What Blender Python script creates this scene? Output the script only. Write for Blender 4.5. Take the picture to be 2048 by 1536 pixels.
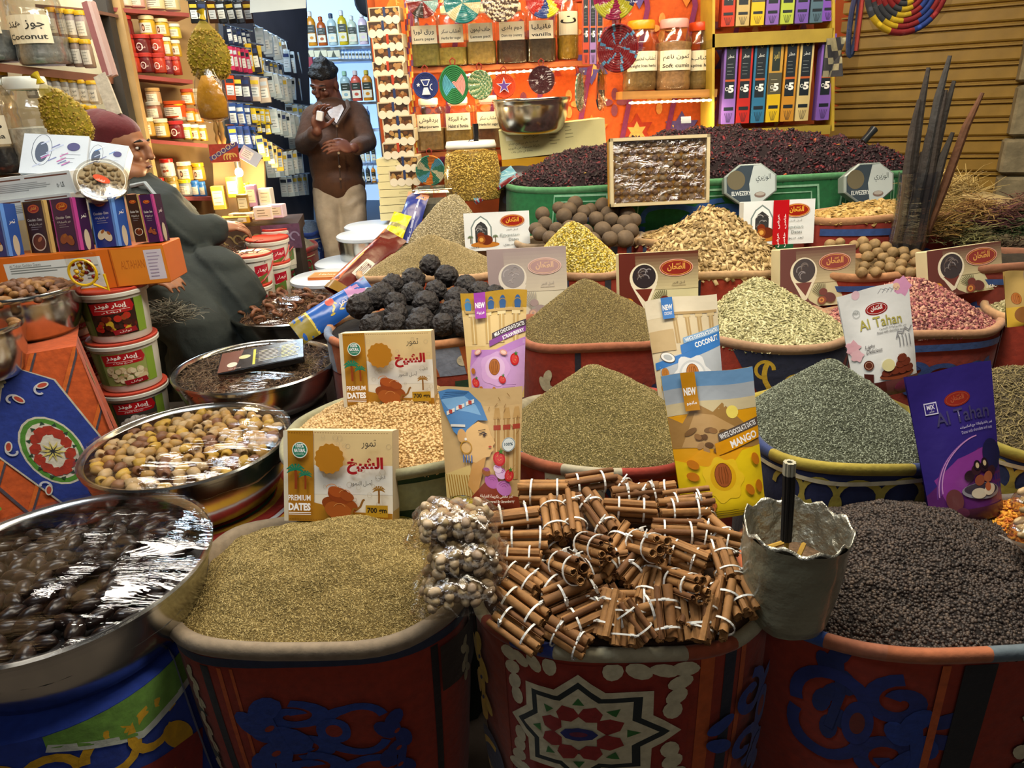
import bpy, bmesh, math, random
import numpy as np
from mathutils import Vector, Matrix, geometry, noise
for o in list(bpy.data.objects): bpy.data.objects.remove(o)
SC = bpy.context.scene; COL = SC.collection
R = random.Random(11)
# ---------------------------------------------------------------- camera
F = 1420.0; PITCH = math.radians(21.6); ROLL = math.radians(2.6); CAM = Vector((0, 0, 1.55))
fw = Vector((0, math.cos(PITCH), -math.sin(PITCH))); r0 = Vector((1, 0, 0)); u0 = Vector((0, math.sin(PITCH), math.cos(PITCH)))
rt = r0 * math.cos(ROLL) - u0 * math.sin(ROLL); up = u0 * math.cos(ROLL) + r0 * math.sin(ROLL)
cd = bpy.data.cameras.new('camera'); cam = bpy.data.objects.new('camera', cd); COL.objects.link(cam)
cd.sensor_width = 36; cd.lens = F * 36 / 2048; cd.clip_start = .02; cd.clip_end = 60
cam.matrix_world = Matrix(((rt.x, up.x, -fw.x, CAM.x), (rt.y, up.y, -fw.y, CAM.y), (rt.z, up.z, -fw.z, CAM.z), (0, 0, 0, 1)))
SC.camera = cam
def W(px, py, d):            # a point of the place seen at (px,py), d metres along the optical axis
    return CAM + fw * d + rt * ((px - 1024) / F * d) + up * (-(py - 768) / F * d)
def G(px, py, z):            # where the ray meets height z
    v = W(px, py, 1) - CAM
    return CAM + v * ((z - CAM.z) / v.z)
def PJ(p):
    v = p - CAM; d = v.dot(fw)
    return 1024 + v.dot(rt) / d * F, 768 - v.dot(up) / d * F, d
# ---------------------------------------------------------------- world, lamps, exposure
w = bpy.data.worlds.new('night'); w.use_nodes = True; SC.world = w
w.node_tree.nodes['Background'].inputs[0].default_value = (.55, .62, .8, 1); w.node_tree.nodes['Background'].inputs[1].default_value = .025
vs = SC.view_settings; vs.view_transform = 'Standard'; vs.look = 'None'; vs.gamma = 1; vs.exposure = 0.22; vs.use_curve_mapping = False
def area(name, loc, target, sx, sy, power, col, spread=math.pi):
    l = bpy.data.lights.new(name, 'AREA'); l.shape = 'RECTANGLE'; l.size = sx; l.size_y = sy; l.energy = power; l.color = col; l.spread = spread
    o = bpy.data.objects.new(name, l); COL.objects.link(o); o.location = loc
    o.rotation_euler = (Vector(target) - Vector(loc)).to_track_quat('-Z', 'Y').to_euler(); return o
area('awning_lamp', (.35, 1.42, 2.75), (.35, 1.5, .8), 2.3, .35, 58, (1, .90, .74))
area('awning_lamp', (1.3, 2.5, 2.6), (1.1, 2.6, 1), 1.2, .3, 22, (1, .87, .68))
area('front_light', (-.9, .9, 2.9), (-.5, 1.7, .8), .9, .5, 16, (.86, .93, 1))
area('front_light', (.2, -1.6, 2.7), (.2, 1.6, .7), 3.0, .8, 9, (1, .9, .78))  # added dim fill from behind the camera, no known source there
area('shop_lamp', (-1.6, 3.0, 2.75), (-1.5, 2.6, .8), .9, .4, 24, (1, .92, .8))
area('shop_lamp', (-1.75, 4.6, 2.7), (-1.7, 4.9, 1), 1.0, .5, 80, (.66, .84, 1))
area('shelf_lamp', (.0, 2.95, 2.5), (.0, 3.7, 1.5), 1.6, .15, 26, (1, .78, .46))
SC.cycles.max_bounces = 7; SC.cycles.transparent_max_bounces = 12
SC.cycles.sample_clamp_indirect = 6; SC.cycles.caustics_reflective = False; SC.cycles.caustics_refractive = False
# ---------------------------------------------------------------- colour, materials
def L(h):
    if not isinstance(h, str): return tuple(h)
    h = h.lstrip('#')
    if len(h) == 3: h = ''.join(c * 2 for c in h)
    v = [int(h[i:i + 2], 16) / 255 for i in (0, 2, 4)]
    return tuple(c / 12.92 if c < .04045 else ((c + .055) / 1.055) ** 2.4 for c in v)
MATS = {}
def mat(name, col=None, rough=.55, metal=0, nz=None, bump=None, alpha=1, trans=0, emit=0, sheen=0, coat=0, rand=None, ior=1.45):
    """col None: the mesh's own printed colours (attribute Col). nz=(scale, amount); bump=(scale, distance); rand: colours for scattered grains"""
    if name in MATS: return MATS[name]
    m = bpy.data.materials.new(name); m.use_nodes = True; nt = m.node_tree; N = nt.nodes; K = nt.links
    b = N['Principled BSDF']; b.inputs['Roughness'].default_value = rough; b.inputs['Metallic'].default_value = metal; b.inputs['IOR'].default_value = ior
    b.inputs['Coat Weight'].default_value = coat; b.inputs['Coat Roughness'].default_value = .12
    b.inputs['Sheen Weight'].default_value = sheen; b.inputs['Transmission Weight'].default_value = trans
    b.inputs['Alpha'].default_value = alpha
    if rand:
        oi = N.new('ShaderNodeObjectInfo'); rp = N.new('ShaderNodeValToRGB'); rp.color_ramp.interpolation = 'LINEAR'
        e = rp.color_ramp.elements
        while len(e) < len(rand): e.new(.5)
        for i, c in enumerate(rand): e[i].position = i / (len(rand) - 1); e[i].color = (*L(c), 1)
        K.new(oi.outputs['Random'], rp.inputs[0]); src = rp.outputs[0]
    elif col is None:
        a = N.new('ShaderNodeAttribute'); a.attribute_name = 'Col'; src = a.outputs['Color']
    else:
        rgb = N.new('ShaderNodeRGB'); rgb.outputs[0].default_value = (*L(col), 1); src = rgb.outputs[0]
    tc = N.new('ShaderNodeTexCoord')
    if nz:
        n = N.new('ShaderNodeTexNoise'); n.inputs['Scale'].default_value = nz[0]; n.inputs['Detail'].default_value = 5
        K.new(tc.outputs['Object'], n.inputs['Vector'])
        mr = N.new('ShaderNodeMapRange'); mr.inputs[1].default_value = .3; mr.inputs[2].default_value = .7; mr.inputs[3].default_value = 1 - nz[1]; mr.inputs[4].default_value = 1 + nz[1] * .6
        K.new(n.outputs['Fac'], mr.inputs[0])
        mx = N.new('ShaderNodeMix'); mx.data_type = 'RGBA'; mx.blend_type = 'MULTIPLY'; mx.inputs[0].default_value = 1
        K.new(src, mx.inputs[6]); K.new(mr.outputs[0], mx.inputs[7]); src = mx.outputs[2]
    K.new(src, b.inputs['Base Color'])
    if emit:
        K.new(src, b.inputs['Emission Color']); b.inputs['Emission Strength'].default_value = emit
    if bump:
        n2 = N.new('ShaderNodeTexNoise'); n2.inputs['Scale'].default_value = bump[0]; n2.inputs['Detail'].default_value = 4
        K.new(tc.outputs['Object'], n2.inputs['Vector']); bp = N.new('ShaderNodeBump'); bp.inputs['Distance'].default_value = bump[1]; bp.inputs['Strength'].default_value = 1
        K.new(n2.outputs['Fac'], bp.inputs['Height']); K.new(bp.outputs[0], b.inputs['Normal'])
    MATS[name] = m; return m
def film(name, gloss=.25, rough=.06, tint='#ffffff', stretch=(6, 30, 6), bd=.004):
    """clear plastic: lets light straight through, mirrors lamps at grazing angles and on wrinkles"""
    if name in MATS: return MATS[name]
    m = bpy.data.materials.new(name); m.use_nodes = True; nt = m.node_tree; N = nt.nodes; K = nt.links; N.remove(N['Principled BSDF'])
    t = N.new('ShaderNodeBsdfTransparent'); t.inputs[0].default_value = (*L(tint), 1)
    g = N.new('ShaderNodeBsdfGlossy'); g.inputs['Roughness'].default_value = rough
    mx = N.new('ShaderNodeMixShader'); lw = N.new('ShaderNodeLayerWeight'); lw.inputs[0].default_value = .25
    mr = N.new('ShaderNodeMapRange'); mr.inputs[3].default_value = gloss * .35; mr.inputs[4].default_value = min(1, gloss * 3)
    K.new(lw.outputs['Facing'], mr.inputs[0])
    tc = N.new('ShaderNodeTexCoord'); mp = N.new('ShaderNodeMapping'); mp.inputs['Scale'].default_value = stretch
    n = N.new('ShaderNodeTexNoise'); n.inputs['Scale'].default_value = 1; n.inputs['Detail'].default_value = 5; n.inputs['Distortion'].default_value = .6
    K.new(tc.outputs['Object'], mp.inputs[0]); K.new(mp.outputs[0], n.inputs['Vector'])
    bp = N.new('ShaderNodeBump'); bp.inputs['Distance'].default_value = bd; K.new(n.outputs['Fac'], bp.inputs['Height'])
    K.new(bp.outputs[0], g.inputs['Normal']); K.new(bp.outputs[0], lw.inputs['Normal'])
    K.new(mr.outputs[0], mx.inputs[0]); K.new(t.outputs[0], mx.inputs[1]); K.new(g.outputs[0], mx.inputs[2])
    K.new(mx.outputs[0], N['Material Output'].inputs[0]); MATS[name] = m; return m
PAPER = mat('printed_card', None, .42, nz=(14, .06))
GLOSS = mat('glossy_print', None, .26, nz=(9, .05), bump=(11, .0025))
PLAST = mat('coloured_plastic', None, .3, nz=(8, .06))
CLOTH = mat('printed_cotton', None, .85, nz=(60, .18), bump=(45, .002), sheen=.15)
MATTE = mat('matte_surface', None, .8, nz=(18, .18), bump=(60, .001))
WOOD = mat('painted_wood', None, .6, nz=(7, .25), bump=(30, .001))
STEEL = mat('brushed_steel', '#c9c9c4', .2, 1, nz=(3, .1), bump=(2.5, .004))
EMITW = mat('warm_led', '#ffe2a8', emit=9)
CLEAR = film('clear_plastic', .22, .12, '#f6f4ee', (14, 14, 14), .002)
CLING = film('cling_film', .085, .02, '#f4f4f4', (4, 17, 5), .006)
WRAP = film('bag_film', .2, .08, '#f2f0ea', (26, 26, 26), .006)
# ---------------------------------------------------------------- mesh builder
class MB:
    def __init__(s): s.v = []; s.f = []; s.c = []
    def add(s, vs, fs, col, M=None):
        n = len(s.v); col = L(col) if not isinstance(col, list) else col
        s.v += [tuple(M @ Vector(p)) for p in vs] if M is not None else [tuple(p) for p in vs]
        s.f += [tuple(i + n for i in f) for f in fs]
        s.c += [L(x) for x in col] if isinstance(col, list) else [col] * len(fs)
        return s
    def box(s, c, d, col, M=None, bev=0):
        x, y, z = c; a, b, h = d[0] / 2, d[1] / 2, d[2] / 2
        if bev:
            e = bev; vs = []
            for zz, k in ((-h, e), (-h + e, 0), (h - e, 0), (h, e)):
                for sx, sy, ex, ey in ((-1, -1, 1, 0), (1, -1, 1, 0), (1, -1, 0, 1), (1, 1, 0, 1), (1, 1, 1, 0), (-1, 1, 1, 0), (-1, 1, 0, 1), (-1, -1, 0, 1)):
                    vs.append((x + sx * (a - e * ex - k), y + sy * (b - e * ey - k), z + zz))
            fs = [tuple(range(7, -1, -1)), tuple(range(24, 32))] + [(i * 8 + j, i * 8 + (j + 1) % 8, i * 8 + 8 + (j + 1) % 8, i * 8 + 8 + j) for i in range(3) for j in range(8)]
            return s.add(vs, fs, col, M)
        vs = [(x + i * a, y + j * b, z + k * h) for k in (-1, 1) for j in (-1, 1) for i in (-1, 1)]
        return s.add(vs, [(0, 2, 3, 1), (4, 5, 7, 6), (0, 1, 5, 4), (2, 6, 7, 3), (0, 4, 6, 2), (1, 3, 7, 5)], col, M)
    def lathe(s, prof, col, n=20, M=None, sx=1, sy=1, cap0=False, cap1=False, cols=None):
        vs = [(r * math.cos(2 * math.pi * j / n) * sx, r * math.sin(2 * math.pi * j / n) * sy, z) for r, z in prof for j in range(n)]
        fs = []; cc = []
        for i in range(len(prof) - 1):
            for j in range(n):
                fs.append((i * n + j, i * n + (j + 1) % n, (i + 1) * n + (j + 1) % n, (i + 1) * n + j)); cc.append(cols[i] if cols else col)
        if cap0: fs.append(tuple(range(n - 1, -1, -1))); cc.append(col)
        if cap1: fs.append(tuple((len(prof) - 1) * n + j for j in range(n))); cc.append(cols[-1] if cols else col)
        return s.add(vs, fs, cc, M)
    def tube(s, pts, r, col, n=8, M=None, caps=True, close=False):
        pts = [Vector(p) for p in pts]; m = len(pts); rs = r if isinstance(r, (list, tuple)) else [r] * m
        vs = []; ref = None
        for i, p in enumerate(pts):
            t = (pts[(i + 1) % m if close else min(i + 1, m - 1)] - pts[(i - 1) % m if close else max(i - 1, 0)]).normalized()
            if ref is None: ref = t.orthogonal().normalized()
            ref = (ref - t * ref.dot(t)); ref = ref.normalized() if ref.length > 1e-6 else t.orthogonal().normalized()
            b = t.cross(ref)
            vs += [p + (ref * math.cos(2 * math.pi * j / n) + b * math.sin(2 * math.pi * j / n)) * rs[i] for j in range(n)]
        k = m if close else m - 1
        fs = [(i * n + j, i * n + (j + 1) % n, ((i + 1) % m) * n + (j + 1) % n, ((i + 1) % m) * n + j) for i in range(k) for j in range(n)]
        if caps and not close: fs += [tuple(range(n - 1, -1, -1)), tuple((m - 1) * n + j for j in range(n))]
        return s.add(vs, fs, col, M)
    def ell(s, c, r, col, n=12, m=8, M=None):
        vs = [(c[0], c[1], c[2] - r[2])]
        for i in range(1, m):
            a = math.pi * i / m
            vs += [(c[0] + r[0] * math.sin(a) * math.cos(2 * math.pi * j / n), c[1] + r[1] * math.sin(a) * math.sin(2 * math.pi * j / n), c[2] - r[2] * math.cos(a)) for j in range(n)]
        vs.append((c[0], c[1], c[2] + r[2])); t = len(vs) - 1
        fs = [(0, 1 + (j + 1) % n, 1 + j) for j in range(n)] + [(1 + i * n + j, 1 + i * n + (j + 1) % n, 1 + (i + 1) * n + (j + 1) % n, 1 + (i + 1) * n + j) for i in range(m - 2) for j in range(n)]
        fs += [(1 + (m - 2) * n + j, 1 + (m - 2) * n + (j + 1) % n, t) for j in range(n)]
        return s.add(vs, fs, col, M)
    def grid(s, fn, nu, nv, col, M=None, colfn=None, closeu=False):
        vs = [fn(i / nu, j / nv) for j in range(nv + 1) for i in range(nu + (0 if closeu else 1))]; k = nu if closeu else nu + 1
        fs = [(j * k + i, j * k + (i + 1) % k, (j + 1) * k + (i + 1) % k, (j + 1) * k + i) for j in range(nv) for i in range(nu)]
        cc = [colfn((i + .5) / nu, (j + .5) / nv) for j in range(nv) for i in range(nu)] if colfn else col
        return s.add(vs, fs, cc, M)
    def mesh(s, name, m, smooth=False):
        me = bpy.data.meshes.new(name); me.from_pydata(s.v, [], s.f); me.materials.append(m)
        nl = len(me.loops); a = me.color_attributes.new('Col', 'FLOAT_COLOR', 'CORNER')
        tot = np.empty(len(me.polygons), np.int32); me.polygons.foreach_get('loop_total', tot)
        c = np.ones((len(s.c), 4), np.float32); c[:, :3] = np.array(s.c, np.float32).reshape(-1, 3)
        a.data.foreach_set('color', np.repeat(c, tot, axis=0).ravel())
        if smooth:
            me.polygons.foreach_set('use_smooth', np.ones(len(me.polygons), bool))
            if smooth != 'all':
                try: me.set_sharp_from_angle(angle=math.radians(42))
                except Exception: pass
        me.update(); return me
    def build(s, name, m, parent=None, smooth=False, M=None):
        return link(s.mesh(name, m, smooth), name, parent, M)
def link(me, name, parent=None, M=None):
    o = bpy.data.objects.new(name, me); COL.objects.link(o)
    if parent is not None: o.parent = parent
    if M is not None and parent is not None: o.matrix_basis = M
    if M is not None and parent is None: o.matrix_world = M
    return o
def tag(o, label, cat, group=None, kind=None):
    o['label'] = label; o['category'] = cat
    if group: o['group'] = group
    if kind: o['kind'] = kind
    return o
def thing(name, label, cat, M, group=None):
    o = bpy.data.objects.new(name, None); COL.objects.link(o); o.empty_display_size = .05; o.matrix_world = M
    return tag(o, label, cat, group)
def struct(o): o['kind'] = 'structure'; return o
ORD = 'first second third fourth fifth sixth seventh eighth ninth tenth eleventh twelfth thirteenth fourteenth fifteenth sixteenth seventeenth eighteenth nineteenth twentieth'.split()
def ranks(items, band, fmt):                 # label alike things by row (from the back) and place in the row
    items.sort(key=lambda t: t[2]); rows = []
    for t in items:
        if rows and t[2] - rows[-1][0][2] < band: rows[-1].append(t)
        else: rows.append([t])
    for i, r in enumerate(rows):
        for k, t in enumerate(sorted(r, key=lambda t: t[1])): t[0]['label'] = fmt % (ORD[min(k, 19)], ORD[min(i, 19)])
def dup(root, M, label=None, group=None, sub=None):
    r = root.copy(); COL.objects.link(r); r.matrix_world = M
    if label: r['label'] = label
    if group: r['group'] = group
    ks = [c for c in (sub or root.children)]
    for ch in ks:
        c = ch.copy(); COL.objects.link(c); c.parent = r; c.matrix_basis = ch.matrix_basis.copy()
        for g in ch.children:
            d = g.copy(); COL.objects.link(d); d.parent = c; d.matrix_basis = g.matrix_basis.copy()
    return r
RX = lambda a: Matrix.Rotation(math.radians(a), 4, 'X')
RY = lambda a: Matrix.Rotation(math.radians(a), 4, 'Y')
RZ = lambda a: Matrix.Rotation(math.radians(a), 4, 'Z')
T = lambda *p: Matrix.Translation(Vector(p[0]) if len(p) == 1 else Vector(p))
S = lambda x, y=None, z=None: Matrix.Diagonal((x, x if y is None else y, x if z is None else z, 1))
def FR(px, py, d, yaw=0, lean=0, roll=0):   # upright frame: x to the right, y away, z up; lean tips it backwards
    return T(W(px, py, d)) @ RZ(yaw) @ RX(-lean) @ RY(roll)
def AX(a, b, side=None):                    # frame whose x axis runs from a to b, centred between them
    x = (b - a).normalized(); y = Vector((0, 0, 1)).cross(x) if side is None else side
    y = (y - x * y.dot(x)); y = y.normalized() if y.length > 1e-4 else x.orthogonal().normalized(); z = x.cross(y); c = (a + b) / 2
    return Matrix(((x.x, y.x, z.x, c.x), (x.y, y.y, z.y, c.y), (x.z, y.z, z.z, c.z), (0, 0, 0, 1)))
def dY(px, py, Y): return Y / (W0(px, py, 1) - CAM).y
W0 = W
def M_(px, d): return px * d / F
# ---------------------------------------------------------------- lettering and flat print
_AR = {}
_cp = 0xFE80
for _ch, _n in [(0x621, 1), (0x622, 2), (0x623, 2), (0x624, 2), (0x625, 2), (0x626, 4), (0x627, 2), (0x628, 4), (0x629, 2), (0x62A, 4), (0x62B, 4), (0x62C, 4), (0x62D, 4), (0x62E, 4), (0x62F, 2), (0x630, 2), (0x631, 2), (0x632, 2)] + [(c, 4) for c in range(0x633, 0x63B)] + [(c, 4) for c in range(0x641, 0x648)] + [(0x648, 2), (0x649, 2), (0x64A, 4)]:
    _AR[chr(_ch)] = (_cp, _n); _cp += _n
def ar(t):                                   # joins Arabic letters and lays them right to left
    if not any(c in _AR for c in t): return t
    out = []; t = t.replace('لا', '\ue000')
    for i, c in enumerate(t):
        dual = lambda k: 0 <= k < len(t) and t[k] in _AR and _AR[t[k]][1] == 4
        join = lambda k: 0 <= k < len(t) and (t[k] == '\ue000' or (t[k] in _AR and _AR[t[k]][1] > 1))
        if c == '\ue000': out.append(chr(0xFEFC if dual(i - 1) else 0xFEFB)); continue
        if c not in _AR: out.append(c); continue
        b, n = _AR[c]; pv = dual(i - 1); nx = n == 4 and join(i + 1)
        out.append(chr(b + (3 if pv and nx else 2 if nx else 1 if pv and n > 1 else 0)))
    return ''.join(reversed(out))
_TX = {}
def glyphs(t, bold=0):
    k = (t, bold)
    if k not in _TX:
        c = bpy.data.curves.new('lettering', 'FONT'); c.body = ar(t); c.size = 1; c.resolution_u = 2; c.offset = bold
        o = bpy.data.objects.new('lettering', c); COL.objects.link(o); dg = bpy.context.evaluated_depsgraph_get(); me = o.evaluated_get(dg).to_mesh()
        vs = [(v.co.x, v.co.y) for v in me.vertices]; fs = [tuple(p.vertices) for p in me.polygons]
        o.evaluated_get(dg).to_mesh_clear(); bpy.data.objects.remove(o); bpy.data.curves.remove(c)
        if vs:
            x0 = min(v[0] for v in vs); x1 = max(v[0] for v in vs); y0 = min(v[1] for v in vs); y1 = max(v[1] for v in vs)
            vs = [((x - x0) / (x1 - x0 + 1e-9), (y - y0) / (y1 - y0 + 1e-9)) for x, y in vs]; asp = (x1 - x0) / (y1 - y0)
        else: asp = 1
        _TX[k] = (vs, fs, asp)
    return _TX[k]
class Art:
    """flat print on a face 1 wide and A high; x 0..1 to the right, y 0..1 upwards; radii in widths"""
    def __init__(s, A): s.A = A; s.L = []
    def poly(s, p, c):
        t = geometry.tessellate_polygon([[Vector((x, y, 0)) for x, y in p]]); s.L.append((list(p), [tuple(f) for f in t], c)); return s
    def rect(s, x0, y0, x1, y1, c): s.L.append(([(x0, y0), (x1, y0), (x1, y1), (x0, y1)], [(0, 1, 2, 3)], c)); return s
    def ell(s, x, y, r, c, ry=None, n=22, rot=0, wob=0, k=0):
        ry = ry or r; p = []; a = math.radians(rot)
        for i in range(n):
            t = 2 * math.pi * i / n; q = 1 + wob * math.cos(k * t); ex, ey = r * q * math.cos(t), ry * q * math.sin(t)
            p.append((x + ex * math.cos(a) - ey * math.sin(a), y + (ex * math.sin(a) + ey * math.cos(a)) / s.A))
        s.L.append((p, [tuple(range(n))] if not wob else [tuple(f) for f in geometry.tessellate_polygon([[Vector((u, v, 0)) for u, v in p]])], c)); return s
    def star(s, x, y, r1, r2, n, c, rot=90):
        p = [(x + (r1 if i % 2 == 0 else r2) * math.cos(math.radians(rot) + math.pi * i / n), y + (r1 if i % 2 == 0 else r2) * math.sin(math.radians(rot) + math.pi * i / n) / s.A) for i in range(2 * n)]
        return s.poly(p, c)
    def stroke(s, pts, w, c, close=False, taper=False):
        P = [Vector((x, y * s.A)) for x, y in pts]; n = len(P); l = []; r = []
        for i, p in enumerate(P):
            t = P[(i + 1) % n if close else min(i + 1, n - 1)] - P[(i - 1) % n if close else max(i - 1, 0)]
            t = t.normalized() if t.length > 0 else Vector((1, 0)); q = Vector((-t.y, t.x)) * w / 2 * ((1 - .8 * abs(2 * i / (n - 1) - 1)) if taper and n > 1 else 1)
            l.append(p + q); r.append(p - q)
        k = n if close else n - 1
        s.L.append(([(p.x, p.y / s.A) for p in l + r], [(i, (i + 1) % n, n + (i + 1) % n, n + i) for i in range(k)], c)); return s
    def arc(s, x, y, r, a0, a1, w, c, n=14, r1=None, taper=False):
        r1 = r if r1 is None else r1
        return s.stroke([(x + (r + (r1 - r) * i / n) * math.cos(math.radians(a0 + (a1 - a0) * i / n)), y + (r + (r1 - r) * i / n) * math.sin(math.radians(a0 + (a1 - a0) * i / n)) / s.A) for i in range(n + 1)], w, c, taper=taper)
    def ring(s, x, y, r, w, c, ry=None, n=28):
        ry = ry or r
        return s.stroke([(x + r * math.cos(2 * math.pi * i / n), y + ry * math.sin(2 * math.pi * i / n) / s.A) for i in range(n)], w, c, True)
    def text(s, t, x, y, h, c, al='C', w=None, bold=0, rot=0, shear=0):   # h in heights, w (optional) in widths
        vs, fs, asp = glyphs(t, bold); ww = w if w else h * s.A * asp; x0 = {'L': 0, 'C': -ww / 2, 'R': -ww}[al]; a = math.radians(rot); p = []
        for u, v in vs:
            ex, ey = x0 + u * ww + shear * v * h * s.A, v * h * s.A
            p.append((x + ex * math.cos(a) - ey * math.sin(a), y + (ex * math.sin(a) + ey * math.cos(a)) / s.A))
        s.L.append((p, fs, c)); return s
    def lines(s, x0, x1, y0, y1, n, c, w=.006):     # rows of print too small to read
        for i in range(n):
            y = y1 + (y0 - y1) * i / max(1, n - 1); k = R.uniform(.6, 1); s.rect(x0, y, x0 + (x1 - x0) * k, y + w / s.A, c)
        return s
    def build(s, name, parent, mp, m=None, eps=.00025, cuts=0, M=None, smooth=False, lab=None):
        mb = MB()
        for i, (p, fs, c) in enumerate(s.L):
            h = eps * (1 + i * .35)
            if cuts:
                bm = bmesh.new(); bv = [bm.verts.new((x, y, 0)) for x, y in p]
                for f in fs:
                    try: bm.faces.new([bv[k] for k in f])
                    except Exception: pass
                xs = [q[0] for q in p]; ys = [q[1] for q in p]
                for ax, lo, hi in ((0, min(xs), max(xs)), (1, min(ys), max(ys))):
                    for k in range(1, cuts):
                        q = k / cuts
                        if lo < q < hi:
                            co = (q, 0, 0) if ax == 0 else (0, q, 0); no = (1, 0, 0) if ax == 0 else (0, 1, 0)
                            bmesh.ops.bisect_plane(bm, geom=bm.verts[:] + bm.edges[:] + bm.faces[:], plane_co=co, plane_no=no, dist=1e-6)
                bm.verts.index_update(); pp = [(v.co.x, v.co.y) for v in bm.verts]; ff = [tuple(v.index for v in f.verts) for f in bm.faces]; bm.free()
            else: pp, ff = p, fs
            mb.add([mp(x, y, h) for x, y in pp], ff, c)
        o = mb.build(name, m or PAPER, parent, smooth, M)
        if lab: o['label'] = lab
        return o
def ART(fn):
    def g(A):
        a = Art(A); fn(a); return a
    return g
def facet(fn, nu, nv):                       # print that lies exactly on the facets of a grid surface
    C_ = {}
    def nd(i, j):
        if (i, j) not in C_: C_[i, j] = Vector(fn(i / nu, j / nv, 0))
        return C_[i, j]
    def g(u, v, e):
        i, j = math.floor(u * nu + 1e-7), min(nv - 1, max(0, math.floor(v * nv + 1e-7))); a, b = u * nu - i, v * nv - j
        p = (nd(i, j) * (1 - a) + nd(i + 1, j) * a) * (1 - b) + (nd(i, j + 1) * (1 - a) + nd(i + 1, j + 1) * a) * b
        return p + Vector(fn(u, v, e)) - Vector(fn(u, v, 0))
    return g
def flat(w, h, x0=None, z0=0, y=0):          # front face of a box: looks towards -y
    x0 = -w / 2 if x0 is None else x0
    return lambda u, v, e: (x0 + u * w, y - e, z0 + v * h)
# ---------------------------------------------------------------- loose goods: grains scattered over a mound
def grains(o, count, size, m, shape='seed', seed=0, tilt=.5, var=(.7, 1.25)):
    ar_ = sum(p.area for p in o.data.polygons); ng = bpy.data.node_groups.new('loose_grains', 'GeometryNodeTree'); N = ng.nodes; K = ng.links
    ng.interface.new_socket('Geometry', in_out='INPUT', socket_type='NodeSocketGeometry'); ng.interface.new_socket('Geometry', in_out='OUTPUT', socket_type='NodeSocketGeometry')
    gi = N.new('NodeGroupInput'); go = N.new('NodeGroupOutput'); dp = N.new('GeometryNodeDistributePointsOnFaces')
    dp.inputs['Density'].default_value = count / ar_; dp.inputs['Seed'].default_value = seed
    if shape == 'chip': pr = N.new('GeometryNodeMeshCube'); pr.inputs['Size'].default_value = (2, 2, 2)
    elif shape == 'stick': pr = N.new('GeometryNodeMeshCylinder'); pr.inputs['Vertices'].default_value = 5; pr.inputs['Radius'].default_value = 1; pr.inputs['Depth'].default_value = 2
    else: pr = N.new('GeometryNodeMeshIcoSphere'); pr.inputs['Subdivisions'].default_value = 1 if shape == 'seed' else 2; pr.inputs['Radius'].default_value = 1
    tr = N.new('GeometryNodeTransform'); tr.inputs['Scale'].default_value = (size[1], size[2], size[0]) if shape == 'stick' else size
    if shape == 'stick': tr.inputs['Rotation'].default_value = (0, math.pi / 2, 0)
    K.new(pr.outputs['Mesh'], tr.inputs['Geometry']); sm = N.new('GeometryNodeSetMaterial'); sm.inputs['Material'].default_value = m; K.new(tr.outputs[0], sm.inputs[0])
    ss = N.new('GeometryNodeSetShadeSmooth'); K.new(sm.outputs[0], ss.inputs[0])
    ip = N.new('GeometryNodeInstanceOnPoints'); K.new(gi.outputs[0], dp.inputs['Mesh']); K.new(dp.outputs['Points'], ip.inputs['Points']); K.new(ss.outputs[0], ip.inputs['Instance']); K.new(dp.outputs['Rotation'], ip.inputs['Rotation'])
    rs = N.new('FunctionNodeRandomValue'); rs.data_type = 'FLOAT'; rs.inputs[2].default_value = var[0]; rs.inputs[3].default_value = var[1]; K.new(rs.outputs[1], ip.inputs['Scale'])
    rv = N.new('FunctionNodeRandomValue'); rv.data_type = 'FLOAT_VECTOR'; rv.inputs[0].default_value = (-tilt, -tilt, 0); rv.inputs[1].default_value = (tilt, tilt, 6.283); rv.inputs['Seed'].default_value = 5
    ri = N.new('GeometryNodeRotateInstances'); K.new(ip.outputs[0], ri.inputs['Instances']); K.new(rv.outputs[0], ri.inputs['Rotation'])
    jg = N.new('GeometryNodeJoinGeometry'); K.new(gi.outputs[0], jg.inputs[0]); K.new(ri.outputs[0], jg.inputs[0]); K.new(jg.outputs[0], go.inputs[0])
    md = o.modifiers.new('loose_grains', 'NODES'); md.node_group = ng
# ================================================================ the place itself
SHELF_Y = 3.62
struct(MB().box((0, 3.2, -.05), (7, 8.4, .1), '#4a4238').build('floor', mat('dusty_floor', '#5a5046', .85, nz=(5, .3), bump=(40, .003))))
CARDW = mat('tan_board', '#a98a5c', .8, nz=(4, .2), bump=(30, .001))
wl = W(60, 300, 3.05)
struct(MB().box((-2.35, 4.2, 1.5), (.1, 6.4, 3), '#8a7048').build('wall_left', CARDW))
struct(MB().box((-1.4, 6.95, 1.5), (2.6, .1, 3), '#aab4c0').build('wall_back_room', mat('back_room_paint', '#9fb2c4', .7, nz=(3, .15))))
struct(MB().box((.85, SHELF_Y + .36, 1.5), (2.95, .08, 3), '#c8551e').build('wall_back', mat('orange_wall', '#b9531f', .8, nz=(5, .3))))
struct(MB().box((-.62, 5.5, 1.5), (.06, 2.9, 3), '#30343c').build('wall_side', mat('side_wall_paint', '#4b5666', .8, nz=(4, .2))))
struct(MB().box((0, 3.4, 3.02), (6, 7.2, .06), '#3a3430').build('ceiling', mat('dark_awning', '#3a332c', .9, nz=(4, .2))))
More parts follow.
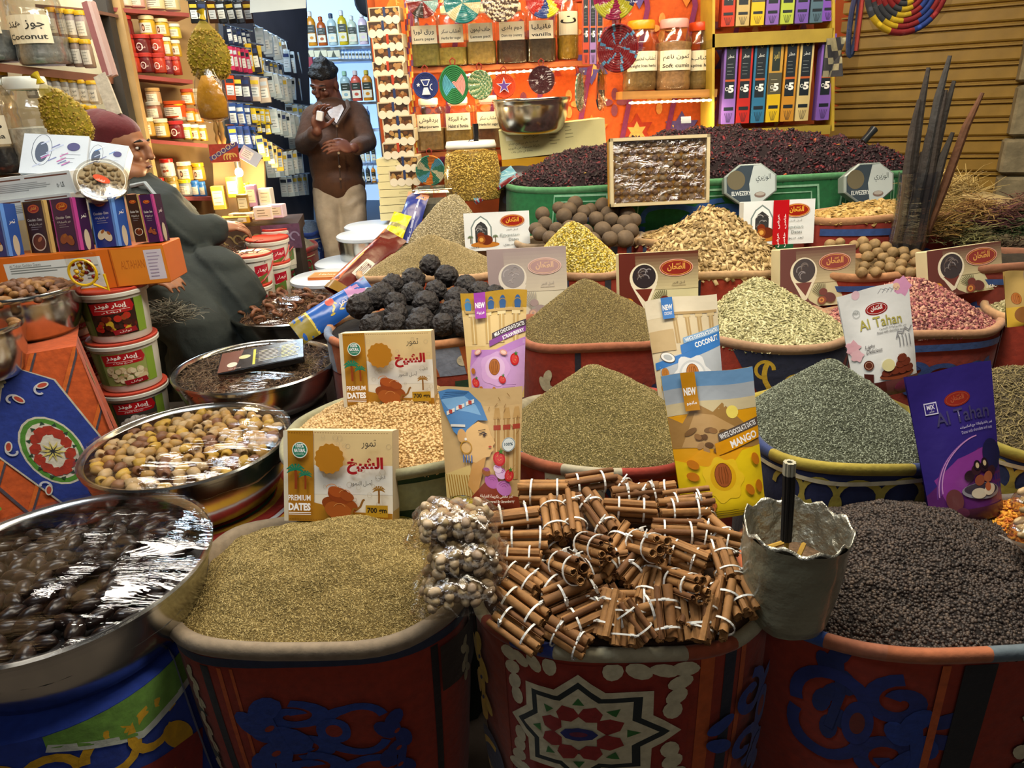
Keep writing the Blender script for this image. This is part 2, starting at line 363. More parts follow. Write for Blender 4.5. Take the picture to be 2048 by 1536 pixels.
# roller shutter: every slat a piece of its own
A = W(1640, 200, 3.72); ux = Vector((.885, -.465, 0)); SHM = Matrix(((ux.x, -ux.y, 0, A.x), (ux.y, ux.x, 0, A.y), (0, 0, 1, 0), (0, 0, 0, 1)))
sh = bpy.data.objects.new('door_1', None); COL.objects.link(sh); sh.matrix_world = SHM; sh['kind'] = 'structure'; sh['label'] = 'closed mustard roller shutter of horizontal metal slats'
SHUT = mat('mustard_shutter', '#96752f', .5, nz=(9, .22), bump=(25, .0012))
pr = [(.006, 0), (-.006, .004), (-.011, .011), (-.011, .056), (.002, .060), (.003, .064), (-.013, .067), (-.013, .074), (.003, .077), (.006, .083)]
mb = MB(); n = len(pr)
mb.add([(x, y - .0, z) for x in (-.35, 1.42) for y, z in pr] + [(-.35, .012, 0), (-.35, .012, .083), (1.42, .012, 0), (1.42, .012, .083)],
       [(i, n + i, n + i + 1, i + 1) for i in range(n - 1)] + [(2 * n, 2 * n + 1, 2 * n + 3, 2 * n + 2)], '#b8933f')
sl = mb.mesh('slat', SHUT)
for k in range(20): link(sl, 'slat', sh, T(0, 0, .72 + k * .083))
STONE = mat('grey_stone', '#857a5f', .9, nz=(14, .35), bump=(35, .006))
pl = bpy.data.objects.new('pillar_right', None); COL.objects.link(pl); pl.matrix_world = SHM; pl['kind'] = 'structure'
z = .2
for k, h in enumerate((.55, .38, .17, .235, .25, .4)):
    MB().box((1.16, -.05 + .004 * (k % 2), z + h / 2 - .003), (.62 + .012 * (k % 3), .16, h - .012), '#8d8266', bev=.012).build('stone_block', STONE, pl, True); z += h
MB().box((1.17, -.03, 1.2), (.58, .13, 2.1), '#6d6450').build('mortar_core', STONE, pl)
# ================================================================ fabric sacks with mounded goods
RED = '#8e2a12'; RED2 = '#a8401a'; NAVY = '#1b2346'; BLUE = '#1c3a8a'; CREAM = '#c9c1a0'; ORNG = '#b9551f'; YEL = '#c9a428'; GRN = '#2f6a2a'; DGRN = '#1d3a1c'
def sup(t, n=2.5):
    c, s_ = math.cos(t), math.sin(t); return math.copysign(abs(c) ** (2 / n), c), math.copysign(abs(s_) ** (2 / n), s_)
SACKS = {}
class Sack:
    def __init__(s, key, label, xl, xr, yf, yb, z, base=RED, rim='#9a7458', nexp=2.5, taper=.86, ztop=None, rimr=.010, floor=0.0, rimcols=None):
        xm = (xl + xr) / 2; pf = G(xm, yf, z); pb = G(xm, yb, z) if yb > 20 else pf + Vector((0, yb, 0)); cy = (pf.y + pb.y) / 2
        ym = PJ(Vector((pf.x, cy, z)))[1]; a = G(xl, ym, z); b = G(xr, ym, z)
        s.c = Vector(((a.x + b.x) / 2, cy, z)); s.rx = (b - a).length / 2; s.ry = abs(pb.y - pf.y) / 2; s.n = nexp; s.z = z; s.tp = taper; s.fl = floor; s.rimr = rimr
        s.o = thing('spice_sack', label, 'sack', T(s.c.x, s.c.y, floor), 'fabric spice sacks'); s.seed = R.random() * 50
        rr = rimr; H = z - floor; s.H = H
        prof = [(x * rr / .022, y) for x, y in [(-.05, -.05), (-.036, -.012), (-.028, .006), (-.012, rr * .95), (.004, rr), (.014, rr * .5), (.017, -.004), (.012, -rr), (.004, -rr * 1.6)]]
        def sh(off, dz, i):
            def f(t):
                x, y = sup(t, nexp); k = 1 + .012 * math.sin(3 * t + s.seed) + .008 * math.sin(7 * t + s.seed)
                return Vector(((s.rx * k + off) * x, (s.ry * k + off) * y, H + dz + .005 * math.sin(4 * t + s.seed)))
            return f
        nn = 56; mb = MB(); vs = []
        for off, dz in prof:
            f = sh(off, dz, 0); vs += [f(2 * math.pi * j / nn) for j in range(nn)]
        cr = (lambda j: rim) if not rimcols else (lambda j: rimcols[int(j / nn * len(rimcols) * 3) % len(rimcols)])
        mb.add(vs, [(i * nn + j, i * nn + (j + 1) % nn, (i + 1) * nn + (j + 1) % nn, (i + 1) * nn + j) for i in range(len(prof) - 1) for j in range(nn)], [cr(j) for i in range(len(prof) - 1) for j in range(nn)])
        mb.build('rolled_rim', CLOTH, s.o, 'all')
        mb = MB(); mb.grid(lambda u, v: s.wall(u, v, 0, True), nn, 14, base, closeu=True); s.side = mb.build('cloth_side', CLOTH, s.o, 'all')
    def wall(s, u, v, h, raw=False):    # u: turn round the sack (0 = front, .25 = right), v: 1 rim .. 0 floor
        v = min(1.05, max(0, v)); t = 2 * math.pi * u - math.pi / 2; x, y = sup(t, s.n); k = 1 + .012 * math.sin(3 * t + s.seed) + .008 * math.sin(7 * t + s.seed)
        g = s.tp + (1 - s.tp) * v ** .8 + .03 * math.sin(math.pi * v); fold = .004 * math.sin(22 * t + 6 * v + s.seed) * (1 - v)
        return Vector(((s.rx * k * g + h + fold) * x, (s.ry * k * g + h + fold) * y, (s.H - s.rimr * 1.2) * v))
    def rimpt(s, t, k=1):
        x, y = sup(t, s.n); return Vector((s.c.x + s.rx * x * k, s.c.y + s.ry * y * k, s.z))
    def mound(s, name, label, h, apx, under, drop=.012, sharp=.12, rough=.006, power=1.0):
        """apx: pixel column and sack-depth share (-1 front .. 1 back) of the top"""
        ax = Vector((apx[0] * s.rx, apx[1] * s.ry)); nn, nr = 64, 26; vs = []; k = .985
        g0 = lambda r: 1 - (math.sqrt(r * r + sharp * sharp) - sharp) / (math.sqrt(1 + sharp * sharp) - sharp)
        for i in range(nr + 1):
            r = i / nr
            for j in range(nn):
                x, y = sup(2 * math.pi * j / nn, s.n); px_, py_ = ax.x * (1 - r) + s.rx * x * k * r, ax.y * (1 - r) + s.ry * y * k * r
                zz = -drop + h * g0(r) ** power + rough * noise.noise(Vector((px_ * 16, py_ * 16, s.seed))) * min(1, 3 * (1 - r) + .2) + rough * .5 * noise.noise(Vector((px_ * 50, py_ * 50, s.seed)))
                vs.append((px_, py_, zz))
        mb = MB(); mb.add(vs, [(i * nn + j, i * nn + (j + 1) % nn, (i + 1) * nn + (j + 1) % nn, (i + 1) * nn + j) for i in range(nr) for j in range(nn)], under)
        o = mb.build(name, mat('under_' + name, under, .95, nz=(120, .35), bump=(260, .002)), None, 'all'); o.matrix_world = T(s.c)
        tag(o, label, 'spice', None, 'stuff'); s.hgt = lambda r: -drop + h * g0(r) ** power; s.ax = ax; s.k = k
        return o
def grain_mat(n, cols, rough=.7): return mat('grain_' + n, '#ffffff', rough, rand=cols)
# front row
cum = Sack('cumin', 'red fabric sack of cumin seed with grey rolled rim in the front row', 385, 935, 1300, 1030, .68, rim='#8a7a64', nexp=2.9, taper=.80, rimr=.0125)
o = cum.mound('cumin_seed', 'heap of pale brown cumin seed in the front sack', .10, (.05, .08), '#6e5c30', sharp=.45, rough=.012)
grains(o, 30000, (.0034, .00085, .00085), grain_mat('cumin', ['#5d4c22', '#8d7840', '#a8935a', '#b9a56c', '#7c6a36']), seed=1, tilt=.45)
cin = Sack('cinnamon', 'red fabric sack of cinnamon bundles with star medallion, in the front row', 952, 1530, 1316, 1015, .68, rim='#a9a184', nexp=2.4, taper=.86, rimcols=['#a9a184', '#b0a88c', '#9c4a2c', '#a9a184', '#8a3a22', '#2c3c86'])
pep = Sack('pepper', 'red fabric sack of black peppercorns in the front row', 1480, 2190, 1322, 1000, .68, rim='#9a5a3c', nexp=2.3, taper=.86, rimcols=['#a8623e', '#a8623e', '#5c6a72', '#a85a34', '#b4ac94', '#a8502c', '#33549c', '#a8684c'])
o = pep.mound('black_peppercorns', 'heap of black peppercorns in the front sack', .10, (.0, .25), '#1d1613', sharp=.5, rough=.014)
grains(o, 15000, (.0033, .0033, .0033), grain_mat('pepper', ['#1c1512', '#2e2520', '#453830', '#241b17', '#5b4c40'], .55), 'ball', seed=2, var=(.75, 1.15))
tid = Sack('safflower', 'sack of orange safflower with grey twisted rim by the frame edge', 1975, 2330, 1130, 985, .72, base='#7a2a14', rim='#77706a')
o = tid.mound('safflower_petals', 'orange dried safflower petals in the sack by the frame edge', .05, (-.2, .2), '#8a4a14', sharp=.5)
grains(o, 2600, (.009, .002, .0012), grain_mat('safflower', ['#8a3a0a', '#c9781a', '#dba02c', '#a84c10']), 'chip', seed=3, tilt=.7)
# second row
soy = Sack('soy', 'green patterned sack of pale soy beans behind the premium date box', 582, 990, 950, 0.46, .80, base=DGRN, rim='#8f8c6c', nexp=2.5)
o = soy.mound('soy_beans', 'heap of small pale tan soy beans', .10, (.05, .45), '#8a6a3c', sharp=.5, rough=.012)
grains(o, 9000, (.0035, .003, .003), grain_mat('soy', ['#a98550', '#c9a56c', '#d9bb84', '#b8935c'], .5), 'ball', seed=4, var=(.8, 1.15))
ore = Sack('oregano', 'red sack of olive oregano between the queen pouch and the mango pouch', 1010, 1425, 945, 0.46, .80, rim='#8c6a5a', rimcols=['#a09880', '#8c2c1c', '#3c466e', '#8c4a2c'])
o = ore.mound('crushed_oregano', 'tall cone of olive crushed oregano in the second row', .165, (-.12, .1), '#5e542c', sharp=.1)
grains(o, 26000, (.0030, .0010, .0008), grain_mat('oregano', ['#4a4220', '#786a3a', '#948452', '#a99a68', '#62562c']), seed=5, tilt=.6)
mnt = Sack('mint', 'navy and yellow sack of grey green mint beside the mango pouch', 1492, 1868, 945, 0.46, .80, base='#16204a', rim='#8c8030', rimcols=['#9a8a30', '#2a3a6a', '#9a8a30'])
o = mnt.mound('dried_mint', 'tall cone of grey green dried mint in the second row', .168, (-.1, .1), '#3c4030', sharp=.1)
grains(o, 17000, (.0040, .0012, .0009), grain_mat('mint', ['#2e3226', '#5e6452', '#7c8270', '#98a08c', '#464a3a']), seed=6, tilt=.7)
sed = Sack('seed', 'sack of dark twiggy thyme past the purple pouch', 1880, 2240, 925, 0.46, .80, base='#22305c', rim='#8c8030')
o = sed.mound('thyme_twigs', 'dark olive thyme twigs past the purple pouch', .12, (.1, .1), '#3a3220', sharp=.4)
grains(o, 6000, (.010, .0011, .0011), grain_mat('thyme', ['#3a301c', '#6c5e38', '#8a7c50', '#524626']), 'stick', seed=7, tilt=.6)
# third row
blk = Sack('ball', 'orange red sack piled with black wrinkled balls', 664, 1040, 690, 0.42, .90, base='#8a3018', rim='#a4836a', rimcols=['#b09070', '#b07a50', '#6c7c94', '#b06a44'])
o = blk.mound('black_ball_bed', 'crumbled black dust under the wrinkled balls', .06, (0, .3), '#141110', sharp=.5)
her = Sack('herb', 'red sack of brown green herb beside the strawberry pouch', 1035, 1345, 697, 0.42, .90, rim='#94583c')
o = her.mound('dried_thyme', 'cone of brown green dried thyme in the third row', .155, (-.1, .1), '#5a4c2a', sharp=.1)
grains(o, 17000, (.0032, .0011, .0009), grain_mat('thymeb', ['#43381c', '#7a6a3c', '#988856', '#5e5028']), seed=8, tilt=.6)
pal = Sack('senna', 'red sack of pale green senna leaf behind the coconut pouch', 1395, 1700, 697, 0.42, .90, rim='#9a7a5c')
o = pal.mound('senna_leaf', 'cone of pale green senna leaf behind the coconut pouch', .15, (-.25, .1), '#8c8458', sharp=.12)
grains(o, 5200, (.0095, .0022, .0007), grain_mat('senna', ['#7a7448', '#a8a274', '#c4bd90', '#8c8a5c', '#d0c89c']), 'chip', seed=9, tilt=.5)
pin = Sack('petal', 'blue and red sack of pink dried petals behind the white pouch', 1648, 2000, 672, .33, .90, rim='#a67c5a')
o = pin.mound('pink_petals', 'cone of dusty pink dried petals in the third row', .13, (.0, .1), '#5a2c2c', sharp=.2)
grains(o, 5200, (.0052, .0042, .0014), grain_mat('pinkp', ['#4a1f26', '#7c3a42', '#a86a62', '#c4967c', '#5e2a34']), 'chip', seed=10, tilt=.8)
lef = Sack('leaf', 'tan sack of pale leaf chips at the frame edge', 1985, 2290, 652, .33, .92, rim='#b08a60')
o = lef.mound('pale_leaf_chips', 'pale leaf chips in the sack at the frame edge', .06, (0, .1), '#8c7f58', sharp=.3)
grains(o, 2500, (.008, .0035, .0007), grain_mat('leafc', ['#7a7448', '#b0a678', '#c9bf94']), 'chip', seed=11, tilt=.5)
# fourth row
fen = Sack('fennel', 'orange red sack of fennel seed behind the black balls', 728, 1020, 556, 0.3, 1.0, rim='#b08c66', base='#a8431c')
o = fen.mound('fennel_seed', 'cone of sandy fennel seed behind the black balls', .13, (-.05, .1), '#7a6a44', sharp=.12)
grains(o, 15000, (.0030, .0010, .0010), grain_mat('fennel', ['#6c5c38', '#98865a', '#b4a47a', '#84744a']), seed=12)
cha = Sack('chamomile', 'red sack of yellow chamomile beside the white date box', 1045, 1262, 552, .24, 1.0, rim='#9c7a5c')
o = cha.mound('chamomile_flowers', 'cone of yellow green chamomile flowers', .175, (-.05, .1), '#7a6a20', sharp=.15)
grains(o, 4200, (.0045, .004, .003), grain_mat('chamo', ['#7a6a1c', '#b89c2c', '#d0b848', '#c4b878', '#8c7c34', '#dcd09c']), 'seed', seed=13, tilt=1)
brk = Sack('bark', 'red and black sack of tan bark strips behind the maroon date box', 1262, 1590, 552, 0.3, 1.0, rim='#a88860')
o = brk.mound('tan_bark_strips', 'pile of tan dried bark and root strips', .20, (.0, .35), '#7c6640', sharp=.3)
grains(o, 2300, (.016, .0042, .0009), grain_mat('barks', ['#6c552e', '#9c8250', '#b89c68', '#c8b080', '#84683a']), 'chip', seed=14, tilt=.55, var=(.5, 1.5))
lim = Sack('lime', 'red and blue sack of dried tan limes', 1570, 1862, 552, 0.3, 1.0, rim='#a87850')
o = lim.mound('lime_bed', 'dusty bed under the dried tan limes', .02, (0, .3), '#6c5634', sharp=.4)
# fifth row
pfe = Sack('palefennel', 'patterned sack of long pale fennel by the yellow trowel', 790, 1000, 512, .22, 1.0, rim='#b09c7c')
o = pfe.mound('pale_fennel', 'cone of long pale grey fennel seed', .235, (.2, .1), '#8c8060', sharp=.15)
grains(o, 5200, (.0062, .0017, .0015), grain_mat('pfen', ['#756a4c', '#a89c78', '#c4b898', '#8c8060']), seed=15)
nut = Sack('nutmeg', 'red and navy sack of round brown dried limes', 1030, 1287, 489, .22, 1.04, base='#962f16', rim='#9a866c')
o = nut.mound('nutmeg_bed', 'dusty bed under the round brown limes', .04, (0, .3), '#4c3c28', sharp=.4)
bk2 = Sack('barkchips', 'red sack of flat bark flakes under the clear topped date tray', 1270, 1560, 486, 0.26, 1.04, rim='#a08058')
o = bk2.mound('flat_bark_flakes', 'flat tan bark flakes under the clear topped date tray', .07, (0, .2), '#84704a', sharp=.4)
grains(o, 800, (.02, .009, .0008), grain_mat('flakes', ['#84683a', '#a88c58', '#c0a878']), 'chip', seed=16, tilt=.4, var=(.5, 1.4))
chp = Sack('chips', 'red and blue sack of yellow root slices behind the black sticks', 1585, 2010, 436, 0.26, 1.12, rim='#a87c54', base='#8a2c1e')
o = chp.mound('root_slices', 'yellow tan root slices behind the wrapped black sticks', .05, (-.1, .2), '#8c7038', sharp=.4)
grains(o, 1500, (.014, .0075, .0012), grain_mat('rootsl', ['#8c6c30', '#b0904c', '#c8ac70', '#a07c3c']), 'chip', seed=17, tilt=.4, var=(.6, 1.3))
# big green sack of hibiscus at the back
hib = Sack('hibiscus', 'wide green cloth bin heaped with dark hibiscus', 1040, 1895, 362, .5, 1.22, base='#1d6a3a', rim='#4f8a5c', nexp=4, taper=.97)
o = hib.mound('dried_hibiscus', 'wide heap of dark purple dried hibiscus calyces', .19, (.0, .3), '#1c1014', sharp=.7, rough=.035, power=.6)
grains(o, 9500, (.0125, .0062, .0030), grain_mat('hibis', ['#170b10', '#2a151c', '#3a1d26', '#200f16', '#4a222a', '#2a151c', '#1c0e14', '#33181f', '#7a1c22'], .6), 'seed', seed=18, tilt=1.2, var=(.5, 1.3))
grains(o, 60, (.009, .007, .003), grain_mat('hibfleck', ['#a01c20', '#c0a850', '#b02a26']), 'seed', seed=19, tilt=1.0, var=(.7, 1.3))

# ================================================================ printed cartons and pouches
def FG(px, py, z, yaw=0, lean=0, roll=0):
    return T(G(px, py, z)) @ RZ(yaw) @ RX(-lean) @ RY(roll)
def dG(px, py, z): return PJ(G(px, py, z))[2]
def carton(name, label, px, py, z, wpx, hpx, th, art, body='#d9c9a0', yaw=0, lean=15, roll=0, group=None, cat='box', side=None, gl=PAPER, d=None, A=None):
    """px,py: foot of the front face, in the middle"""
    M = FR(px, py, d, yaw, lean, roll) if d else FG(px, py, z, yaw, lean, roll); dd = PJ(M.to_translation())[2]; w_, h = wpx * dd / F, hpx * dd / F
    o = thing(name, label, cat, M, group)
    mb = MB().box((0, th / 2, h / 2), (w_, th, h), body, bev=min(.0025, th / 4)); bo = mb.build('carton', gl, o)
    if art: art(h / w_).build('print', bo, flat(w_, h), gl)
    if side: side(o, w_, h, th)
    o['w'] = w_; o['h'] = h
    return o
def palm(a, x, y, s, c='#8a3a14', g='#1c7a5a'):
    a.stroke([(x, y), (x + .01 * s, y + .5 * s / a.A), (x + .0, y + .9 * s / a.A)], .13 * s, c)
    for k in range(7):
        t = -20 + k * 37; a.stroke([(x, y + .9 * s / a.A), (x + .28 * s * math.cos(math.radians(t)), y + (.98 * s + .22 * s * math.sin(math.radians(t))) / a.A), (x + .46 * s * math.cos(math.radians(t)), y + (.86 * s + .28 * s * math.sin(math.radians(t))) / a.A)], .13 * s, g, taper=True)
def premium(A):
    a = Art(A); a.rect(0, 0, 1, 1, '#e8e0cc'); a.rect(.28, .55, 1, 1, '#e0c48c'); a.rect(.28, .3, 1, .62, '#e6e2d6')
    for k in range(26): x, y = R.uniform(.3, .97), R.uniform(.2, .95); a.ring(x, y, R.uniform(.014, .026), .002, '#b9a98a', n=10)
    a.rect(.04, 0, .28, 1, '#b07a1c'); a.poly([(.28, 0), (1, 0), (1, .1), (.62, .11), (.28, .21)], '#b07a1c'); a.rect(0, 0, .04, 1, '#d8cfb8')
    for k in range(38): x = .05 + k * .0245; a.rect(x, .975, x + .014, .98, '#7a4a10'); a.rect(x, .02, x + .014, .026, '#8a5a18')
    a.ell(.165, .79, .072, '#e8efe4'); a.ell(.165, .79, .064, '#1c7a5c'); a.text('100%', .165, .815, .045, '#fff', w=.075, bold=.02); a.text('NATURAL', .165, .765, .042, '#fff', w=.105, bold=.03); a.text('GUARANTEED', .165, .735, .02, '#cfe6d8', w=.08)
    palm(a, .125, .36, .19); palm(a, .215, .36, .14)
    a.text('PREMIUM', .16, .235, .062, '#fff', w=.205, bold=.015); a.text('DATES', .16, .125, .085, '#fff', w=.205, bold=.05); a.rect(.06, .10, .265, .108, '#fff'); a.rect(.06, .082, .265, .088, '#fff')
    a.ell(.44, .70, .132, '#b5781a', n=56, wob=.05, k=14); a.text('تمور', .80, .81, .10, '#3a332c', w=.13, bold=.0)
    a.text('الشيخ', .765, .53, .19, '#a3161c', w=.33, bold=.05); a.text('الطيب', .905, .475, .05, '#4a4038', w=.085); a.text('أصل التمور', .73, .40, .075, '#3a332c', w=.20)
    for x, y, r, c in ((.47, .20, .105, '#8a3f12'), (.60, .19, .10, '#944614'), (.52, .13, .13, '#a3541c'), (.53, .30, .11, '#8c3c12'), (.50, .34, .075, '#a8501c'), (.60, .29, .065, '#9a4a1a')): a.ell(x, y, r, c, ry=r * .62, rot=-18)
    for x, y in ((.46, .35), (.53, .14), (.58, .29)): a.arc(x, y, .06, 30, 150, .006, '#d08a4c')
    a.stroke([(.64, .10), (.66, .16), (.69, .15), (.72, .18), (.745, .25), (.76, .26)], .02, '#8a5a1c'); palm(a, .89, .22, .13, '#8a5a1c', '#9a6a1c')
    a.rect(.77, .07, .97, .20, '#b58a1c'); a.text('700 gm', .872, .10, .075, '#241c10', w=.175, bold=.03); return a
def face_side(cs):
    def f(o, w_, h, th):
        a = Art(h / th); a.rect(0, 0, 1, 1, cs[0]); a.rect(0, 0, 1, .12, cs[1])
        a.build('side_print', o, lambda u, v, e: (w_ / 2 + e, u * th, v * h), PAPER)
    return f
pdx = carton('date_carton', 'premium dates carton standing behind the cumin, nearest one', 677, 1043, .718, 224, 182, .05, premium, '#dccfae', yaw=-7, lean=20, side=face_side(('#b9a98c', '#a8884c')), group='premium date cartons')
carton('date_carton', 'premium dates carton half sunk behind the soy beans', 779, 812, .865, 183, 148, .05, premium, '#dccfae', yaw=-3, lean=12, side=face_side(('#b9a98c', '#a8884c')), group='premium date cartons')
def logo(a, x, y, r, fill='#9a2416', edge='#e0b49c', ink='#e8b03c'):
    a.ell(x, y, r, edge, ry=r * .5, n=30); a.ell(x, y, r * .94, fill, ry=r * .45, n=30); a.ring(x, y, r * .86, r * .03, ink, ry=r * .40)
    a.text('الطحان', x, y - r * .2 / a.A, r * .46 / a.A, ink, w=r * 1.05, bold=.03); a.text('تمور', x + r * .1, y + r * .12 / a.A, r * .17 / a.A, ink, w=r * .3, bold=.02)
def maroon(light_wash=0, num=True):
    mx = lambda c: tuple(p * (1 - light_wash) + q * light_wash for p, q in zip(L(c), (.62, .56, .55)))  # white-lit look mixed into the print colours, strong on the palest carton
    def f(A):
        a = Art(A); a.rect(0, 0, 1, 1, mx('#cfc79a'))
        for k in range(12):                       # brown top running down into cream
            t = k / 11; a.rect(.0, 1 - .05 * (k + 1), 1, 1 - .05 * k, tuple(p * (1 - t) + q * t for p, q in zip(mx('#5c2c1c'), mx('#c4b78c'))))
        a.poly([(0, 0), (.52, 0), (.40, .10), (.30, .28), (.22, .5), (.2, 1), (0, 1)], mx('#5e2014'))
        a.ell(.31, .60, .178, mx('#e6dcc0'), n=30); a.poly([(.145, .5), (.48, .5), (.36, .13), (.31, .10)], mx('#e6dcc0')); a.poly([(.2, .42), (.42, .42), (.34, .19)], mx('#6a2416'))
        a.ell(.315, .62, .148, mx('#2a2226'), n=28)
        for k in range(9): a.arc(.315 + R.uniform(-.07, .07), .62 + R.uniform(-.1, .1), R.uniform(.03, .06), R.uniform(0, 90), R.uniform(120, 240), .012, mx(R.choice(['#5a4a44', '#6e6460', '#3c2a24', '#8a8486'])), n=6)
        logo(a, .72, .74, .215, mx('#8a2216'), mx('#d9a088'), mx('#dca04a')); a.text('أصل التمر', .75, .475, .055, mx('#3a2c20'), w=.16); a.rect(.66, .452, .84, .458, mx('#6a5a40'))
        for k in range(9): t = 60 + k * 9; a.stroke([(.60, .10), (.60 - .18 * math.cos(math.radians(t - 45)), .10 + .30 * math.sin(math.radians(t - 25)))], .009, mx('#5c5a38'))
        a.ell(.66, .14, .085, mx('#5c1e16'), ry=.06, rot=-20); a.ell(.57, .24, .055, mx('#6a2418'), ry=.045); a.ell(.555, .10, .06, mx('#8a3a1c'), ry=.05); a.ell(.55, .10, .036, mx('#d9933c'), ry=.032); a.ell(.55, .10, .018, mx('#8a4a1c'))
        a.ell(.115, .20, .062, mx('#e0a02c')); a.text('ISO', .115, .18, .05, mx('#7a4a10'), w=.065)
        if num: a.text('16833', .86, .05, .075, mx('#efe8d8'), w=.19, bold=.02, shear=.15)
        a.text('Egyptian Dates', .24, .025, .035, mx('#e0d4bc'), w=.22); return a
    return f
bx = dict(group='maroon date cartons', side=face_side(('#cfc39a', '#b9a87c')))
carton('maroon_date_carton', 'shrink wrapped maroon date carton painted pale as if brightly lit, behind the black balls', 1059, 640, .885, 156, 142, .05, maroon(.45, False), '#b8a89c', yaw=2, lean=10, group=bx['group'])
carton('maroon_date_carton', 'maroon date carton numbered 16833 above the coconut pouch', 1318, 628, .90, 158, 122, .05, maroon(), '#cfc39a', yaw=2, lean=10, **bx)
carton('maroon_date_carton', 'thick maroon date carton under the white box with red band', 1634, 612, .91, 158, 116, .06, maroon(.08, False), '#cfc39a', yaw=7, lean=10, **bx)
carton('maroon_date_carton', 'tilted maroon date carton numbered 16833 above the pink petals', 1932, 587, .96, 165, 94, .05, maroon(.05), '#cfc39a', yaw=9, lean=14, roll=-3, **bx)
def whitebox(band):
    def f(A):
        a = Art(A); a.rect(0, 0, 1, 1, '#e6ebea'); D = '#37413f'
        a.poly([(.10, .16), (.10, .62), (.16, .80), (.26, .92), (.36, .80), (.42, .62), (.42, .16)], '#7c8c8a'); a.poly([(.12, .18), (.12, .61), (.175, .78), (.26, .88), (.345, .78), (.40, .61), (.40, .18)], '#eef2f0')
        a.poly([(.165, .2), (.165, .6), (.2, .7), (.26, .77), (.32, .7), (.355, .6), (.355, .2)], '#3a3a3a')
        for k in range(8): a.arc(.26 + R.uniform(-.05, .05), R.uniform(.4, .65), R.uniform(.02, .05), 20, 170, .01, R.choice(['#8a8a88', '#5a5452', '#b4b2b0']), n=5)
        a.ell(.31, .16, .22, '#c07a2c', ry=.045); a.ell(.33, .28, .1, '#6a2a14', ry=.075); a.ell(.25, .40, .055, '#7a3218', ry=.05); a.ell(.255, .29, .06, '#9a5420', ry=.06); a.ell(.255, .29, .032, '#e0a84c')
        for x in (.09, .47): palm(a, x, .2, .1, '#6a5a3c', '#6a7a5c')
        logo(a, .74, .76, .19); a.text('أصل التمر', .73, .50, .06, D, w=.18); a.text('Egyptian', .68, .33, .1, '#9aa6a4', w=.3, shear=.3); a.text('Dates', .75, .235, .075, '#5c6664', w=.15); a.text('تمر سيوي', .72, .09, .075, D, w=.26)
        a.text('16833', .14, .07, .045, '#4a5654', w=.14)
        if band:
            a.rect(.41, 0, .63, 1, '#b8141c')
            for y in (.16, .58): a.text('خاص', .60, y - .06, .065 / 1, '#f4e8e6', w=.2, bold=.03, rot=90); a.text('عرض', .51, y - .06, .065, '#f4e8e6', w=.2, bold=.03, rot=90)
        return a
    return f
carton('white_date_carton', 'white date carton beside the pale fennel', 996, 500, 1.02, 130, 74, .045, whitebox(False), '#dfe4e2', yaw=1, lean=8, gl=GLOSS)
carton('white_date_carton', 'white date carton with a red band reading special offer', 1556, 489, 1.04, 142, 86, .05, whitebox(True), '#dfe4e2', yaw=1, lean=8, gl=GLOSS)
# ---------------------------------------------------------------- stand-up pouches
def pouch(name, label, px, py, z, wpx, hpx, art, back='#c9b690', yaw=0, lean=18, roll=0, fat=.028, group='chocolate date pouches', cuts=18, seed=0, m=GLOSS, nw=1.0, d=None):
    M = FR(px, py, d, yaw, lean, roll) if d else FG(px, py, z, yaw, lean, roll); dd = PJ(M.to_translation())[2]; w_, h = wpx * dd / F, hpx * dd / F; o = thing(name, label, 'pouch', M, group)
    ph = R.random() * 9
    def b(u, v):
        uu = 2 * u - 1; e = max(0, 1 - uu * uu); p = max(0, 1 - v) ** .7 * (1 if v > .04 else .75 + 6 * v) * (0 if v > .86 else 1 - (v / .86) ** 3)
        return fat * e * p + .0016 * math.sin(9 * u + ph) * math.sin(7 * v + ph) + .0012
    def wd(v): return w_ / 2 * (nw + (1 - nw) * v) * (1 - .012 * math.sin(math.pi * min(1, v * 1.1)))
    fr = lambda u, v, e: ((2 * u - 1) * wd(v), -b(u, v) - e, v * h + .004 * math.sin(5 * u + ph) * v)
    mb = MB(); mb.grid(lambda u, v: fr(u, v, 0), 18, 18, back); mb.grid(lambda u, v: (fr(1 - u, v, 0)[0], b(1 - u, v) * .7 + .0008, fr(1 - u, v, 0)[2]), 14, 16, back)
    bo = mb.build('pouch_body', m, o, 'all'); art(h / w_).build('print', bo, facet(fr, 18, 18), m, cuts=cuts, smooth='all')
    a = Art(h / w_); a.stroke([(.02, .885), (.98, .885)], .012, '#cfcac0'); a.stroke([(.02, .86), (.98, .86)], .01, '#b9b4aa'); a.L = a.L
    return o
def almond(a, x, y, r, c='#b06a30', ed='#7a4018', rot=0):
    a.ell(x, y, r, ed, ry=r * 1.3, rot=rot); a.ell(x, y, r * .93, c, ry=r * 1.22, rot=rot)
    for k in (-.5, -.15, .25, .55): a.stroke([(x + k * r * .7, y + r * .9 / a.A), (x + k * r, y), (x + k * r * .7, y - r * .9 / a.A)], r * .07, ed)
def newtag(a, c, x, w_, sub, top=1.0, bot=.78):
    a.rect(x, bot, x + w_, top, c); a.text('NEW', x + w_ / 2, bot + (top - bot) * .40, .052, '#fff', w=w_ * .85, bold=.04); a.text(sub, x + w_ / 2, bot + .035, .03, '#fff', w=w_ * .7, bold=.02)
def temple(a, x0, x1, y0, y1, c, c2):
    n = 4
    for k in range(n):
        x = x0 + (x1 - x0) * (k + .5) / n; w_ = (x1 - x0) / n * .36; a.rect(x - w_ / 2, y0, x + w_ / 2, y1, c); a.rect(x - w_ * .8, y1, x + w_ * .8, y1 + .03, c2); a.rect(x - w_ * .1, y0, x + w_ * .1, y1, c2)
    a.rect(x0, y1 + .03, x1, y1 + .055, c)
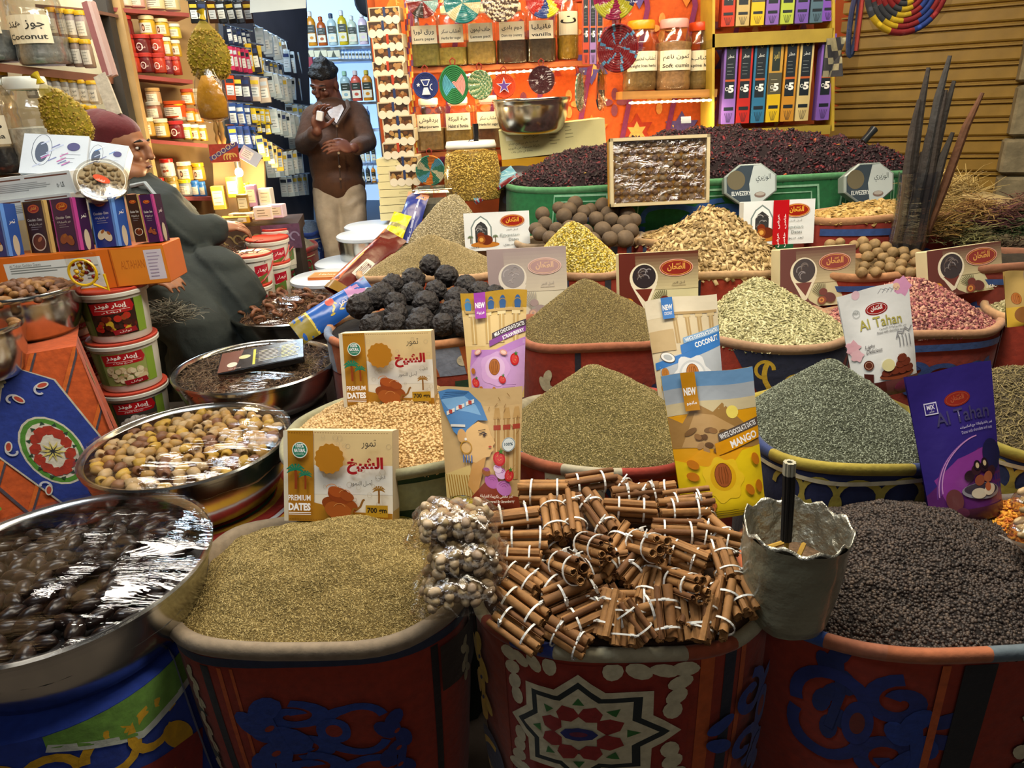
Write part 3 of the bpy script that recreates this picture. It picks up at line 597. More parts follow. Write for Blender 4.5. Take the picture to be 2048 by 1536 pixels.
def ribbon(a, x0, x1, y, h, c, big, small, cs, sl=.13):
    a.poly([(x0, y), (x1, y + sl), (x1, y + sl + h), (x0, y + h)], c)
    rot = math.degrees(math.atan2(sl * a.A, x1 - x0)); a.text(big, x1 - .02, y + sl * .93 + h * .15, h * .62, '#fff', al='R', w=(x1 - x0) * .62, bold=.03, rot=rot)
    a.poly([(x0 + .05, y + h + .012), (x1, y + h + sl * .98), (x1, y + h + sl + .06), (x0 + .05, y + h + .066)], cs); a.text(small, x1 - .02, y + h + sl * .95 + .012, .036, '#fff', al='R', w=(x1 - x0) * .85, bold=.02, rot=rot)
def strawberry(a, x, y, r, rot=0):
    a.ell(x, y, r, '#c0262c', ry=r * 1.2, rot=rot); a.ell(x, y + r * .05 / a.A, r * .7, '#cf4444', ry=r * .9, rot=rot)
    for k in range(7): a.ell(x + R.uniform(-.5, .5) * r, y + R.uniform(-.7, .6) * r / a.A, r * .06, '#f0c86a', n=6)
    a.star(x + r * .3, y + r * 1.15 / a.A, r * .6, r * .2, 5, '#3c7a2c')
def p_straw(A):
    a = Art(A); a.rect(0, 0, 1, 1, '#d9bc7c'); a.rect(0, .84, 1, 1, '#b8902c'); a.rect(0, .5, 1, .78, '#dfc48c')
    for x in (.1, .45, .63, .86): a.ell(x, .88, .05, '#355f94' if x > .3 else '#4a84b4', ry=.12, n=12); a.ring(x, .86, .07, .012, '#a8884c', ry=.1)
    temple(a, .05, .95, .52, .78, '#c4a468', '#e6d2a0')
    a.poly([(.05, 0), (.95, 0), (1, .12), (1, .56), (.5, .46), (.1, .46), (.05, .3)], '#c49ad0'); a.poly([(.05, .3), (.1, .47), (.5, .46), (1, .57), (1, .5), (.5, .38), (.2, .4)], '#b884c8')
    ribbon(a, .40, 1, .49, .055, '#8a4a9c', 'STRAWBERRY', 'MILK CHOCOLATE DATES', '#4a3c44')
    a.ell(.48, .28, .25, '#cfa4d8', n=26, wob=.08, k=5); a.ell(.48, .29, .17, '#dcb8e0', n=24); almond(a, .47, .30, .095)
    strawberry(a, .82, .36, .075, 15); strawberry(a, .6, .18, .055, 60); strawberry(a, .13, .16, .06, 20)
    for x, y, r in ((.2, .45, 30), (.63, .43, -20)): a.ell(x, y, .065, '#d89a8c', ry=.04, rot=r); a.ell(x, y, .045, '#e8c8bc', ry=.025, rot=r)
    for x, y in ((.1, .27), (.22, .1), (.45, .09), (.2, .06)): almond(a, x, y, .035, '#c07a34')
    a.lines(.6, .9, .07, .13, 4, '#7a4a84'); newtag(a, '#a446b0', .2, .17, 'فراولة', 1, .76); return a
def p_coco(A):
    a = Art(A); a.rect(0, 0, 1, 1, '#dcccaa'); a.rect(0, .82, 1, 1, '#e8dcc0'); temple(a, .3, .98, .56, .80, '#b99c6c', '#d4bc8c'); a.rect(0, .5, .34, .7, '#c8ae80')
    a.poly([(.05, 0), (1, 0), (1, .6), (.45, .46), (.08, .44)], '#b9c0c8'); a.poly([(.02, .40), (.5, .47), (1, .585), (1, .50), (.5, .40), (.02, .33)], '#3f7ec8')
    ribbon(a, .40, 1, .455, .085, '#3f7ec8', 'COCONUT', 'WHITE CHOCOLATE DATES', '#8cb2d8', .1)
    a.ell(.52, .24, .27, '#e6e8ea', n=40, wob=.12, k=6); a.ell(.52, .25, .20, '#cfd4d8', n=26); a.ell(.52, .25, .17, '#eef0f0', n=26); almond(a, .52, .27, .095, '#c07a3c')
    for x, y, r, q in ((.2, .44, .105, -25), (.28, .09, .12, -5), (.78, .14, .11, 30)): a.ell(x, y, r, '#5a4434', ry=r * .62, rot=q); a.ell(x, y, r * .93, '#f4f4f0', ry=r * .56, rot=q); a.ell(x, y, r * .6, '#b9bec0', ry=r * .34, rot=q)
    for x, y in ((.13, .3), (.1, .16)): almond(a, x, y, .05, '#c8843c')
    newtag(a, '#4a84cc', .22, .16, 'COCONUT', 1, .8); return a
def p_mango(A):
    a = Art(A); a.rect(0, 0, 1, 1, '#e0a018'); a.rect(0, .8, 1, 1, '#6c98c4'); a.rect(0, .8, 1, .9, '#a8b0b8'); a.rect(0, .72, 1, .8, '#cfc098')
    a.poly([(0, .5), (0, .72), (.15, .66), (.32, .79), (.5, .72), (.62, .78), (.85, .62), (1, .6), (1, .45)], '#a07a44'); a.poly([(.1, .5), (.3, .72), (.5, .7), (.8, .58), (.6, .46)], '#c09a64'); a.ell(.72, .71, .07, '#f4e06a', n=16)
    for k in range(12): a.ell(R.uniform(.2, .6), R.uniform(.46, .6), R.uniform(.03, .08), R.choice(['#7c5a34', '#946c40', '#6a4a2c', '#b08a5c']), ry=.03, rot=R.uniform(-40, 40), n=12)
    a.poly([(0, 0), (1, 0), (1, .46), (.75, .44), (.5, .40), (.3, .46), (.1, .40), (0, .42)], '#e8c81c'); a.poly([(.1, .40), (.3, .47), (.5, .42), (.8, .46), (.6, .34), (.3, .36)], '#e8a41c')
    ribbon(a, .46, 1, .42, .085, '#e09a14', 'MANGO', 'WHITE CHOCOLATE DATES', '#5c5048', .09)
    a.ell(.5, .26, .23, '#f0c828', n=40, wob=.1, k=7); a.ell(.5, .28, .15, '#e4b018', n=26); almond(a, .5, .29, .10, '#a85a2c')
    for x, y, r in ((.18, .12, .1), (.1, .14, .07)): a.ell(x, y, r, '#d88a14', n=18, wob=.1, k=5)
    for x, y in ((.25, .11), (.32, .10), (.3, .08)): almond(a, x, y, .045, '#c0703c', rot=70)
    for x, y, q in ((.8, .17, 40), (.93, .18, 10), (.16, .3, 70), (.18, .38, 60), (.92, .37, 20)): a.ell(x, y, .045, '#c87818', ry=.07, rot=q)
    a.lines(.22, .85, .02, .05, 3, '#8a7414'); newtag(a, '#c08414', .2, .16, 'مانجو', 1, .74); return a
def p_queen(A):     # a plain lady in profile with a blue head cloth
    a = Art(A); a.rect(0, 0, 1, 1, '#d4b27c'); a.rect(0, .86, 1, 1, '#cfae7a')
    for x in (.66, .78, .9): a.rect(x, .25, x + .07, .75, '#b48c54'); a.rect(x + .02, .25, x + .03, .75, '#e0c48c'); a.rect(x - .01, .66, x + .08, .7, '#a8402c'); a.poly([(x - .01, .75), (x + .08, .75), (x + .06, .84), (x + .01, .84)], '#c49c60')
    for k in range(16): x, y = R.uniform(.5, .96), R.uniform(.5, .97); a.stroke([(x, y), (x + R.uniform(-.05, .05), y + .03)], .006, '#8a6434')
    a.poly([(.0, .3), (.34, .38), (.42, .22), (.40, .06), (.0, .06)], '#dcc07c')
    for k in range(10): a.stroke([(.06 + k * .035, .08), (.02 + k * .034, .3)], .012, '#a87c30')
    a.poly([(.30, .22), (.42, .5), (.50, .46), (.55, .44), (.42, .12)], '#cf9a58')
    a.poly([(.22, .52), (.30, .66), (.46, .73), (.58, .70), (.62, .62), (.67, .56), (.64, .535), (.65, .50), (.62, .485), (.60, .45), (.52, .44), (.42, .40), (.3, .42)], '#e2b87c')
    a.poly([(.0, .96), (.12, .98), (.36, .97), (.50, .88), (.58, .74), (.46, .74), (.32, .66), (.25, .58), (.15, .64), (.05, .8)], '#4f84bc'); a.poly([(.02, .9), (.3, .93), (.44, .86), (.5, .78), (.36, .8), (.1, .82)], '#7cacd8')
    for k in range(4): a.stroke([(.02 + .02 * k, .90 + .018 * k), (.3 + .02 * k, .93 + .012 * k)], .008, '#3c6ca4')
    for x, y in ((.08, .77), (.2, .81), (.32, .85)): a.poly([(x, y), (x + .1, y + .03), (x + .1, y + .06), (x, y + .03)], '#e6e2da'); a.rect(x + .03, y + .015, x + .07, y + .045, '#b84438')
    a.rect(.12, .68, .30, .70, '#dcd8d0'); a.ell(.25, .61, .055, '#d4a468', ry=.08); a.ell(.3, .585, .016, '#f0ece0')
    a.ring(.30, .52, .07, .012, '#b88a30'); [a.rect(.255 + k * .035, .40, .27 + k * .035, .46, '#5c7cb8') for k in range(4)]
    a.stroke([(.47, .63), (.53, .645), (.57, .63)], .012, '#2a2430'); a.ell(.535, .625, .018, '#3a2c30'); a.stroke([(.46, .655), (.55, .67)], .008, '#4a3424'); a.ell(.605, .53, .02, '#b8503c', ry=.012)
    a.ell(.84, .54, .085, '#dfe6e4'); a.ring(.84, .54, .078, .006, '#4a6a74'); a.text('100%', .84, .53, .025, '#33505c', w=.11, bold=.02)
    a.poly([(.2, 0), (1, 0), (1, .1), (.8, .14), (.55, .26), (.3, .1)], '#8a3a24')
    for x, y, r, c in ((.62, .25, .10, '#b868b0'), (.78, .19, .11, '#c078bc'), (.55, .33, .06, '#9a5a2c'), (.74, .31, .08, '#dcb8e0'), (.7, .35, .06, '#e4c8e4')):
        a.ell(x, y, r, c, ry=r * .72, rot=-35)
        for k in range(3): a.arc(x, y, r * (.3 + .25 * k), 20, 140, .01, '#a45a9c', n=6)
    strawberry(a, .72, .43, .075, 30); strawberry(a, .85, .29, .06)
    a.ell(.20, .085, .19, '#2a2410', ry=.085, rot=6); a.ell(.20, .085, .182, '#e8dc1c', ry=.077, rot=6); a.text('Shanawany', .2, .095, .045, '#2a2410', w=.28, rot=4); a.text('GROUP', .2, .055, .032, '#2a2410', w=.19, rot=4, bold=.02)
    a.text('تمر مغطى بكريمة الفراولة', .68, .115, .032, '#f4e6d4', w=.44, rot=-4, bold=.02); a.text('Dates Covered By Strawberry', .68, .075, .028, '#f4e6d4', w=.48, rot=-4, bold=.02); return a
def p_white(A):
    a = Art(A); a.rect(0, 0, 1, 1, '#dcdedd'); a.ell(.9, .97, .12, '#d89ac0', n=14, wob=.2, k=5); a.ell(.82, .97, .05, '#e8c0a0'); a.ell(.25, .97, .06, '#e0bcc8', n=12)
    for k in range(5): a.stroke([(.55 + .06 * k, .93), (.6 + .06 * k, .97), (.66 + .05 * k, .95)], .005, '#8a8a90')
    logo(a, .5, .80, .155, '#8c1c1c', '#8c1c1c', '#ece4e0'); a.ring(.21, .80, .05, .006, '#9aa0a0'); a.text('MIX', .21, .795, .025, '#6a7070', w=.07)
    a.text('Al Tahan', .52, .635, .095, '#a8a050', w=.62, bold=.01); a.text('تمر بالشوكولاتة المميزة', .68, .60, .022, '#3a3a3a', w=.42); a.text('Dates with chocolate sesame', .66, .57, .022, '#4a4a4a', w=.46)
    a.text('Light', .28, .455, .04, '#4a4448', w=.13, shear=.3); a.text('Delicious', .33, .415, .04, '#4a4448', w=.22, shear=.3)
    for k in range(4): a.stroke([(.74 + .06 * k, .42), (.75 + .055 * k, .50), (.73 + .06 * k, .53)], .012, '#77777a')
    a.stroke([(.7, .50), (.74, .56), (.82, .545), (.86, .59), (.92, .56), (.97, .60)], .02, '#88888c'); a.ell(.07, .5, .09, '#dcaab4', n=14, wob=.25, k=5); a.ell(.1, .42, .08, '#e0b4bc', n=14, wob=.2, k=5)
    a.ell(.22, .31, .065, '#5c2c1c'); a.ring(.22, .31, .045, .006, '#c09880'); a.rect(.0, 0, 1, .14, '#5a3230'); a.poly([(.1, .0), (.14, .24), (.26, .22), (.24, .14), (.4, .14), (.4, 0)], '#4a2018')
    a.ell(.62, .18, .29, '#7a3c24', ry=.06); a.ell(.62, .195, .27, '#3c1a12', ry=.04)
    for x, y in ((.45, .215), (.58, .22), (.7, .215), (.82, .22), (.68, .27), (.78, .28), (.72, .32)): a.ell(x, y, .085, '#6a3020', ry=.05, rot=8); [a.arc(x + q * .03, y, .05, 50, 120, .005, '#9a6448', n=4) for q in (-1, 0, 1)]
    a.ell(.48, .28, .1, '#d4cc98', ry=.08); a.ell(.84, .06, .11, '#b8bc88', ry=.075); a.ell(.62, .07, .12, '#5c2434', ry=.07, rot=15); return a
def p_purple(A):
    a = Art(A); a.rect(0, 0, 1, 1, '#35297c'); a.poly([(0, .0), (1, 0), (1, .4), (.7, .46), (.3, .36), (0, .2)], '#5a2668'); a.poly([(.1, .30), (.4, .42), (.98, .48), (.98, .40), (.5, .26), (.2, .12)], '#8a3a94')
    for k in range(4): a.arc(.72, .16 + .012 * k, .62 - .02 * k, 178, 92, .012, '#c890cc' if k % 2 else '#6a3a8c', n=16)
    logo(a, .55, .795, .155, '#8a2a20', '#8a2a20', '#a85438'); a.rect(.15, .73, .3, .81, '#d8d4ec'); a.rect(.16, .738, .29, .802, '#35297c'); a.text('MIX', .225, .765, .03, '#e6e2f4', w=.09, bold=.03); a.text('ميكس', .225, .742, .02, '#e6e2f4', w=.06)
    a.text('Al Tahan', .58, .645, .09, '#46406a', w=.66, bold=.01); a.text('تمر بالشوكولاتة مع المكسرات', .72, .595, .024, '#cfc8e4', w=.44, bold=.01); a.text('Dates with chocolate and nuts', .72, .568, .02, '#b8b0d4', w=.42)
    a.ell(.87, .4, .14, '#23224a', ry=.17); a.rect(0, 0, 1, .09, '#4a2438'); a.ell(.64, .19, .27, '#8c8a94', ry=.085, rot=-6); a.ell(.64, .2, .24, '#3a3444', ry=.065, rot=-6)
    for x, y, c in ((.5, .30, '#2c1a24'), (.6, .33, '#3a2028'), (.72, .34, '#2c1a24'), (.82, .3, '#3a2028'), (.62, .26, '#8a4a34'), (.75, .27, '#9a5a3c')): a.ell(x, y, .07, c, ry=.055, rot=15)
    for x, y in ((.62, .355), (.73, .36)): a.ell(x, y, .05, '#241820', ry=.055); a.ell(x, y, .025, '#c8b48c', ry=.03)
    a.ell(.58, .18, .10, '#cfc4ac', ry=.055, rot=-5); a.ell(.74, .19, .09, '#dcd0b8', ry=.055, rot=10); a.ell(.72, .21, .045, '#b0603c', ry=.045); a.rect(.2, .02, .3, .2, '#4a2018'); a.ell(.27, .16, .1, '#6a3a3c', ry=.12); a.ell(.33, .07, .08, '#5c2c44', ry=.06); return a
pouch('date_pouch', 'lilac strawberry chocolate date pouch in front of the black balls', 994, 796, .845, 132, 212, p_straw, yaw=2, lean=16, roll=1.5, nw=.82)
pouch('date_pouch', 'white and blue coconut chocolate date pouch', 1383, 800, .845, 146, 206, p_coco, '#d4c8ac', yaw=3, lean=17, roll=-4, nw=.9)
pouch('date_pouch', 'yellow mango chocolate date pouch', 1449, 1030, .72, 186, 290, p_mango, '#d4b41c', yaw=3, lean=20, roll=-4, nw=.9)
pouch('date_pouch', 'pouch printed with a lady in a blue head cloth', 968, 1020, .73, 168, 246, p_queen, '#c4a470', yaw=0, lean=20, roll=1, nw=.86)
pouch('date_pouch', 'white flowered date pouch standing in front of the pink petals', 1774, 787, .845, 150, 212, p_white, '#d2d4d2', yaw=5, lean=16, roll=-7, nw=.88)
pouch('date_pouch', 'dark purple date pouch leaning above the peppercorns', 1934, 1038, .72, 186, 304, p_purple, '#32276f', yaw=6, lean=20, roll=-4, nw=.84)
def p_dark(A):
    a = Art(A); a.rect(0, 0, 1, 1, '#2e2420')
    for k in range(26): a.arc(R.random(), R.uniform(.45, .75), R.uniform(.04, .1), R.uniform(0, 90), R.uniform(110, 200), .012, '#5c4838', n=5)
    a.ell(.55, .70, .2, '#c0261c', ry=.10); a.text('Lamar', .55, .68, .06, '#f0e0d4', w=.3, shear=.2)
    for x, y in ((.05, .5), (.95, .6)): [a.stroke([(x, y), (x + .18 * math.cos(t), y + .1 * math.sin(t))], .03, '#7a9a3c', taper=True) for t in (.3, 1, 1.8, 2.6, 3.4)]
    for x, y in ((.35, .18), (.6, .2), (.5, .36), (.75, .3), (.25, .3), (.8, .12)): a.ell(x, y, .17, '#34323c', ry=.12, rot=20); a.arc(x, y, .1, 30, 130, .02, '#77747c', n=6)
    return a
pouch('dried_fruit_bag', 'dark brown bag of prunes leaning on the green bin', 1036, 428, 1.10, 78, 92, p_dark, '#2e2420', lean=14, roll=5, fat=.03, group=None)
# ================================================================ printed ornament on the sacks
def sackart(s, fn, span=.5, vb=0.0, cuts=28, u0=0.0):
    pts = [s.wall(u0 + (k / 40 - .5) * span, .8, 0) for k in range(41)]; ln = sum((pts[k + 1] - pts[k]).length for k in range(40))
    a = Art(s.H * (1 - vb) / ln); fn(a); wf = facet(s.wall, 56, 14); a.build('cloth_ornament', s.side, lambda x, y, e: wf(u0 + (x - .5) * span, min(1, max(0, vb + y * (1 - vb))), .001 + e), CLOTH, eps=.0004, cuts=cuts, smooth='all')
def scroll(a, x, y, r, c, c2=None, flip=1, w=.22):
    for q in (0, 1):
        f = 1 if q == 0 else -1
        a.arc(x + flip * r * .55, y + f * r * .62 / a.A, r * .5, 90 if f > 0 else -90, (90 + 420 * flip) if f > 0 else (-90 - 420 * flip), r * w, c, n=22, r1=r * .12)
        a.arc(x - flip * r * .5, y + f * r * .3 / a.A, r * .62, 200 * f, 20 * f, r * w, c, n=12); a.ell(x + flip * r * 1.25, y + f * r * .25 / a.A, r * .3, c, ry=r * .16, rot=f * 30)
    a.ell(x, y, r * .25, c, ry=r * .5)
    if c2: a.ell(x, y, r * .12, c2, ry=r * .25)
def leafy(a, x, y, r, c, n=7, cut=None):
    for k in range(n):
        t = k / (n - 1) - .5; a.ell(x + math.sin(k * 2.1) * r * .25, y + t * r * 2 / a.A, r * .34, c, ry=r * .2, rot=40 * math.sin(k * 1.7) + 90, n=12)
    a.stroke([(x, y - r / a.A), (x + r * .15, y), (x, y + r / a.A)], r * .2, c)
    if cut:
        for k in range(3): a.ell(x + r * .05, y + (k - 1) * r * .6 / a.A, r * .1, cut, ry=r * .05, rot=50, n=8)
def medal(a, x, y, r):
    a.rect(x - r * 1.22, y - r * 1.25 / a.A, x + r * 1.22, y + r * 1.25 / a.A, '#8a2412')
    for sx in (-1, 1):
        for sy in (-1, 1):
            for k in range(4): a.ell(x + sx * r * (1.12 - .04 * k), y + sy * r * (1.15 - .25 * k) / a.A, r * .17, CREAM, ry=r * .12, rot=30 * k, n=12); a.ell(x + sx * r * (1.15 - .25 * k), y + sy * r * (1.12 + .02 * k) / a.A, r * .17, CREAM, ry=r * .11, rot=-30 * k, n=12)
    a.star(x, y, r * 1.12, r * .86, 8, CREAM); a.star(x, y, r * .98, r * .74, 8, '#15201f'); a.star(x, y, r * .86, r * .65, 8, CREAM)
    for k in range(8):
        t = math.radians(22.5 + 45 * k); a.star(x + r * .40 * math.cos(t), y + r * .40 * math.sin(t) / a.A, r * .17, r * .15, 3, '#8c1f18', rot=math.degrees(t))
        t = math.radians(45 * k); a.star(x + r * .60 * math.cos(t), y + r * .60 * math.sin(t) / a.A, r * .09, r * .045, 3, GRN, rot=math.degrees(t))
    a.ell(x, y, r * .25, '#1c2468', ry=r * .13, n=8); a.ell(x, y, r * .12, '#6a1c3a', ry=r * .05)
def f_cin(a):
    a.rect(.0, 0, .22, 1, '#8a3214'); a.rect(.60, 0, .63, 1, ORNG); a.rect(.655, 0, .685, 1, '#1a2030'); a.rect(.70, 0, .715, 1, ORNG); a.rect(.23, 0, .25, 1, '#16191f')
    medal(a, .405, .765, .145); leafy(a, .12, .8, .1, YEL, cut=NAVY); a.ell(.13, .5, .07, NAVY, ry=.09); a.arc(.14, .5, .05, 60, 300, .02, YEL); scroll(a, .80, .72, .12, BLUE, '#7a1c14', -1); leafy(a, .80, .45, .1, BLUE)
    a.rect(0, .28, 1, .30, '#17160f'); a.rect(0, .24, 1, .27, ORNG); leafy(a, .18, .16, .1, '#3a8a2c'); scroll(a, .5, .1, .12, GRN, YEL)
def f_cum(a):
    a.rect(0, .965, 1, .995, '#232c44'); a.rect(.31, 0, .335, .96, '#1a1c22'); a.rect(.36, 0, .37, .96, ORNG); a.rect(.39, 0, .397, .96, ORNG); a.rect(.74, 0, .765, .96, '#1a1214')
    for y in (.85, .68, .5): leafy(a, .255, y, .055, CREAM); a.poly([(.23, y - .06), (.28, y - .09), (.23, y - .12)], '#233a30')
    scroll(a, .52, .74, .075, BLUE, '#8a2412', -1, .26); leafy(a, .44, .66, .13, BLUE, cut=RED); scroll(a, .53, .54, .08, BLUE, '#8a2412', -1, .26); leafy(a, .62, .66, .09, '#182a72', cut=RED); scroll(a, .55, .38, .06, BLUE, None, -1, .26)
    a.rect(.76, .8, 1, .96, '#2a1c14'); leafy(a, .86, .85, .05, '#9a9478'); a.rect(0, .0, .22, .96, '#2c3a6a')
def f_pep(a):
    leafy(a, .28, .86, .09, '#16265e'); scroll(a, .33, .78, .11, '#1c2a6e', '#6a2414', 1, .25); leafy(a, .42, .68, .10, BLUE); a.rect(.47, 0, .51, 1, '#14151a'); a.rect(.44, 0, .452, 1, ORNG)
    for k in range(4): a.stroke([(.58 + .02 * k, 1), (.64, .84), (.60 - .01 * k, .80)], .02, CREAM if k % 2 else '#1a2c2c')
    leafy(a, .60, .62, .07, CREAM); a.arc(.26, .72, .34, 200, 350, .03, '#17120e', n=20); a.rect(.70, .3, 1, 1, '#1c1a34'); leafy(a, .27, .30, .09, '#2c7a24'); leafy(a, .22, .38, .08, '#3f8a2c')
def f_ore(a):
    a.rect(.3, .75, .47, 1, CREAM)
    for k in range(6): a.ell(.32 + .05 * (k % 3) + .02 * (k // 3), .96 - .07 * (k // 3), .026, '#8c1f18', n=6)
    a.stroke([(.46, 1), (.49, .92), (.46, .84)], .014, '#1a2440'); a.rect(.53, 0, .55, 1, ORNG); scroll(a, .66, .88, .08, BLUE, '#8a2412'); leafy(a, .74, .84, .08, BLUE)
def f_arab(c, c2):
    def f(a):
        for k in range(3):
            x = .28 + .22 * k
            for q in (-1, 1): a.arc(x + q * .055, .93, .055, 90 - q * 90, 90 + q * 200, .017, c, n=14); a.arc(x + q * .06, .85, .07, 90 + q * 20, 90 + q * 190, .014, c, n=14)
            a.ell(x, .87, .022, c, ry=.05); a.ell(x + .11, .90, .02, c, ry=.045)
        a.stroke([(.05, .975), (.95, .975)], .014, c2)
    return f
def f_soy(a):
    a.rect(.1, .9, .95, .985, '#8c906a')
    for k in range(4): x = .3 + .16 * k; a.star(x, .84, .03, .018, 4, '#7a1c1c'); a.star(x + .08, .76, .03, .018, 4, '#7a1c1c'); a.arc(x + .06, .83, .05, 0, 250, .014, '#8c8a3a'); a.ell(x + .05, .74, .022, '#8c8a3a', ry=.05, rot=-30); a.ell(x + .05, .74, .012, DGRN, ry=.035, rot=-30); a.stroke([(x - .05, .80), (x + .12, .84)], .01, '#8c8a3a')
def f_blk(a):
    a.rect(.0, .9, 1, 1, '#7c8494')
    for k in range(5): a.ell(.22 + .13 * k, .95, .02, ['#b0542c', '#cfc4a4'][k % 2]); a.poly([(.2 + .14 * k, .9), (.26 + .14 * k, .9), (.24 + .14 * k, 1), (.18 + .14 * k, 1)], '#a4521e')
    a.rect(.58, 0, .8, .88, DGRN)
    for k in range(2): x = .62 + .09 * k; a.arc(x, .80, .05, 60, 330, .012, '#8a8a3c'); a.stroke([(x - .03, .7), (x + .06, .86)], .01, '#8a8a3c')
def f_her(a):
    a.rect(.42, 0, .44, 1, '#1c1c2a'); leafy(a, .30, .83, .10, CREAM); a.star(.27, .70, .09, .06, 8, CREAM); a.star(.27, .70, .07, .05, 8, '#201c20'); a.star(.27, .70, .055, .04, 8, CREAM); scroll(a, .60, .80, .08, '#1c2458', '#8a2412'); leafy(a, .72, .8, .09, '#1c2458')
def f_pal(a):
    a.poly([(.25, 1), (.75, 1), (.5, .74)], '#1a1f38'); a.arc(.5, .93, .1, 150, 390, .02, YEL); [a.arc(.5 + q * .1, .94, .035, 0, 270, .014, YEL) for q in (-1, 1)]; a.ell(.5, .88, .035, YEL, ry=.06); a.ell(.5, .88, .022, '#9a2418', ry=.045); a.stroke([(.76, 1), (.62, .6)], .02, '#1c1c2a'); a.stroke([(.83, 1), (.7, .6)], .012, ORNG)
def f_pin(a):
    for k in range(3): scroll(a, .30 + .19 * k, .86, .07, '#24407e', None, 1 - 2 * (k % 2), .3)
    a.stroke([(.2, .97), (.8, .97)], .03, '#2c4a84'); a.rect(.82, .4, .86, 1, '#161a2c')
def f_strp(a):
    for k in range(8): a.rect(.12 + .1 * k, 0, .16 + .1 * k, 1, ['#33415c', '#c08a5c', '#26262c'][k % 3])
def f_hib(a):
    for x0, x1 in ((.08, .34), (.37, .63), (.66, .92)):
        a.stroke([(x0, .74), (x0 + .02, .985), (x1 - .02, .985), (x1, .74)], .007, '#8cc09c'); a.stroke([(x0 + .02, .74), (x0 + .035, .965), (x1 - .035, .965), (x1 - .02, .74)], .004, '#8cc09c'); scroll(a, (x0 + x1) / 2 - .03, .88, .05, '#2c5aa0', None, 1, .25); scroll(a, (x0 + x1) / 2 + .04, .86, .045, '#2c5aa0', None, -1, .25)
for s_, f_, sp in ((cin, f_cin, .5), (cum, f_cum, .5), (pep, f_pep, .5), (ore, f_ore, .5), (mnt, f_arab('#a8983c', '#c4bc9c'), .5), (sed, f_arab('#a8983c', '#c4bc9c'), .5), (soy, f_soy, .5), (blk, f_blk, .5), (her, f_her, .5), (pal, f_pal, .5), (pin, f_pin, .5), (fen, f_strp, .5), (nut, f_strp, .5), (brk, f_her, .5), (lim, f_pin, .5), (cha, f_strp, .5), (chp, f_pin, .5), (bk2, f_strp, .5), (pfe, f_blk, .5)):
    sackart(s_, f_, sp, cuts=28)
sackart(hib, f_hib, .25, cuts=14)
# ================================================================ cinnamon bundles
CINN = mat('cinnamon_bark', None, .75, nz=(70, .22), bump=(90, .0012)); TIE = mat('white_nylon', '#dcdcd6', .35)
def stick(r, ln, turns, seed):
    rr = random.Random(seed); mb = MB(); n = 16; col = rr.choice(['#8c6236', '#9c7040', '#7c542c', '#a67e4c', '#6c4624']); sec = []
    for k in range(n + 1):
        t = k / n * turns * 2 * math.pi; q = r * (1 - .42 * k / n); sec.append((q * math.cos(t), q * math.sin(t)))
    for k in range(n, -1, -1):
        t = k / n * turns * 2 * math.pi; q = r * (1 - .42 * k / n) - .0011; sec.append((q * math.cos(t), q * math.sin(t)))
    m_ = len(sec); segs = 4; vs = []
    for i in range(segs + 1):
        x = (i / segs - .5) * ln; w_ = 1 + rr.uniform(-.07, .07)
        vs += [(x + rr.uniform(-.0015, .0015) * (i in (0, segs)), y * w_, z * w_) for y, z in sec]
    fs = [(i * m_ + j, i * m_ + (j + 1) % m_, (i + 1) * m_ + (j + 1) % m_, (i + 1) * m_ + j) for i in range(segs) for j in range(m_)]
    h = n + 1
    for b in (0, segs * m_): fs += [(b + k, b + k + 1, b + m_ - 2 - k, b + m_ - 1 - k) for k in range(n)]
    mb.add(vs, fs, col); return mb.mesh('cinnamon_stick', CINN, True)
STK = [[stick(r, .088, t, int(r * 1e5) + k) for k, t in enumerate((1.3, 1.7, 2.2))] for r in (.0058, .0078, .0105)]
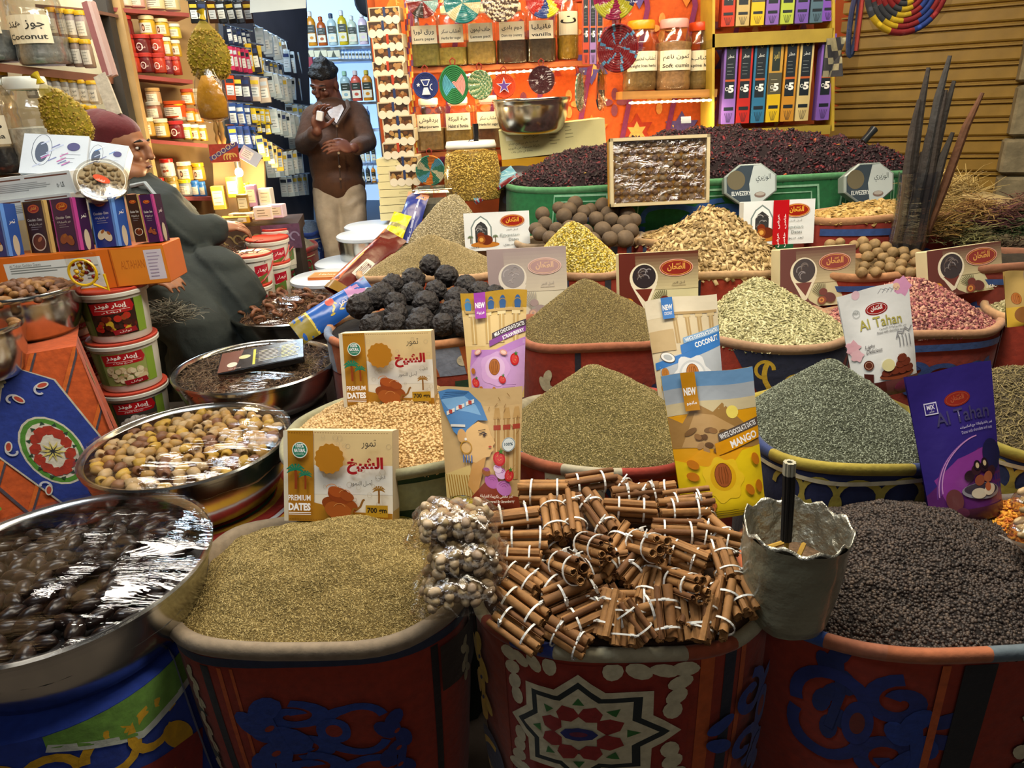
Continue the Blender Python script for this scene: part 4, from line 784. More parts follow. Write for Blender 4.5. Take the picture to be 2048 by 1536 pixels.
def bundle_proto(v):
    rr = random.Random(v); o = thing('cinnamon_bundle', 'x', 'cinnamon', Matrix.Identity(4), 'cinnamon bundles')
    lay = [[(0, 0, 2), (.0165, .004, 1), (-.015, .006, 1), (.006, .0165, 1), (-.008, -.015, 1), (.011, -.012, 0)],
           [(.009, 0, 1), (-.008, .003, 1), (.002, .014, 0), (.0, -.0135, 0), (.017, .011, 0), (-.014, -.010, 0), (-.012, .015, 0)],
           [(.010, .004, 2), (-.0105, .003, 1), (0, -.0135, 1), (.0, .018, 0), (.017, -.011, 0)],
           [(0, .0095, 1), (.0145, .001, 1), (-.0145, 0, 1), (0, -.0095, 1), (.012, .0155, 0), (-.013, -.0135, 0), (.013, -.0135, 0)]][v % 4]
    for y, z, k in lay: link(STK[k][rr.randrange(3)], 'cinnamon_stick', o, T(rr.uniform(-.004, .004), y, z) @ RX(rr.uniform(0, 360)))
    ry = max(abs(y) + (.0058, .0078, .0105)[k] for y, z, k in lay) * .93; rz = max(abs(z) + (.0058, .0078, .0105)[k] for y, z, k in lay) * .93
    mb = MB(); n = 18
    for w_ in (-.0016, .0016): pass
    ring = [(math.cos(2 * math.pi * k / n), math.sin(2 * math.pi * k / n)) for k in range(n)]
    vs = [(x, c * (ry + o_), s_ * (rz + o_)) for x, o_ in ((-.0017, .0002), (-.0017, .0016), (.0017, .0016), (.0017, .0002)) for c, s_ in ring]
    mb.add(vs, [(i * n + j, i * n + (j + 1) % n, ((i + 1) % 4) * n + (j + 1) % n, ((i + 1) % 4) * n + j) for i in range(4) for j in range(n)], '#e8e8e2')
    mb.box((0, ry * .5, rz * .9 + .001), (.005, .006, .005), '#e8e8e2'); mb.box((0, ry * .5 + .004, rz * .9 + .004), (.0025, .012, .0012), '#e8e8e2', None)
    tm = mb.mesh('zip_tie', TIE)
    for x in (-.023, .024): link(tm, 'zip_tie', o, T(x + rr.uniform(-.004, .004), 0, 0) @ RX(rr.uniform(-70, 70)) @ RZ(rr.uniform(-9, 9)))
    return o
PB = [bundle_proto(k) for k in range(4)]
CB = '''1038 984 1132 984;1136 974 1228 960;1242 965 1288 993;979 1042 1078 1030;1103 1002 1115 1073;1143 996 1154 1073;1168 994 1222 1070;1214 1015 1312 1022;1319 1025 1410 1022;1307 1065 1405 1068;1001 1081 1095 1079;996 1115 1081 1118;1256 1062 1200 1144;1313 1079 1242 1166;1061 1130 1098 1164;1007 1135 1075 1181;996 1183 1081 1246;996 1226 1081 1288;1095 1209 1202 1164;1129 1254 1225 1209;1202 1249 1319 1215;1134 1161 1191 1138;1225 1189 1279 1192;1330 1096 1410 1130;1307 1135 1296 1183;1384 1175 1353 1251;1103 1257 1166 1297;1185 1260 1211 1302;1236 1275 1250 1304;1285 1265 1296 1308;1333 1254 1338 1308;1384 1274 1398 1308;1410 1032 1441 1068;1394 1068 1478 1089;1366 1102 1418 1097;1441 1097 1462 1162;1462 1149 1483 1196;1420 1170 1363 1256;1454 1170 1436 1269;1399 1262 1407 1305;1285 979 1324 982;1168 1087 1172 1092;1117 1127 1120 1132;1344 1161 1346 1166;1268 1085 1272 1090;1330 1010 1420 1000;1230 995 1320 985;1180 1130 1250 1120;1300 1200 1370 1190;1050 1170 1060 1230;1090 1060 1150 1110;1260 1120 1330 1150;1420 1130 1450 1210;1150 1220 1160 1270;1250 1225 1262 1275'''
CBL = []; cz = lambda py: .70 + .13 * (1316 - py) / 356
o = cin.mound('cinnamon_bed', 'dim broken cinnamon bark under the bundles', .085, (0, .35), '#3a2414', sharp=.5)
for i, e in enumerate(CB.split(';')):
    x0, y0, x1, y1 = [float(q) for q in e.split()]; a = G(x0, y0, cz(y0)); b = G(x1, y1, cz(y1)); short = math.hypot(x1 - x0, y1 - y0)
    if y1 > 1240 and short < 62: b = b + Vector((0, .02, .012)); a = b + Vector((R.uniform(-.05, .05), R.uniform(.03, .065), R.uniform(.03, .065)))
    elif short < 12: b = a + Vector((.03, -.075, .035)); a = a + Vector((-.005, .01, -.005))
    elif short < 60 and i < 46: c = (a + b) / 2; dr = (b - a).normalized() + Vector((0, -.05, .7)) * (60 - short) / 60; a, b = c - dr.normalized() * .044 - Vector((0, 0, .01)), c + dr.normalized() * .044 - Vector((0, 0, .01))
    M = AX(a, b); k = min(1.25, max(.8, (b - a).length / .088)); lift = -.034 if i >= 48 else 0.0
    q = dup(PB[i % 4], T(0, 0, lift) @ M @ RX(R.uniform(0, 360)) @ S(k * 1.04, 1.12, 1.12), 'x', 'cinnamon bundles'); CBL.append((q, (x0 + x1) / 2, (y0 + y1) / 2))
ranks(CBL, 44, '%s zip tied cinnamon bundle from the nut bags in the %s row from the back')
for q in PB:
    for c in list(q.children): bpy.data.objects.remove(c)
    bpy.data.objects.remove(q)
# ================================================================ balls, limes
def lump(name, r, seed, amp, fr, m, n=20, mm=14, sq=.94):
    mb = MB(); mb.ell((0, 0, 0), (1, 1, sq), '#fff', n, mm); vv = []
    for p in mb.v:
        v = Vector(p); k = 1 + amp * noise.noise(v * fr + Vector((seed, 0, 0))) + amp * .55 * abs(noise.noise(v * fr * 2.3 + Vector((0, seed, 0)))); vv.append(tuple(v * r * k))
    mb.v = vv; return mb.mesh(name, m, 'all')
BM = [lump('wrinkled_ball', .0375, k * 7.3, .15, 3.6, mat('black_wrinkled', '#262120', .6, nz=(45, .5), bump=(70, .012)), 44, 30) for k in range(4)]
BAL = []; LML = []; NML = []; bd = lambda py: 2.36 - (py - 520) * .0021
BL = '''860 530;826 560 ;893 552;785 570;932 572;960 585;748 598;790 606;826 588;872 582;915 598;765 590;990 592;852 608;905 625;940 618;792 628;745 652;788 648;842 640;886 650;835 652;720 612;970 640;930 650'''
for i, e in enumerate(BL.split(';')):
    x, y = [float(q) for q in e.split()]
    o = link(BM[i % 4], 'wrinkled_ball'); o.matrix_world = T(W(x, y, bd(y))) @ RX(R.uniform(0, 360)) @ RZ(R.uniform(0, 360)) @ S(R.uniform(.88, 1.08)); tag(o, 'x', 'ball', 'black wrinkled balls'); BAL.append((o, x, y))
ranks(BAL, 24, '%s black wrinkled ball from the blue bag in the %s row from the top')
LM = [lump('dried_lime', .0185, k * 3.1, .13, 1.6, mat('dried_lime_skin', '#8a7048', .7, nz=(22, .3), bump=(60, .003)), 14, 10) for k in range(3)]
pts = []
for k in range(900):
    if len(pts) >= 62: break
    x, y = R.uniform(1600, 1838), R.uniform(476, 546)
    if y < 482 + 26 * abs((x - 1715) / 120) ** 2 + R.uniform(0, 4): continue
    if x < 1724 and y > 492: continue
    if all((x - a) ** 2 + ((y - b) * 1.6) ** 2 > 19 ** 2 for a, b in pts): pts.append((x, y))
for i, (x, y) in enumerate(pts):
    o = link(LM[i % 3], 'dried_lime'); o.matrix_world = T(W(x, y, 2.44 - (y - 476) * .0032)) @ RX(R.uniform(0, 360)) @ RZ(R.uniform(0, 360)) @ S(R.uniform(.85, 1.12)); tag(o, 'x', 'dried lime', 'dried tan limes'); LML.append((o, x, y))
ranks(LML, 13, '%s tan dried lime from the maroon carton, %s row from the top')
NM = [lump('brown_dried_lime', .031, k * 5.7, .07, 1.3, mat('brown_lime_skin', '#5c4c3a', .75, nz=(20, .3), bump=(50, .003)), 16, 12) for k in range(3)]
for i, e in enumerate('1085 428;1118 416;1150 408;1180 420;1205 412;1232 420;1255 428;1090 448;1128 432;1160 440;1192 438;1222 440;1250 446;1268 440;1080 468;1112 458;1140 456;1172 462;1205 460;1235 464;1262 462;1100 476;1150 476;1185 480;1220 478;1250 478;1168 424;1138 420;1215 428;1072 458'.split(';')):
    x, y = [float(q) for q in e.split()]; o = link(NM[i % 3], 'brown_dried_lime'); o.matrix_world = T(W(x, y, 2.86 - (y - 408) * .0036)) @ RX(R.uniform(0, 360)) @ RZ(R.uniform(0, 360)) @ S(R.uniform(.85, 1.08)); tag(o, 'x', 'dried lime', 'round brown dried limes'); NML.append((o, x, y))
ranks(NML, 14, '%s round brown lime from the dark fruit bag, %s row from the top')
# ================================================================ steel bowls under cling film and their stands
def bowl(label, P, Rr, dep=.15, group='steel bowls', tilt=(0, 0), cover=True, liplabel=None):
    o = thing('steel_bowl', label, 'bowl', T(P) @ RX(tilt[0]) @ RY(tilt[1]), group)
    pr = [(Rr * .93, -.004), (Rr * .95, .003), (Rr * .985, .006), (Rr, .001), (Rr * .992, -.008), (Rr * .965, -.012), (Rr * .95, -.03), (Rr * .91, -dep * .5), (Rr * .80, -dep * .86), (Rr * .66, -dep), (Rr * .3, -dep)]
    inn = [(Rr * .3, -dep + .004), (Rr * .64, -dep + .004), (Rr * .78, -dep * .84), (Rr * .89, -dep * .48), (Rr * .925, -.03), (Rr * .93, -.004)]
    MB().lathe(inn + pr, '#fff', 56, cap0=True, cap1=True).build('bowl_shell', STEEL, o, True)
    if cover:
        mb = MB(); sd = R.random() * 20
        def f(u, v):
            t = 2 * math.pi * u; r = Rr * 1.004 * v; h = .010 + .022 * (1 - v ** 2) * cover + .006 * noise.noise(Vector((r * math.cos(t) * 14, r * math.sin(t) * 14, sd))) * (1 - v ** 6)
            return (r * math.cos(t), r * math.sin(t), h)
        mb.grid(f, 56, 16, '#fff', closeu=True)
        mb.grid(lambda u, v: (Rr * (1.012 - .03 * v) * math.cos(2 * math.pi * u), Rr * (1.012 - .03 * v) * math.sin(2 * math.pi * u), .010 - .03 * v ), 56, 3, '#fff', closeu=True)
        mb.build('cling_film', CLING, o, 'all')
    return o
def stand(label, P, r0_, r1_, top, fn, base, name='cloth_covered_stand'):
    o = thing(name, label, 'stand', T(P.x, P.y, 0), None); w_ = 2 * math.pi * r0_ * .5
    f = lambda u, v, e: ((r1_ + (r0_ - r1_) * v + e + .012 * math.sin(6.28 * 9 * u) * (1 - v)) * math.sin(2 * math.pi * u), -(r1_ + (r0_ - r1_) * v + e + .012 * math.sin(6.28 * 9 * u) * (1 - v)) * math.cos(2 * math.pi * u), top * v)
    mb = MB(); mb.grid(lambda u, v: f(u, v, 0), 60, 8, base, closeu=True); n = len(mb.v); mb.f.append(tuple(range(n - 60, n))); mb.c.append(L(base)); mb.build('cloth_drape', CLOTH, o, 'all')
    a = Art(top / w_); fn(a); a.build('cloth_ornament', o, lambda x, y, e: f((x - .5) * .5, y, e + .0015), CLOTH, cuts=24, smooth='all')
    if base == '#a8281a':
        a = Art(1); [a.ring(.5, .5, r_, w2, c) for r_, w2, c in ((.455, .06, '#d09a1c'), (.405, .022, '#c8c8cc'), (.36, .05, '#a8281a'), (.32, .03, '#d09a1c'), (.29, .018, '#2a5a2c'))]; a.build('cloth_top_stripes', o, lambda x, y, e: ((x - .5) * 2 * r0_, (y - .5) * 2 * r0_, top + .0008 + e), CLOTH)
    return o
P1, P2, P3, P4 = Vector((-.86, 1.12, .78)), Vector((-.82, 1.62, .79)), W(512, 730.6, 2.24), W(586, 618, 2.78)
b1 = bowl('largest steel bowl of dark dates under cling film at the front corner', P1, .27, .16)
b2 = bowl('steel bowl of yellow tan dried dates under cling film', P2, .25, .16)
b3 = bowl('steel bowl of brown shredded herb carrying a black packet', P3, .25, .13, cover=1.3)
b4 = bowl('steel bowl of brown dried rings beside the blue packet', P4, .24, .12, cover=2.6)
def f_by(a):
    a.rect(0, .0, 1, 1, '#1c3a9a')
    for k in range(4):
        x = .12 + .22 * k
        for q in (-1, 1): a.arc(x + q * .05, .86, .055, 90 - q * 90, 90 + q * 230, .022, '#d0a012', n=14); a.arc(x + q * .04, .66, .06, 90 + q * 20, 90 + q * 200, .022, '#d0a012', n=14)
        a.ell(x + .1, .76, .03, '#d0a012', ry=.06, rot=30)
    a.poly([(.62, .96), (.8, .86), (1, .9), (1, 1), (.62, 1)], '#6a9a3c'); a.stroke([(.62, .96), (.8, .86), (1, .9)], .02, '#c4ccc0'); a.poly([(.55, .62), (.72, .78), (.95, .7), (.9, .5), (.7, .48)], '#8a2016')
    a.stroke([(.0, .50), (.25, .54), (.45, .46), (.7, .52), (1, .44)], .025, '#c4ccc0'); a.rect(0, 0, 1, .4, '#8a1c14')
    for k in range(3): a.star(.62 + .1 * k, .66, .03, .012, 5, ['#d0a012', '#1c3a9a'][k % 2])
def f_ry(a):
    a.rect(0, 0, 1, 1, '#a8281a')
    for k in range(5): y = .95 - .17 * k; a.stroke([(0, y), (.25, y + .03), (.5, y - .02), (.75, y + .04), (1, y)], .05, ['#d09a1c', '#c4c4c8'][k % 2]); a.stroke([(0, y - .06), (.5, y - .03), (1, y - .07)], .014, '#2a5a2c')
    for k in range(6): a.arc(.1 + .15 * k, .5, .04, 0, 300, .014, '#22368a')
stand('blue and yellow cloth draped over the stand below the largest bowl', P1 + Vector((-.02, -.02, 0)), .235, .25, .62, f_by, '#1c3a9a')
stand('red and yellow striped cloth draped over the stand below the second bowl', P2 + Vector((.02, -.0, 0)), .28, .27, .625, f_ry, '#a8281a')
stand('dark cloth covered stand below the bowl with the black packet', P3, .2, .2, P3.z - .135, lambda a: a.rect(0, 0, 1, 1, '#2a2220'), '#2a2220')
stand('dark cloth covered stand below the bowl of dried rings', P4, .2, .2, P4.z - .125, lambda a: a.rect(0, 0, 1, 1, '#33261e'), '#33261e')
def date_mesh(name, l, r, seed, m, hollow=False):
    mb = MB(); mb.ell((0, 0, 0), (l, r, r), '#fff', 12, 9); vv = []
    for p in mb.v:
        v = Vector(p); k = 1 + .16 * noise.noise(v * 70 + Vector((seed, 0, 0))) + .1 * noise.noise(v * 180 + Vector((seed, 3, 0))); v *= k
        if hollow and v.x > l * .62: v.x = l * .62 - (v.x - l * .62) * .8 - (l * .3 if math.hypot(v.y, v.z) < r * .45 else 0)
        vv.append(tuple(v))
    mb.v = vv; return mb.mesh(name, m, 'all')
def pile(meshes, name, label, cat, group, P, Rr, dz, n, mind, dome=.02, layers=((0, 1),), rs=.9, flat_=20):
    k = 0
    for lz, frac in layers:
        pts = []
        for _ in range(4000):
            if len(pts) >= n * frac: break
            t, r = R.uniform(0, 6.283), Rr * rs * math.sqrt(R.random()); x, y = r * math.cos(t), r * math.sin(t)
            if P.x + x < -1.7 or all((x - a) ** 2 + (y - b) ** 2 > mind ** 2 for a, b in pts):
                if P.x + x > -1.7: pts.append((x, y))
        for x, y in pts:
            o = link(meshes[k % len(meshes)], name); k += 1; rr = math.hypot(x, y) / Rr
            o.matrix_world = T(P.x + x, P.y + y, P.z + dz + lz + dome * (1 - rr * rr)) @ RZ(R.uniform(0, 360)) @ RX(R.uniform(0, 360)) @ RY(R.uniform(-flat_, flat_)) @ S(R.uniform(.85, 1.12)); tag(o, label, cat, group)
DT = [date_mesh('dried_date', .021, .0135, k * 4.4, m, True) for k, m in enumerate((mat('tan_date', '#b08a4a', .5, nz=(30, .25)), mat('yellow_date', '#c09a3c', .5, nz=(30, .25)), mat('brown_date', '#7c5234', .5, nz=(30, .3)), mat('pale_date', '#b89c70', .5, nz=(30, .25))))]
pile([DT[0], DT[1], DT[0], DT[3], DT[2], DT[3]], 'dried_date', 'tan dried date under film in the second steel bowl', 'date', 'dried dates in the second bowl', P2, .25, -.018, 160, .024, .02, rs=.86)
BD = [date_mesh('dark_date', .026, .0145, k * 2.2, mat('black_date_skin', '#1c1210', .3, nz=(30, .4))) for k in range(3)]
pile(BD, 'dark_date', 'glossy dark date under film in the largest steel bowl', 'date', 'dark dates in the largest bowl', P1, .27, -.032, 125, .028, .015, rs=.83)
def disc(P, Rr, z, col, name, label, m, amp=.01, dome=.02):
    mb = MB(); mb.grid(lambda u, v: (Rr * v * math.cos(6.28318 * u), Rr * v * math.sin(6.28318 * u), z + dome * (1 - v * v) + amp * noise.noise(Vector((v * math.cos(6.28 * u) * 6, v * math.sin(6.28 * u) * 6, P.y)))), 48, 14, col, closeu=True)
    o = mb.build(name, m, None, 'all'); o.matrix_world = T(P); return tag(o, label, 'dried fruit', None, 'stuff')
disc(P2, .235, -.05, '#6a4a2c', 'date_crumbs', 'brown crumbs beneath the tan dates', mat('date_crumb', '#6a4a2c', .9, nz=(40, .3)))
disc(P1, .25, -.06, '#120c0a', 'dark_date_bed', 'dark sticky layer beneath the black dates', mat('dark_bed', '#140e0c', .5, nz=(40, .3)))
o = disc(P3, .225, -.012, '#3a2a1c', 'shredded_herb', 'brown shredded dried herb under film', mat('herb_bed', '#3a2a1c', .9, nz=(60, .4)), .02, .025)
grains(o, 2600, (.018, .0014, .0012), grain_mat('shred', ['#2e2018', '#5c4430', '#7a6048', '#8c7458', '#44301f']), 'stick', seed=31, tilt=.5)
o = disc(P4, .215, -.006, '#4a3020', 'dried_ring_bed', 'brown dried shreds under the dried rings', mat('ring_bed', '#4a3020', .9, nz=(60, .4)), .02, .05)
grains(o, 1400, (.016, .0018, .0012), grain_mat('shred2', ['#3a2416', '#6c4a2c', '#8c6844', '#54381f']), 'stick', seed=32, tilt=.6)
rm = MB(); rm.tube([(.021 * math.cos(6.283 * k / 14), .017 * math.sin(6.283 * k / 14), .003 * math.sin(3 * 6.283 * k / 14)) for k in range(14)], .007, '#7a4a26', 6, close=True); rmm = rm.mesh('dried_ring', mat('dried_ring_skin', '#74472a', .55, nz=(40, .35), bump=(60, .004)), 'all')
pile([rmm], 'dried_ring', 'brown dried fruit ring under film beside the blue packet', 'dried fruit', 'dried fruit rings', P4, .24, .004, 34, .045, .05)
# black packet lying on bowl 3
def packet(name, label, M, w_, h, th, col, fn, cat='packet', m=GLOSS):
    o = thing(name, label, cat, M); bo = MB().box((0, 0, -th / 2), (w_, h, th), col, bev=min(.003, th / 3)).build('packet_body', m, o); a = Art(h / w_); fn(a); a.build('print', bo, lambda u, v, e: ((u - .5) * w_, (v - .5) * h, e), m); return o
def f_blackpk(a):
    a.rect(0, 0, 1, 1, '#16130f'); a.poly([(.0, 0), (.2, 0), (.28, 1), (.02, 1)], '#6a4438'); a.ell(.16, .3, .06, '#cfc8b8'); a.ell(.3, .6, .07, '#c8c090', ry=.05); a.rect(.4, .1, .43, .9, '#b8b83c'); a.ring(.68, .5, .28, .004, '#b8b83c', ry=.13)
    for k in range(8): a.rect(.47, .2 + .075 * k, .47 + R.uniform(.18, .24), .23 + .075 * k, '#a8a49c')
    for k in range(9): a.rect(.74, .18 + .075 * k, .74 + R.uniform(.15, .21), .205 + .075 * k, '#b8b03c')
    a.text('Hair Serum', .2, .03, .06, '#b8a49c', w=.14)
Pb = P3 + Vector((.045, -.06, .052))
packet('hair_care_box', 'black printed box lying on the cling film of the herb bowl', T(Pb) @ RZ(14) @ RX(9) @ RY(-5), .25, .125, .022, '#120f0d', f_blackpk, 'box')
# blue bag, maroon bag and trowel between bowls and sacks
def sidebag(name, label, a_, b_, wd, fat, fn, col, tilt=Vector((0, -1, .5)), m=GLOSS):
    x = (b_ - a_); ln = x.length; M = AX(a_, b_, tilt.cross(x)); o = thing(name, label, 'bag', M)
    f = lambda u, v, e: ((u - .5) * ln, (v - .5) * wd * (1 + .05 * math.sin(6 * u)), (fat * max(0, 1 - (2 * v - 1) ** 2) ** .7 * max(0, 1 - abs(2 * u - .75) ** 3) ** .6 + .002 * math.sin(13 * u + 7 * v)) + e)
    mb = MB(); mb.grid(lambda u, v: f(u, v, 0), 16, 10, col); mb.grid(lambda u, v: (f(1 - u, v, 0)[0], f(1 - u, v, 0)[1], -f(1 - u, v, 0)[2] * .6), 16, 10, col); bo = mb.build('bag_body', m, o, 'all')
    a = Art(wd / ln); fn(a); a.build('print', bo, f, m, cuts=10, smooth='all'); return o
def f_blue(a): a.rect(0, 0, 1, 1, '#2456a4'); a.rect(0, 0, .2, 1, '#8a7a2c'); a.rect(.2, 0, .225, 1, '#d0b84c'); [a.ell(.45 + .03 * k, .3 + .12 * (k % 4), .03, '#b8a040', ry=.012, rot=40 * k) for k in range(6)]; a.ell(.5, .8, .05, '#c05a4c'); a.poly([(.7, .4), (1, .5), (1, 1), (.72, 1)], '#a87aa4'); a.rect(.93, 0, 1, 1, '#9ab8d8'); a.text('تمر', .62, .35, .3, '#dcd8e4', w=.12)
def f_mar(a): a.rect(0, 0, 1, 1, '#54140f'); a.poly([(0, .7), (.4, .78), (1, .95), (1, 1), (0, 1)], '#a8521c'); a.rect(.25, .2, .5, .55, '#c4bab0'); [a.rect(.28, .25 + .05 * k, .46, .27 + .05 * k, '#5a4440') for k in range(5)]; a.rect(0, 0, .1, 1, '#7a5a1c'); a.lines(.3, .7, .8, .88, 3, '#d8c070')
sidebag('date_bag', 'blue printed date bag lying across the bowl rims', W(592, 668, 2.28), W(742, 572, 2.36), .085, .02, f_blue, '#2456a4')
sidebag('date_bag', 'maroon printed date bag leaning beside the black balls', W(672, 588, 2.5), W(792, 470, 2.75), .10, .022, f_mar, '#54140f')
def f_nav(a): a.rect(0, 0, 1, 1, '#26327c'); a.stroke([(0, .3), (1, .4)], .03, '#9aa0c0'); a.rect(.9, 0, 1, 1, '#c88a6a')
sidebag('dark_blue_bag', 'narrow navy bag standing beside the pale fennel', W(806, 488, 2.85), W(838, 388, 2.95), .09, .02, f_nav, '#26327c')
def f_yel(a): a.rect(0, 0, 1, 1, '#c8c01c'); a.rect(.0, 0, .32, 1, '#26241c'); a.rect(.62, 0, .72, 1, '#8a8450'); a.text('VOI', .45, .2, .5, '#8a8410', w=.12); [a.poly([(.32, k / 6), (.26, (k + .5) / 6), (.32, (k + 1) / 6)], '#c8c01c') for k in range(6)]
sidebag('yellow_packet', 'yellow and black packet stuck beside the fennel sack', W(772, 505, 2.78), W(806, 428, 2.86), .075, .012, f_yel, '#c8c01c')
# ================================================================ white buckets of spice
BUCK = mat('white_bucket_plastic', None, .4, nz=(6, .12))
def bucket(label, P, r, h, prt, yaw=0, group='white spice buckets', lidc='#b8412c', full=True, tone='#cfcdc0', handle=False):
    o = thing('spice_bucket', label, 'bucket', T(P) @ RZ(yaw), group)
    bo = MB().lathe([(r * .86, 0), (r * .88, .004), (r * .985, h * .86), (r * .985, h * .88)], tone, 36, cap0=True).build('bucket_body', BUCK, o, True)
    ld = MB(); ld.lathe([(r * .985, h * .86), (r * 1.06, h * .87), (r * 1.07, h * .93), (r * 1.03, h * .945), (r * 1.05, h * .955), (r * 1.055, h * .985), (r * 1.02, h), (r * .97, h * .985), (0.001, h * .985)], tone, 36, cols=[tone, tone, tone, lidc, lidc, lidc, lidc, lidc]); ld.build('lid', BUCK, o, True)
    fn, u0_, u1_, v0, v1 = prt; sp = (u1_ - u0_); A_ = (v1 - v0) * h / (2 * math.pi * r * .92 * sp); a = Art(A_); fn(a)
    def mp(x, y, e):
        u = u0_ + sp * x; v = v0 + (v1 - v0) * y; q = r * (.88 + .105 * v / .86) + .0008 + e; return (q * math.sin(6.28318 * u), -q * math.cos(6.28318 * u), v * h)
    a.build('bucket_label', bo, mp, GLOSS, cuts=10, smooth='all')
    if handle: MB().tube([(r * 1.06 * math.cos(t), -r * 1.06 * abs(math.sin(t)) * 1.0, h * .8 - .09 * abs(math.sin(t))) for t in [math.pi * k / 12 for k in range(13)]], .003, '#a81c1c', 5).build('handle', PLAST, o)
    return o
def f_bk(kind):
    def f(a):
        a.rect(0, 0, 1, 1, {'nut': '#8a9450', 'spice': '#2e1a14', 'garlic': '#3c3a34', 'red': '#6a1a1c', 'gr': '#7c8448'}[kind]); a.rect(.0, 0, .22, 1, '#5c6a2c'); a.rect(.85, 0, 1, 1, '#7c9a34')
        a.poly([(.26, .62), (.24, .95), (.8, 1), (.84, .8), (.8, .66)], '#a3151c'); a.text('إبهار فودز', .53, .78, .16, '#f0e8e0', w=.44, bold=.03); a.rect(.3, .74, .78, .75, '#f0dcd4'); a.text({'garlic': 'خلطة الثوم', 'spice': 'ابهار', 'nut': 'السبع بهارات', 'red': 'شطة', 'gr': 'كمون'}[kind], .52, .66, .07, '#f4ece4', w=.26)
        if kind == 'garlic':
            a.ell(.55, .2, .2, '#5c3a24', ry=.08)
            for x, y in ((.42, .38), (.52, .46), (.62, .42), (.5, .33), (.66, .34), (.35, .28)): a.ell(x, y, .075, '#dcd8cc', ry=.07); a.stroke([(x, y - .08), (x, y + .12)], .01, '#b0a898')
        else:
            cs = {'spice': ['#5c1c14', '#8a3a1c', '#3a1410', '#c0a02c', '#a82418'], 'nut': ['#c4b48c', '#a8946c', '#d0c4a0'], 'red': ['#8a1c14', '#b0382c'], 'gr': ['#b0a060', '#8c8040', '#c4b878']}[kind]
            for k in range(34): a.ell(R.uniform(.28, .8), R.uniform(.14, .56), R.uniform(.03, .055), R.choice(cs), n=9)
            a.poly([(.5, .02), (.82, .06), (.8, .2), (.48, .16)], '#8a1820'); a.text('توابل', .65, .07, .07, '#f0e0d8', w=.16)
    return f
Q = W(288, 856, 2.3)
for k, (kd, nm) in enumerate((('garlic', 'garlic mix bucket at the bottom of the white bucket stack'), ('nut', 'seven spice bucket in the middle of the white bucket stack'), ('spice', 'dark label spice bucket on top of the white bucket stack'))):
    bucket(nm, Q + Vector((.004 * k, .0, .158 * k)), .096, .158, (f_bk(kd), -.16, .19, .14, .80), 12)
Q2 = Q + Vector((-.19, .06, 0))
for k, (kd, nm) in enumerate((('gr', 'lowest bucket of the rear stack beside the orange cloth'), ('red', 'chilli bucket in the middle of the rear stack'), ('gr', 'green label bucket on top of the rear stack'))):
    bucket(nm, Q2 + Vector((-.008 * k, 0, .155 * k)), .092, .155, (f_bk(kd), -.05, .25, .14, .80), 12)
MB().box((Q.x - .1, Q.y + .05, Q.z / 2), (.44, .34, Q.z - .004), '#2c2620').build('bucket_plinth', MATTE); tag(bpy.data.objects['bucket_plinth'], 'dark crate under the two bucket stacks', 'crate')
# ================================================================ orange cloth covered table with nut bowls
tb = thing('cloth_covered_table', 'table under an orange appliqué cloth with the two nut bowls', 'table', T(W(152, 692, 1.9)) @ RZ(27))
def fold(u, v): return .02 * math.sin(9 * u + 2) * (1 - v) + .012 * math.sin(23 * u) * (1 - v)
fr_ = lambda u, v, e: ((u - 1) * .95 + .10 * (1 - v) * u, -fold(u, v) * 1.0 - .10 * (1 - v) - e, -.93 * (1 - v))
sd_ = lambda u, v, e: (.10 * (1 - v) + .02 * math.sin(7 * u) * (1 - v) + e, u * .12 - .10 * (1 - v) * (1 - u), -.93 * (1 - v))
mb = MB(); mb.grid(lambda u, v: fr_(u, v, 0), 24, 12, '#c4531a'); mb.grid(lambda u, v: sd_(u, v, 0), 10, 12, '#b84a18'); mb.grid(lambda u, v: ((u - 1) * .95, v * .4, 0), 4, 4, '#c4531a'); mb.build('cloth_drape', CLOTH, tb, 'all')
a = Art(1.47); O2 = '#d0641c'; DK = '#4a4048'
for k in range(-1, 4): x = .28 + .26 * k; a.stroke([(x - .55, .1), (x + .2, 1.0)], .035, O2); a.stroke([(x - .535, .1), (x + .215, 1.0)], .014, DK)
a.stroke([(.3, 1), (.98, .05)], .03, O2); a.stroke([(.3, .985), (.965, .03)], .016, DK); a.stroke([(.02, .8), (.5, .0)], .02, DK)
a.poly([(.56, .97), (.80, .86), (.99, .38), (.80, .10), (.60, .20), (.30, .58)], '#22388c'); a.stroke([(.56, .97), (.80, .86), (.99, .38), (.80, .10), (.60, .20), (.30, .58)], .012, '#c4bca8', True)
mx_, my_ = .63, .52; a.ell(mx_, my_, .175, '#cfc8b4', ry=.27, rot=10); a.ell(mx_, my_, .163, '#4f8a2c', ry=.255, rot=10); a.ell(mx_, my_, .135, '#d8d0bc', ry=.22, rot=10)
for k in range(12): t = math.radians(30 * k + 15); a.ell(mx_ + .095 * math.cos(t), my_ + .108 * math.sin(t), .036, '#a8301a', ry=.046, rot=30 * k, n=6); a.star(mx_ + .128 * math.cos(t - .26), my_ + .143 * math.sin(t - .26), .018, .009, 3, '#26402c', rot=30 * k)
a.star(mx_, my_, .082, .03, 10, '#d4c46a'); a.star(mx_, my_, .056, .012, 8, '#26262c')
